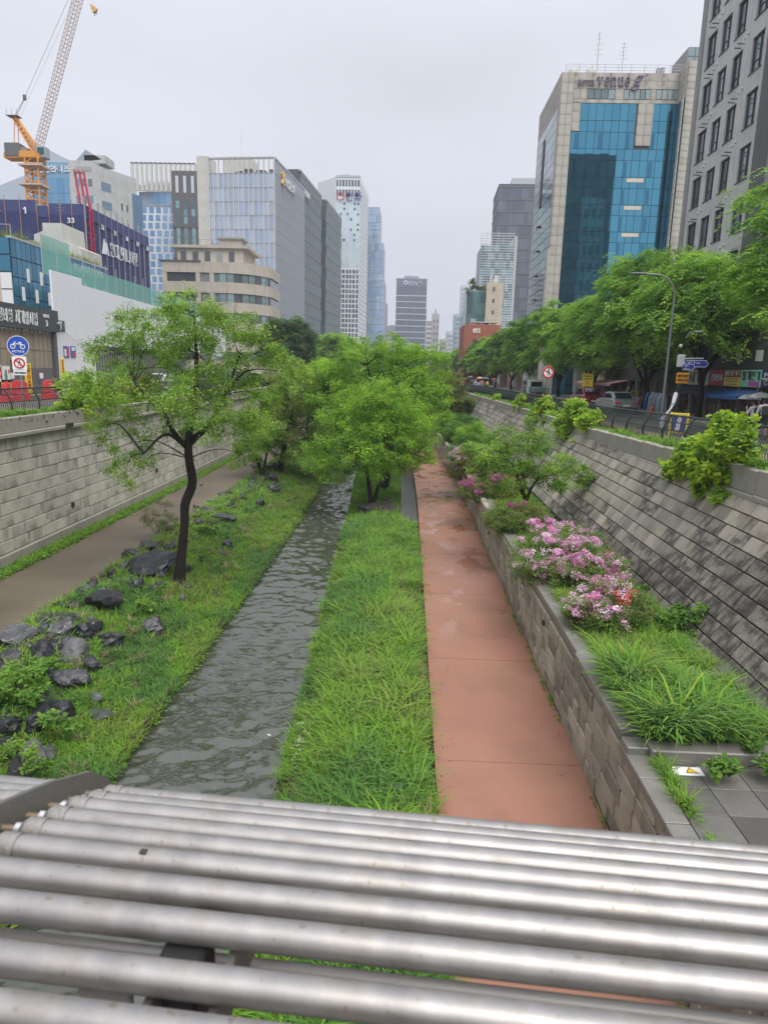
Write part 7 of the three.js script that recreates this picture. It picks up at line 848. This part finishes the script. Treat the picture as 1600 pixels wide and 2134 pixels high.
// ───────── shops ─────────
{
  seed(700);
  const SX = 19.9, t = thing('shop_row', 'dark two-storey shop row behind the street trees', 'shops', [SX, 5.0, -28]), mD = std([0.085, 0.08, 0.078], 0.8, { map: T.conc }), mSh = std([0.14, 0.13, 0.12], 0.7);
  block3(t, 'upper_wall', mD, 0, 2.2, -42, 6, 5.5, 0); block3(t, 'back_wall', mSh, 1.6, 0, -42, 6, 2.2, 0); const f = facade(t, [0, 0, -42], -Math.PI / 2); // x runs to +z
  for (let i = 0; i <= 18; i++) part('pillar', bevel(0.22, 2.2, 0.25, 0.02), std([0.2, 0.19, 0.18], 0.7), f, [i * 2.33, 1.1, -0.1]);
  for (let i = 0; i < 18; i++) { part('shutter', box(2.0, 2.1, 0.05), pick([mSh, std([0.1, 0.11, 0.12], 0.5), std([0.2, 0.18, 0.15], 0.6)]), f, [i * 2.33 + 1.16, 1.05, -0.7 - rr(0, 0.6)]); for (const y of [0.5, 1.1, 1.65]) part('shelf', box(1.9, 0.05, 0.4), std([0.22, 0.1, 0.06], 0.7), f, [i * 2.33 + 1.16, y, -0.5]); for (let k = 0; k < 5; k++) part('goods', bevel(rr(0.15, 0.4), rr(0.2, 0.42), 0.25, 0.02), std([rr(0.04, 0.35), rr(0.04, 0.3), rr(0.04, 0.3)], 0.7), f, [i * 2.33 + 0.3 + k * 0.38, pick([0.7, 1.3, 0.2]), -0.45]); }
  const sign = (name, label, p0, p1, c, kids) => { const a = atX(p0, 790, SX), b = atX(p1, 790, SX), w = Math.abs(b.z - a.z), h = 0.98, s = thing(name, label, 'shop sign', [SX - 0.12, 7.12, (a.z + b.z) / 2], -Math.PI / 2); part('board', bevel(w - 0.05, h, 0.12, 0.01, 0, h / 2, 0), std(c, 0.6), s); kids(s, w, h); };
  const K = std([0.03, 0.03, 0.03], 0.6), Wt = std([0.72, 0.72, 0.7], 0.6);
  const fitT = (s, txt, w, h, x, y, m, hh) => { const g = lettering(txt, hh, { dep: 0.02, w: 0.12 }); g.computeBoundingBox(); const b = g.boundingBox, k = w / (b.max.x - b.min.x); g.scale(k, 1, 1); part('lettering', g, m, s, [x, y, 0.065]); };
  sign('shop_sign', 'pale grey shop sign with black brush lettering', 1437, 1481, [0.34, 0.34, 0.31], (s, w, h) => { fitT(s, '세기직', w * 0.8, h, -w * 0.4, 0.12, K, 0.72); });
  sign('shop_sign', 'dark red shop sign with white lettering', 1481, 1513, [0.26, 0.035, 0.055], (s, w, h) => { fitT(s, '한라상사', w * 0.72, h, -w * 0.3, 0.3, Wt, 0.42); part('dot', cyl(0.13, 0.13, 0.03, 14).rotateX(Math.PI / 2), std([0.03, 0.12, 0.4], 0.6), s, [-w * 0.4, 0.5, 0.06]); });
  sign('shop_sign', 'yellow shop sign with a maroon title strip', 1513, 1549, [0.6, 0.48, 0.12], (s, w, h) => { part('title_strip', box(w - 0.15, 0.4, 0.03), std([0.2, 0.02, 0.03], 0.6), s, [0, 0.75, 0.06]); const g = lettering('세종모든가구', 0.3, { dep: 0.02 }); g.computeBoundingBox(); g.scale((w - 0.3) / g.boundingBox.max.x, 1, 1); part('lettering', g, Wt, s, [-w / 2 + 0.15, 0.62, 0.08]); for (const y of [0.12, 0.3, 0.44]) part('print_line', box(w * 0.7, 0.05, 0.01), std([0.3, 0.2, 0.05], 0.6), s, [0, y, 0.065]); });
  sign('shop_sign', 'mint green shop sign with black lettering and a pink label', 1549, 1592, [0.22, 0.52, 0.4], (s, w, h) => { fitT(s, '청계전기', w * 0.86, h, -w * 0.43, 0.38, K, 0.5); part('pink_label', box(w * 0.5, 0.26, 0.02), std([0.5, 0.06, 0.32], 0.6), s, [w * 0.18, 0.18, 0.065]); });
  sign('shop_sign', 'navy shop sign with white lettering beside the mint green one', 1592, 1660, [0.02, 0.035, 0.12], (s, w, h) => { fitT(s, '중앙', w * 0.6, h, -w * 0.45, 0.15, Wt, 0.65); });
  sign('shop_sign', 'cream shop sign with a red square over the striped awning', 1212, 1262, [0.6, 0.56, 0.42], (s, w, h) => { part('red_square', box(0.7, 0.6, 0.02), std([0.55, 0.05, 0.06], 0.6), s, [-w * 0.2, 0.55, 0.065]); fitT(s, '명가', 1.1, h, 0, 0.3, std([0.5, 0.06, 0.06], 0.6), 0.5); });
  const awn = (name, label, p0, p1, cols, x0 = 0, dpt = 1.2, y = 7.0) => { const a = atX(p0, 800, SX), b = atX(p1, 800, SX), w = Math.abs(a.z - b.z), n = Math.max(6, Math.round(w / 0.25)), s = thing(name, label, 'awning', [SX - 0.15, y - 0.4, (a.z + b.z) / 2], -Math.PI / 2), g = prism([[0, 0.34], [dpt, 0], [dpt, -0.2], [dpt - 0.03, -0.2], [dpt - 0.03, -0.03], [0, 0.3]], w / n - 0.002).rotateY(-Math.PI / 2); for (let i = 0; i < n; i++) part('stripe', g, cols[i % cols.length], s, [-w / 2 + (i + 1) * w / n, 0, 0]); };
  awn('awning', 'blue fabric awning under the mint and yellow shop signs', 1505, 1588, [std([0.02, 0.07, 0.24], 0.7), std([0.03, 0.1, 0.3], 0.7)]); awn('awning', 'dark navy awning under the grey and red shop signs', 1440, 1512, [std([0.02, 0.03, 0.05], 0.8)], 0, 0.8, 7.1);
  awn('awning', 'red and white striped awning beside the yellow upright sign', 1228, 1312, [std([0.45, 0.06, 0.08], 0.7), std([0.6, 0.55, 0.52], 0.7)], 0, 1.6, 7.3);
  const flag = (px, py, w, h, label, plain) => { const p = atX(px, py, SX - 0.06), s = thing(plain ? 'white_sheet' : 'taegeuk_flag', label, plain ? 'notice' : 'flag', [SX - 0.05, p.y - h / 2, p.z], -Math.PI / 2); part('sheet', box(w, h, 0.03, 0, h / 2, 0), std(plain ? [0.66, 0.67, 0.66] : [0.4, 0.41, 0.41], 0.7), s); if (!plain) { part('red_half', new THREE.CylinderGeometry(0.14, 0.14, 0.01, 16, 1, false, 0, Math.PI).rotateX(Math.PI / 2).rotateZ(Math.PI / 2), std([0.4, 0.04, 0.06], 0.6), s, [0, h / 2, 0.02]); part('blue_half', new THREE.CylinderGeometry(0.14, 0.14, 0.01, 16, 1, false, 0, Math.PI).rotateX(Math.PI / 2).rotateZ(-Math.PI / 2), std([0.03, 0.05, 0.25], 0.6), s, [0, h / 2, 0.02]); for (const [x, y] of [[-1, -1], [1, -1], [-1, 1], [1, 1]]) part('trigram', mg([0, 1, 2].map(k => box(0.12, 0.02, 0.01, 0, k * 0.035, 0))).rotateZ(x * y * -0.8), std([0.03, 0.03, 0.03], 0.6), s, [x * w * 0.34, h / 2 + y * h * 0.28, 0.02]); } };
  flag(1507, 747, 0.55, 0.5, 'white flag with red and blue circle half hidden by leaves'); flag(1539, 744, 0.62, 0.55, 'white flag with red and blue circle beside the blank white sheet'); flag(1581, 741, 0.8, 0.62, 'blank white sheet on the dark wall above the shop signs', true);
  { const p = atX(1224, 800, 16.6), s = thing('upright_sign', 'tall yellow upright sign with red lettering on the pavement', 'sign', [16.6, YR(-60), p.z], -0.5); part('board', bevel(1.0, 2.6, 0.14, 0.03, 0, 1.35, 0), std([0.78, 0.62, 0.02], 0.6), s); const rd = std([0.55, 0.05, 0.03], 0.6); part('lettering', lettering('소화기', 0.58, { vertical: true, dep: 0.02 }), rd, s, [-0.29, 1.35, 0.075]); for (const y of [2.15, 2.4]) part('print_line', box(0.7, 0.1, 0.01), std([0.3, 0.15, 0.02], 0.6), s, [0, y, 0.075]); part('foot', bevel(1.1, 0.1, 0.5, 0.02), mSteel, s); const n = thing('parking_sign', 'small black parking sign next to the yellow upright sign', 'sign', [17.5, YR(-60), p.z - 0.4], -0.5); part('board', bevel(0.55, 1.3, 0.1, 0.02, 0, 0.65, 0), K, n); part('lettering', lettering('주차', 0.45, { vertical: true, dep: 0.02 }), Wt, n, [-0.22, 0.75, 0.055]); }
  // lower buildings between shops and hotel, seen through the trees
  const lw = thing('low_shop_building', 'low shop building with pale front behind the receding street trees', 'building', [20.2, 5, -70]); block3(lw, 'wall', std([0.3, 0.28, 0.25], 0.8, { map: T.conc }), 0, 0, -15, 8, 7, 0); panes(facade(lw, [-0.03, 0, -15], -Math.PI / 2), { y0: 0.3, w: 15, h: 6, nx: 6, ny: 2, mats: [glass([0.1, 0.12, 0.13], 0.15, 0.3), std([0.3, 0.1, 0.08], 0.7), std([0.4, 0.4, 0.35], 0.7)], mx: 0.2, my: 0.3 });
  const l2 = thing('low_shop_building', 'low shop terrace with glass fronts beyond the hotel', 'building', [17.6, 5, -101]); block3(l2, 'wall', std([0.26, 0.26, 0.25], 0.8, { map: T.conc }), 0, 0, -45, 9, 7.5, 0); panes(facade(l2, [-0.03, 0, -45], -Math.PI / 2), { y0: 0.3, w: 45, h: 6.4, nx: 14, ny: 2, mats: [glass([0.12, 0.14, 0.15], 0.15, 0.3), std([0.35, 0.33, 0.3], 0.7), std([0.4, 0.12, 0.1], 0.7), std([0.5, 0.5, 0.48], 0.7)], mx: 0.2, my: 0.3 });
}
// ───────── vehicles ─────────
function car(label, pos, turn, color, group, suv) {
  const t = thing('car', label, 'car', pos, turn, group), body = new THREE.MeshPhysicalMaterial({ color: lin(...color), roughness: 0.35, metalness: 0.4, clearcoat: 1, clearcoatRoughness: 0.08 }), gl = glass([0.02, 0.025, 0.03], 0.04, 0.2), k = suv ? 1.12 : 1;
  // side outline, length along x, nose to +x
  part('body', prism([[-2.2, 0.32], [2.2, 0.3], [2.28, 0.55], [2.15, 0.78], [1.2, 0.92], [-1.55, 0.98], [-2.2, 0.92], [-2.28, 0.6]], 1.56, 0.1).translate(0, 0, -0.78), body, t);
  part('cabin', prism([[-1.75, 0.95], [1.15, 0.92], [0.45, 1.36 * k], [-0.2, 1.43 * k], [-0.95, 1.4 * k]], 1.2, 0.1).translate(0, 0, -0.6), body, t);
  part('side_window', prism([[-1.45, 1.0], [0.85, 0.98], [0.35, 1.31 * k], [-0.15, 1.36 * k], [-0.9, 1.33 * k]], 1.43).translate(0, 0, -0.715), gl, t);
  part('rear_window', bevel(0.03, 0.62, 1.1, 0.01), gl, t, [-1.41, 1.28 * k, 0], [0, 0, -1.05]); part('windscreen', bevel(0.03, 0.66, 1.12, 0.01), gl, t, [0.87, 1.25 * k, 0], [0, 0, 1.0]);
  for (const x of [-1.38, 1.4]) for (const z of [-0.78, 0.78]) { const w = sub('wheel', t, [x, 0.32, z]); part('tyre', new THREE.TorusGeometry(0.25, 0.085, 8, 22), std([0.02, 0.02, 0.02], 0.9), w); part('rim', cyl(0.19, 0.19, 0.12, 16).rotateX(Math.PI / 2).translate(0, 0, -0.06), mSteel, w); }
  for (const z of [-0.6, 0.6]) { part('tail_light', bevel(0.08, 0.16, 0.42, 0.02), std([0.5, 0.03, 0.04], 0.3), t, [-2.33, 0.78, z]); part('headlight', bevel(0.1, 0.13, 0.4, 0.03), std([0.7, 0.7, 0.72], 0.15), t, [2.25, 0.68, z]); } part('number_plate', box(0.02, 0.12, 0.5), std([0.7, 0.7, 0.68], 0.6), t, [-2.4, 0.6, 0]); part('bumper', bevel(0.16, 0.22, 1.7, 0.05), std([0.04, 0.04, 0.04], 0.7), t, [-2.3, 0.36, 0]);
  return t;
}
{
  const AW = Math.PI / 2, YS = z => YR(z) - 0.14; // nose away from the viewer
  car('silver saloon with lit-looking red tail lamps seen from behind', [15.1, YS(-48), -50], AW, [0.26, 0.29, 0.31]); car('dark red hatchback parked ahead of the silver saloon', [14.9, YS(-56), -57.5], AW, [0.25, 0.015, 0.03], null, true);
  car('white car far along the shop-side street', [13, YS(-120), -128], AW, [0.62, 0.63, 0.65]); car('pale red car far down the street by the blue sign', [11.2, YS(-120), -150], AW, [0.5, 0.2, 0.2]); car('white van-like car on the building-site street', [-19.6, YL - 0.14, -88], AW, [0.65, 0.66, 0.66], null, true); car('grey car on the building-site street beyond the tree', [-21, YL - 0.14, -70], AW, [0.2, 0.21, 0.23]); car('white car parked by the hoarding behind the leafy tree', [-21.8, YL - 0.14, -60], AW, [0.65, 0.65, 0.66]);
  const trk = (label, pos, c, green) => { const t = thing('truck', label, 'truck', pos, AW), m = new THREE.MeshPhysicalMaterial({ color: lin(...c), roughness: 0.4, clearcoat: 0.6 }), gl = glass([0.02, 0.025, 0.03], 0.04, 0.2); part('cab', prism([[0.9, 0.45], [2.3, 0.45], [2.35, 1.0], [2.1, 1.85], [1.95, 1.95], [0.9, 1.95]], 1.5, 0.06).translate(0, 0, -0.75), m, t); part('cargo_box', bevel(3.1, green ? 0.55 : 1.7, 1.7, 0.04, -0.75, green ? 0.95 : 1.5, 0), green ? std([0.08, 0.14, 0.12], 0.6) : m, t); part('rear_window', box(0.04, 0.55, 1.25), gl, t, [0.82, 1.5, 0]); part('chassis', box(5, 0.18, 0.9, 0, 0.5, 0), std([0.03, 0.03, 0.03], 0.8), t); for (const x of [-1.4, 1.6]) for (const z of [-0.72, 0.72]) { const w = sub('wheel', t, [x, 0.34, z]); part('tyre', new THREE.TorusGeometry(0.26, 0.09, 8, 18), std([0.02, 0.02, 0.02], 0.9), w); part('rim', cyl(0.19, 0.19, 0.1, 12).rotateX(Math.PI / 2).translate(0, 0, -0.05), mSteel, w); } for (const z of [-0.7, 0.7]) part('tail_light', box(0.05, 0.12, 0.22), std([0.5, 0.04, 0.04], 0.3), t, [-2.34, 0.62, z]); };
  trk('white pickup truck with a dark green tailgate under the street trees', [14.6, YS(-75), -78], [0.6, 0.62, 0.6], true); trk('white box truck far down the building-site street', [-18.5, YL - 0.14, -112], [0.68, 0.69, 0.7]); trk('second white box truck further down the building-site street', [-17.6, YL - 0.14, -140], [0.66, 0.67, 0.7]);
  const cone = (label, x, z) => { const t = thing('traffic_cone', label, 'traffic cone', [x, YR(z), z]); part('cone', cyl(0.17, 0.04, 0.7, 14, 0, 0.03, 0), std([0.65, 0.08, 0.03], 0.6), t); part('foot', bevel(0.42, 0.04, 0.42, 0.01, 0, 0.02, 0), std([0.5, 0.05, 0.03], 0.7), t); part('collar', cyl(0.118, 0.098, 0.12, 14, 0, 0.3, 0), std([0.75, 0.75, 0.75], 0.6), t); }; { const p = atY(1303, 850, 5.6); cone('red traffic cone beside the pedestrian in white trousers', 16.7, -47.2); }
}
// ───────── people: one skin from tapered capsules ─────────
const { MarchingCubes } = await import('three/addons/objects/MarchingCubes.js');
function person(label, pos, turn, { top, legs, shorts, hair = [0.02, 0.018, 0.016], skin = [0.48, 0.3, 0.22], armUp, stride = 0.2, umbrella, bag, h = 1.7 }) {
  const k = h / 1.7, J = [], cap = (a, b, ra, rb, c) => J.push([V3(...a), V3(...b), ra, rb, c]);
  const sh = shorts ? skin : legs;
  for (const s of [-1, 1]) { const f = s * stride * 0.5; cap([s * 0.09, 0.9, 0], [s * 0.1, 0.49, f * 0.7], 0.085, 0.06, legs); cap([s * 0.1, 0.49, f * 0.7], [s * 0.1, 0.09, f * 1.0 - 0.03], 0.056, 0.038, sh); cap([s * 0.1, 0.05, f - 0.05], [s * 0.11, 0.04, f + 0.13], 0.045, 0.038, [0.05, 0.05, 0.05]);
    const up = armUp && s > 0, e = up ? [0.24, 1.12, 0.12] : [s * 0.25, 1.1, -0.02 - f * 0.3], w = up ? [0.2, 1.32, 0.24] : [s * 0.27, 0.86, 0.08 - f * 0.4]; cap([s * 0.18, 1.38, 0], e, 0.055, 0.044, top); cap(e, w, 0.042, 0.032, skin); const d = V3(...w).sub(V3(...e)).normalize(), q = V3(...w).addScaledVector(d, 0.06); cap(w, q.toArray(), 0.034, 0.03, skin); for (let i = 0; i < 4; i++) { const o = V3(0, 0, (i - 1.5) * 0.019), a = q.clone().add(o), b = a.clone().addScaledVector(d, 0.055 + (i === 1 || i === 2 ? 0.015 : 0)).add(V3(-s * 0.012, 0, up ? 0.01 : 0)); cap(a.toArray(), b.toArray(), 0.0105, 0.0095, skin); } cap(V3(...w).addScaledVector(d, 0.02).toArray(), V3(...w).addScaledVector(d, 0.065).add(V3(-s * 0.02, 0, 0.04)).toArray(), 0.012, 0.0105, skin); }
  cap([0, 0.92, 0], [0, 1.15, 0], 0.125, 0.115, legs); cap([0, 1.08, 0], [0, 1.32, 0], 0.125, 0.14, top); cap([-0.13, 1.36, 0], [0.13, 1.36, 0], 0.085, 0.085, top); cap([0, 1.4, 0], [0, 1.52, 0.01], 0.052, 0.05, skin); cap([0, 1.55, 0.02], [0, 1.62, 0.0], 0.075, 0.088, skin); cap([0, 1.575, 0.09], [0, 1.56, 0.105], 0.014, 0.012, skin); cap([0, 1.64, -0.025], [0, 1.6, -0.05], 0.094, 0.08, hair); for (const s of [-1, 1]) cap([s * 0.088, 1.585, 0.0], [s * 0.092, 1.6, 0.0], 0.014, 0.014, skin);
  const N = 64, mc = new MarchingCubes(N, new THREE.MeshBasicMaterial(), false, false, 60000), half = 0.92; mc.isolation = 0; const f = mc.field, C = V3(0, 0.87, 0);
  const dist = (p, j) => { const ab = j[1].clone().sub(j[0]), t = clamp(p.clone().sub(j[0]).dot(ab) / Math.max(1e-6, ab.lengthSq())); return p.distanceTo(j[0].clone().addScaledVector(ab, t)) - (j[2] + (j[3] - j[2]) * t); };
  const pt = (x, y, z) => V3((x - N / 2) / (N / 2) * half + C.x, (y - N / 2) / (N / 2) * half + C.y, (z - N / 2) / (N / 2) * half + C.z);
  f.fill(-1); for (let z = 16; z < 48; z++) for (let y = 0; y < N; y++) for (let x = 14; x < 50; x++) { const p = pt(x, y, z); let e = 0, best = 9; for (const j of J) { const d = dist(p, j); e += Math.exp(-d * 55); if (d < best) best = d; } f[x + y * N + z * N * N] = best > 0.2 ? -1 : Math.log(e) / 55; }
  mc.update(); const cnt = mc.count ?? mc.geometry.drawRange.count, P = new Float32Array(cnt * 3), col = new Float32Array(cnt * 3), src = mc.positionArray, nrm = mc.normalArray.slice(0, cnt * 3);
  for (let i = 0; i < cnt; i++) { const p = V3(src[3 * i] * half + C.x, src[3 * i + 1] * half + C.y, src[3 * i + 2] * half + C.z); let b = null, bd = 9; for (const j of J) { const d = dist(p, j); if (d < bd) { bd = d; b = j; } } P.set([p.x * k, p.y * k, p.z * k], 3 * i); col.set(b[4], 3 * i); }
  const g = new THREE.BufferGeometry(); g.setAttribute('position', new THREE.BufferAttribute(P, 3)); g.setAttribute('normal', new THREE.BufferAttribute(nrm, 3)); g.setAttribute('color', new THREE.BufferAttribute(col, 3)); g.computeVertexNormals();
  const t = thing('person', label, 'person', pos, turn); part('body', g, new THREE.MeshStandardMaterial({ vertexColors: true, roughness: 0.85 }), t);
  if (bag) part('backpack', bevel(0.3, 0.42, 0.14, 0.05), std(bag, 0.8), t, [0, 1.2 * k, -0.19]);
  if (umbrella) { const u = thing('umbrella', umbrella.label, 'umbrella', [pos[0] + Math.cos(turn) * 0.2 * k + Math.sin(turn) * 0.26, pos[1] + 1.22 * k, pos[2] - Math.sin(turn) * 0.2 * k + Math.cos(turn) * 0.26], turn), cm = umbrella.clear ? new THREE.MeshPhysicalMaterial({ color: lin(0.8, 0.82, 0.85), roughness: 0.15, transmission: 0.75, thickness: 0, side: THREE.DoubleSide }) : new THREE.MeshStandardMaterial({ color: lin(...umbrella.c), roughness: 0.7, side: THREE.DoubleSide }); part('canopy', new THREE.SphereGeometry(0.66, 16, 8, 0, 6.2832, 0, 0.86), cm, u, [0, 0.1, -0.1]); part('shaft', bar([0, -0.1, 0], [0, 0.8, -0.1], 0.008, 6), std([0.3, 0.3, 0.3], 0.4), u); for (let q = 0; q < 8; q++) { const a = q * 0.785; part('rib', tube([V3(0, 0.76, -0.1), V3(Math.sin(a) * 0.3, 0.69, Math.cos(a) * 0.3 - 0.1), V3(Math.sin(a) * 0.5, 0.53, Math.cos(a) * 0.5 - 0.1)], 0.004, 4, 5), std([0.5, 0.5, 0.52], 0.4), u); } }
  return t;
}
{
  const at = (px, X) => { const p = atX(px, 830, X); return [X, YR(p.z) - (X < 16.3 && X > 10.9 ? 0.14 : 0), p.z]; };
  person('person in white shirt and black shorts carrying a dark backpack', at(1596, 15.4), Math.PI - 0.3, { top: [0.7, 0.7, 0.72], legs: [0.02, 0.02, 0.022], shorts: true, bag: [0.04, 0.04, 0.04], armUp: true, umbrella: { label: 'clear umbrella over the walker in black shorts', clear: true }, h: 1.74 });
  person('person in loose white raincoat walking beside the backpacker', at(1574, 15.4), Math.PI + 0.2, { top: [0.68, 0.7, 0.72], legs: [0.5, 0.52, 0.55], bag: [0.06, 0.06, 0.07], armUp: true, umbrella: { label: 'clear umbrella over the walker in the raincoat', clear: true }, h: 1.62 });
  person('person in black top and white trousers on the pavement', at(1307, 17), -1.2, { top: [0.02, 0.02, 0.025], legs: [0.62, 0.6, 0.57], armUp: true }); person('person in dark clothes with a bag beside the tree trunk', at(1328, 17.2), 2.4, { top: [0.03, 0.035, 0.05], legs: [0.2, 0.24, 0.3], bag: [0.15, 0.12, 0.05] });
  person('person in pink top under an orange umbrella', at(1001, 10.0), Math.PI, { top: [0.6, 0.25, 0.22], legs: [0.2, 0.2, 0.22], armUp: true, umbrella: { label: 'orange umbrella near the railing', c: [0.6, 0.3, 0.15] } }); person('person with a yellow bag under a dark teal umbrella', at(1013, 10.1), Math.PI, { top: [0.04, 0.05, 0.06], legs: [0.05, 0.05, 0.06], bag: [0.6, 0.42, 0.05], armUp: true, umbrella: { label: 'dark teal umbrella near the railing', c: [0.04, 0.09, 0.11] } }); person('person in dark clothes under a plum red umbrella', at(1030, 12.4), Math.PI - 0.4, { top: [0.05, 0.05, 0.07], legs: [0.04, 0.04, 0.06], armUp: true, umbrella: { label: 'plum red umbrella under the street trees', c: [0.3, 0.05, 0.1] } }); person('person in grey under a grey umbrella far along the pavement', at(981, 10.3), Math.PI, { top: [0.3, 0.3, 0.32], legs: [0.1, 0.1, 0.12], armUp: true, umbrella: { label: 'grey umbrella far along the pavement', c: [0.16, 0.17, 0.19] } });
  // clothes rail of blue covers by the shops
  for (let i = 0; i < 4; i++) { const p = at(1350 + i * 9, 18.2), t = thing('garment_cover', ['royal blue plastic cover hanging outside the shops', 'pale blue plastic cover hanging next to the royal blue one', 'grey-blue plastic cover hanging third along', 'clear bluish plastic cover hanging nearest the lamp post'][i], 'cover', p); part('cover', prism([[-0.3, 0], [0.3, 0], [0.26, 0.9], [0.1, 1.25], [-0.1, 1.25], [-0.26, 0.9]], 0.35, 0.05), std([[0.02, 0.06, 0.3], [0.25, 0.32, 0.38], [0.2, 0.26, 0.32], [0.3, 0.36, 0.4]][i], 0.35), t); part('hanger', bar([-0.2, 1.32, 0.17], [0.2, 1.32, 0.17], 0.02, 5), mSteel, t); }
}
// ───────── birds ─────────
{
  const bird = (label, px, py, Y, turn, c, duck) => { const p = atY(px, py, Y), t = thing(duck ? 'duck' : 'pigeon', label, duck ? 'duck' : 'pigeon', [p.x, Y, p.z], turn), N = 30, mc = new MarchingCubes(N, new THREE.MeshBasicMaterial(), false, false, 20000); mc.isolation = 0; const s = duck ? 1.5 : 1, J = [[V3(-0.06, 0.1, 0), V3(0.06, 0.11, 0), 0.05, 0.055], [V3(-0.09, 0.1, 0), V3(-0.18, 0.085, 0), 0.034, 0.014], [V3(0.08, 0.13, 0), V3(0.12, 0.19, 0), 0.035, 0.022], [V3(0.12, 0.2, 0), V3(0.13, 0.205, 0), 0.027, 0.026], [V3(0.14, 0.2, 0), V3(0.175, 0.192, 0), 0.012, 0.005]]; if (!duck) for (const q of [-1, 1]) J.push([V3(0.0, 0.07, q * 0.025), V3(0.01, 0, q * 0.025), 0.012, 0.009]);
    for (let z = 0; z < N; z++) for (let y = 0; y < N; y++) for (let x = 0; x < N; x++) { const v = V3((x - 15) / 15 * 0.22, (y - 15) / 15 * 0.22 + 0.12, (z - 15) / 15 * 0.22); let e = 0; for (const j of J) { const ab = j[1].clone().sub(j[0]), tt = clamp(v.clone().sub(j[0]).dot(ab) / ab.lengthSq()); e += Math.exp(-80 * (v.distanceTo(j[0].clone().addScaledVector(ab, tt)) - j[2] - (j[3] - j[2]) * tt)); } mc.field[x + y * N + z * N * N] = Math.log(Math.max(e, 1e-9)) / 80; }
    mc.update(); const n = mc.count ?? mc.geometry.drawRange.count, P = new Float32Array(n * 3); for (let i = 0; i < n; i++) P.set([mc.positionArray[3 * i] * 0.22 * s, (mc.positionArray[3 * i + 1] * 0.22 + 0.12) * s - (duck ? 0.1 : 0), mc.positionArray[3 * i + 2] * 0.22 * s], 3 * i); const g = new THREE.BufferGeometry(); g.setAttribute('position', new THREE.BufferAttribute(P, 3)); g.computeVertexNormals(); part('body', g, std(c, 0.8), t); part('wing', mg([-1, 1].map(q => new THREE.SphereGeometry(0.06 * s, 10, 6).scale(1.5, 0.6, 0.25).translate(-0.02 * s, 0.115 * s - (duck ? 0.1 : 0), q * 0.052 * s))), std(c.map(v => v * 0.7), 0.8), t); };
  bird('grey pigeon standing in the middle of the tan path', 420, 1013, 0.02, 0.4, [0.1, 0.1, 0.11]); bird('grey pigeon standing near the reddish shrub', 346, 1066, 0.02, 1.8, [0.1, 0.1, 0.12]); bird('brown duck on the stream beside the island', 731, 1022, -0.58, 0.2, [0.12, 0.09, 0.06], true); bird('dark pigeon on the red path near the side channel', 862, 1000, 0.01, 2.2, [0.09, 0.09, 0.1]);
}
renderer.render(scene, camera);
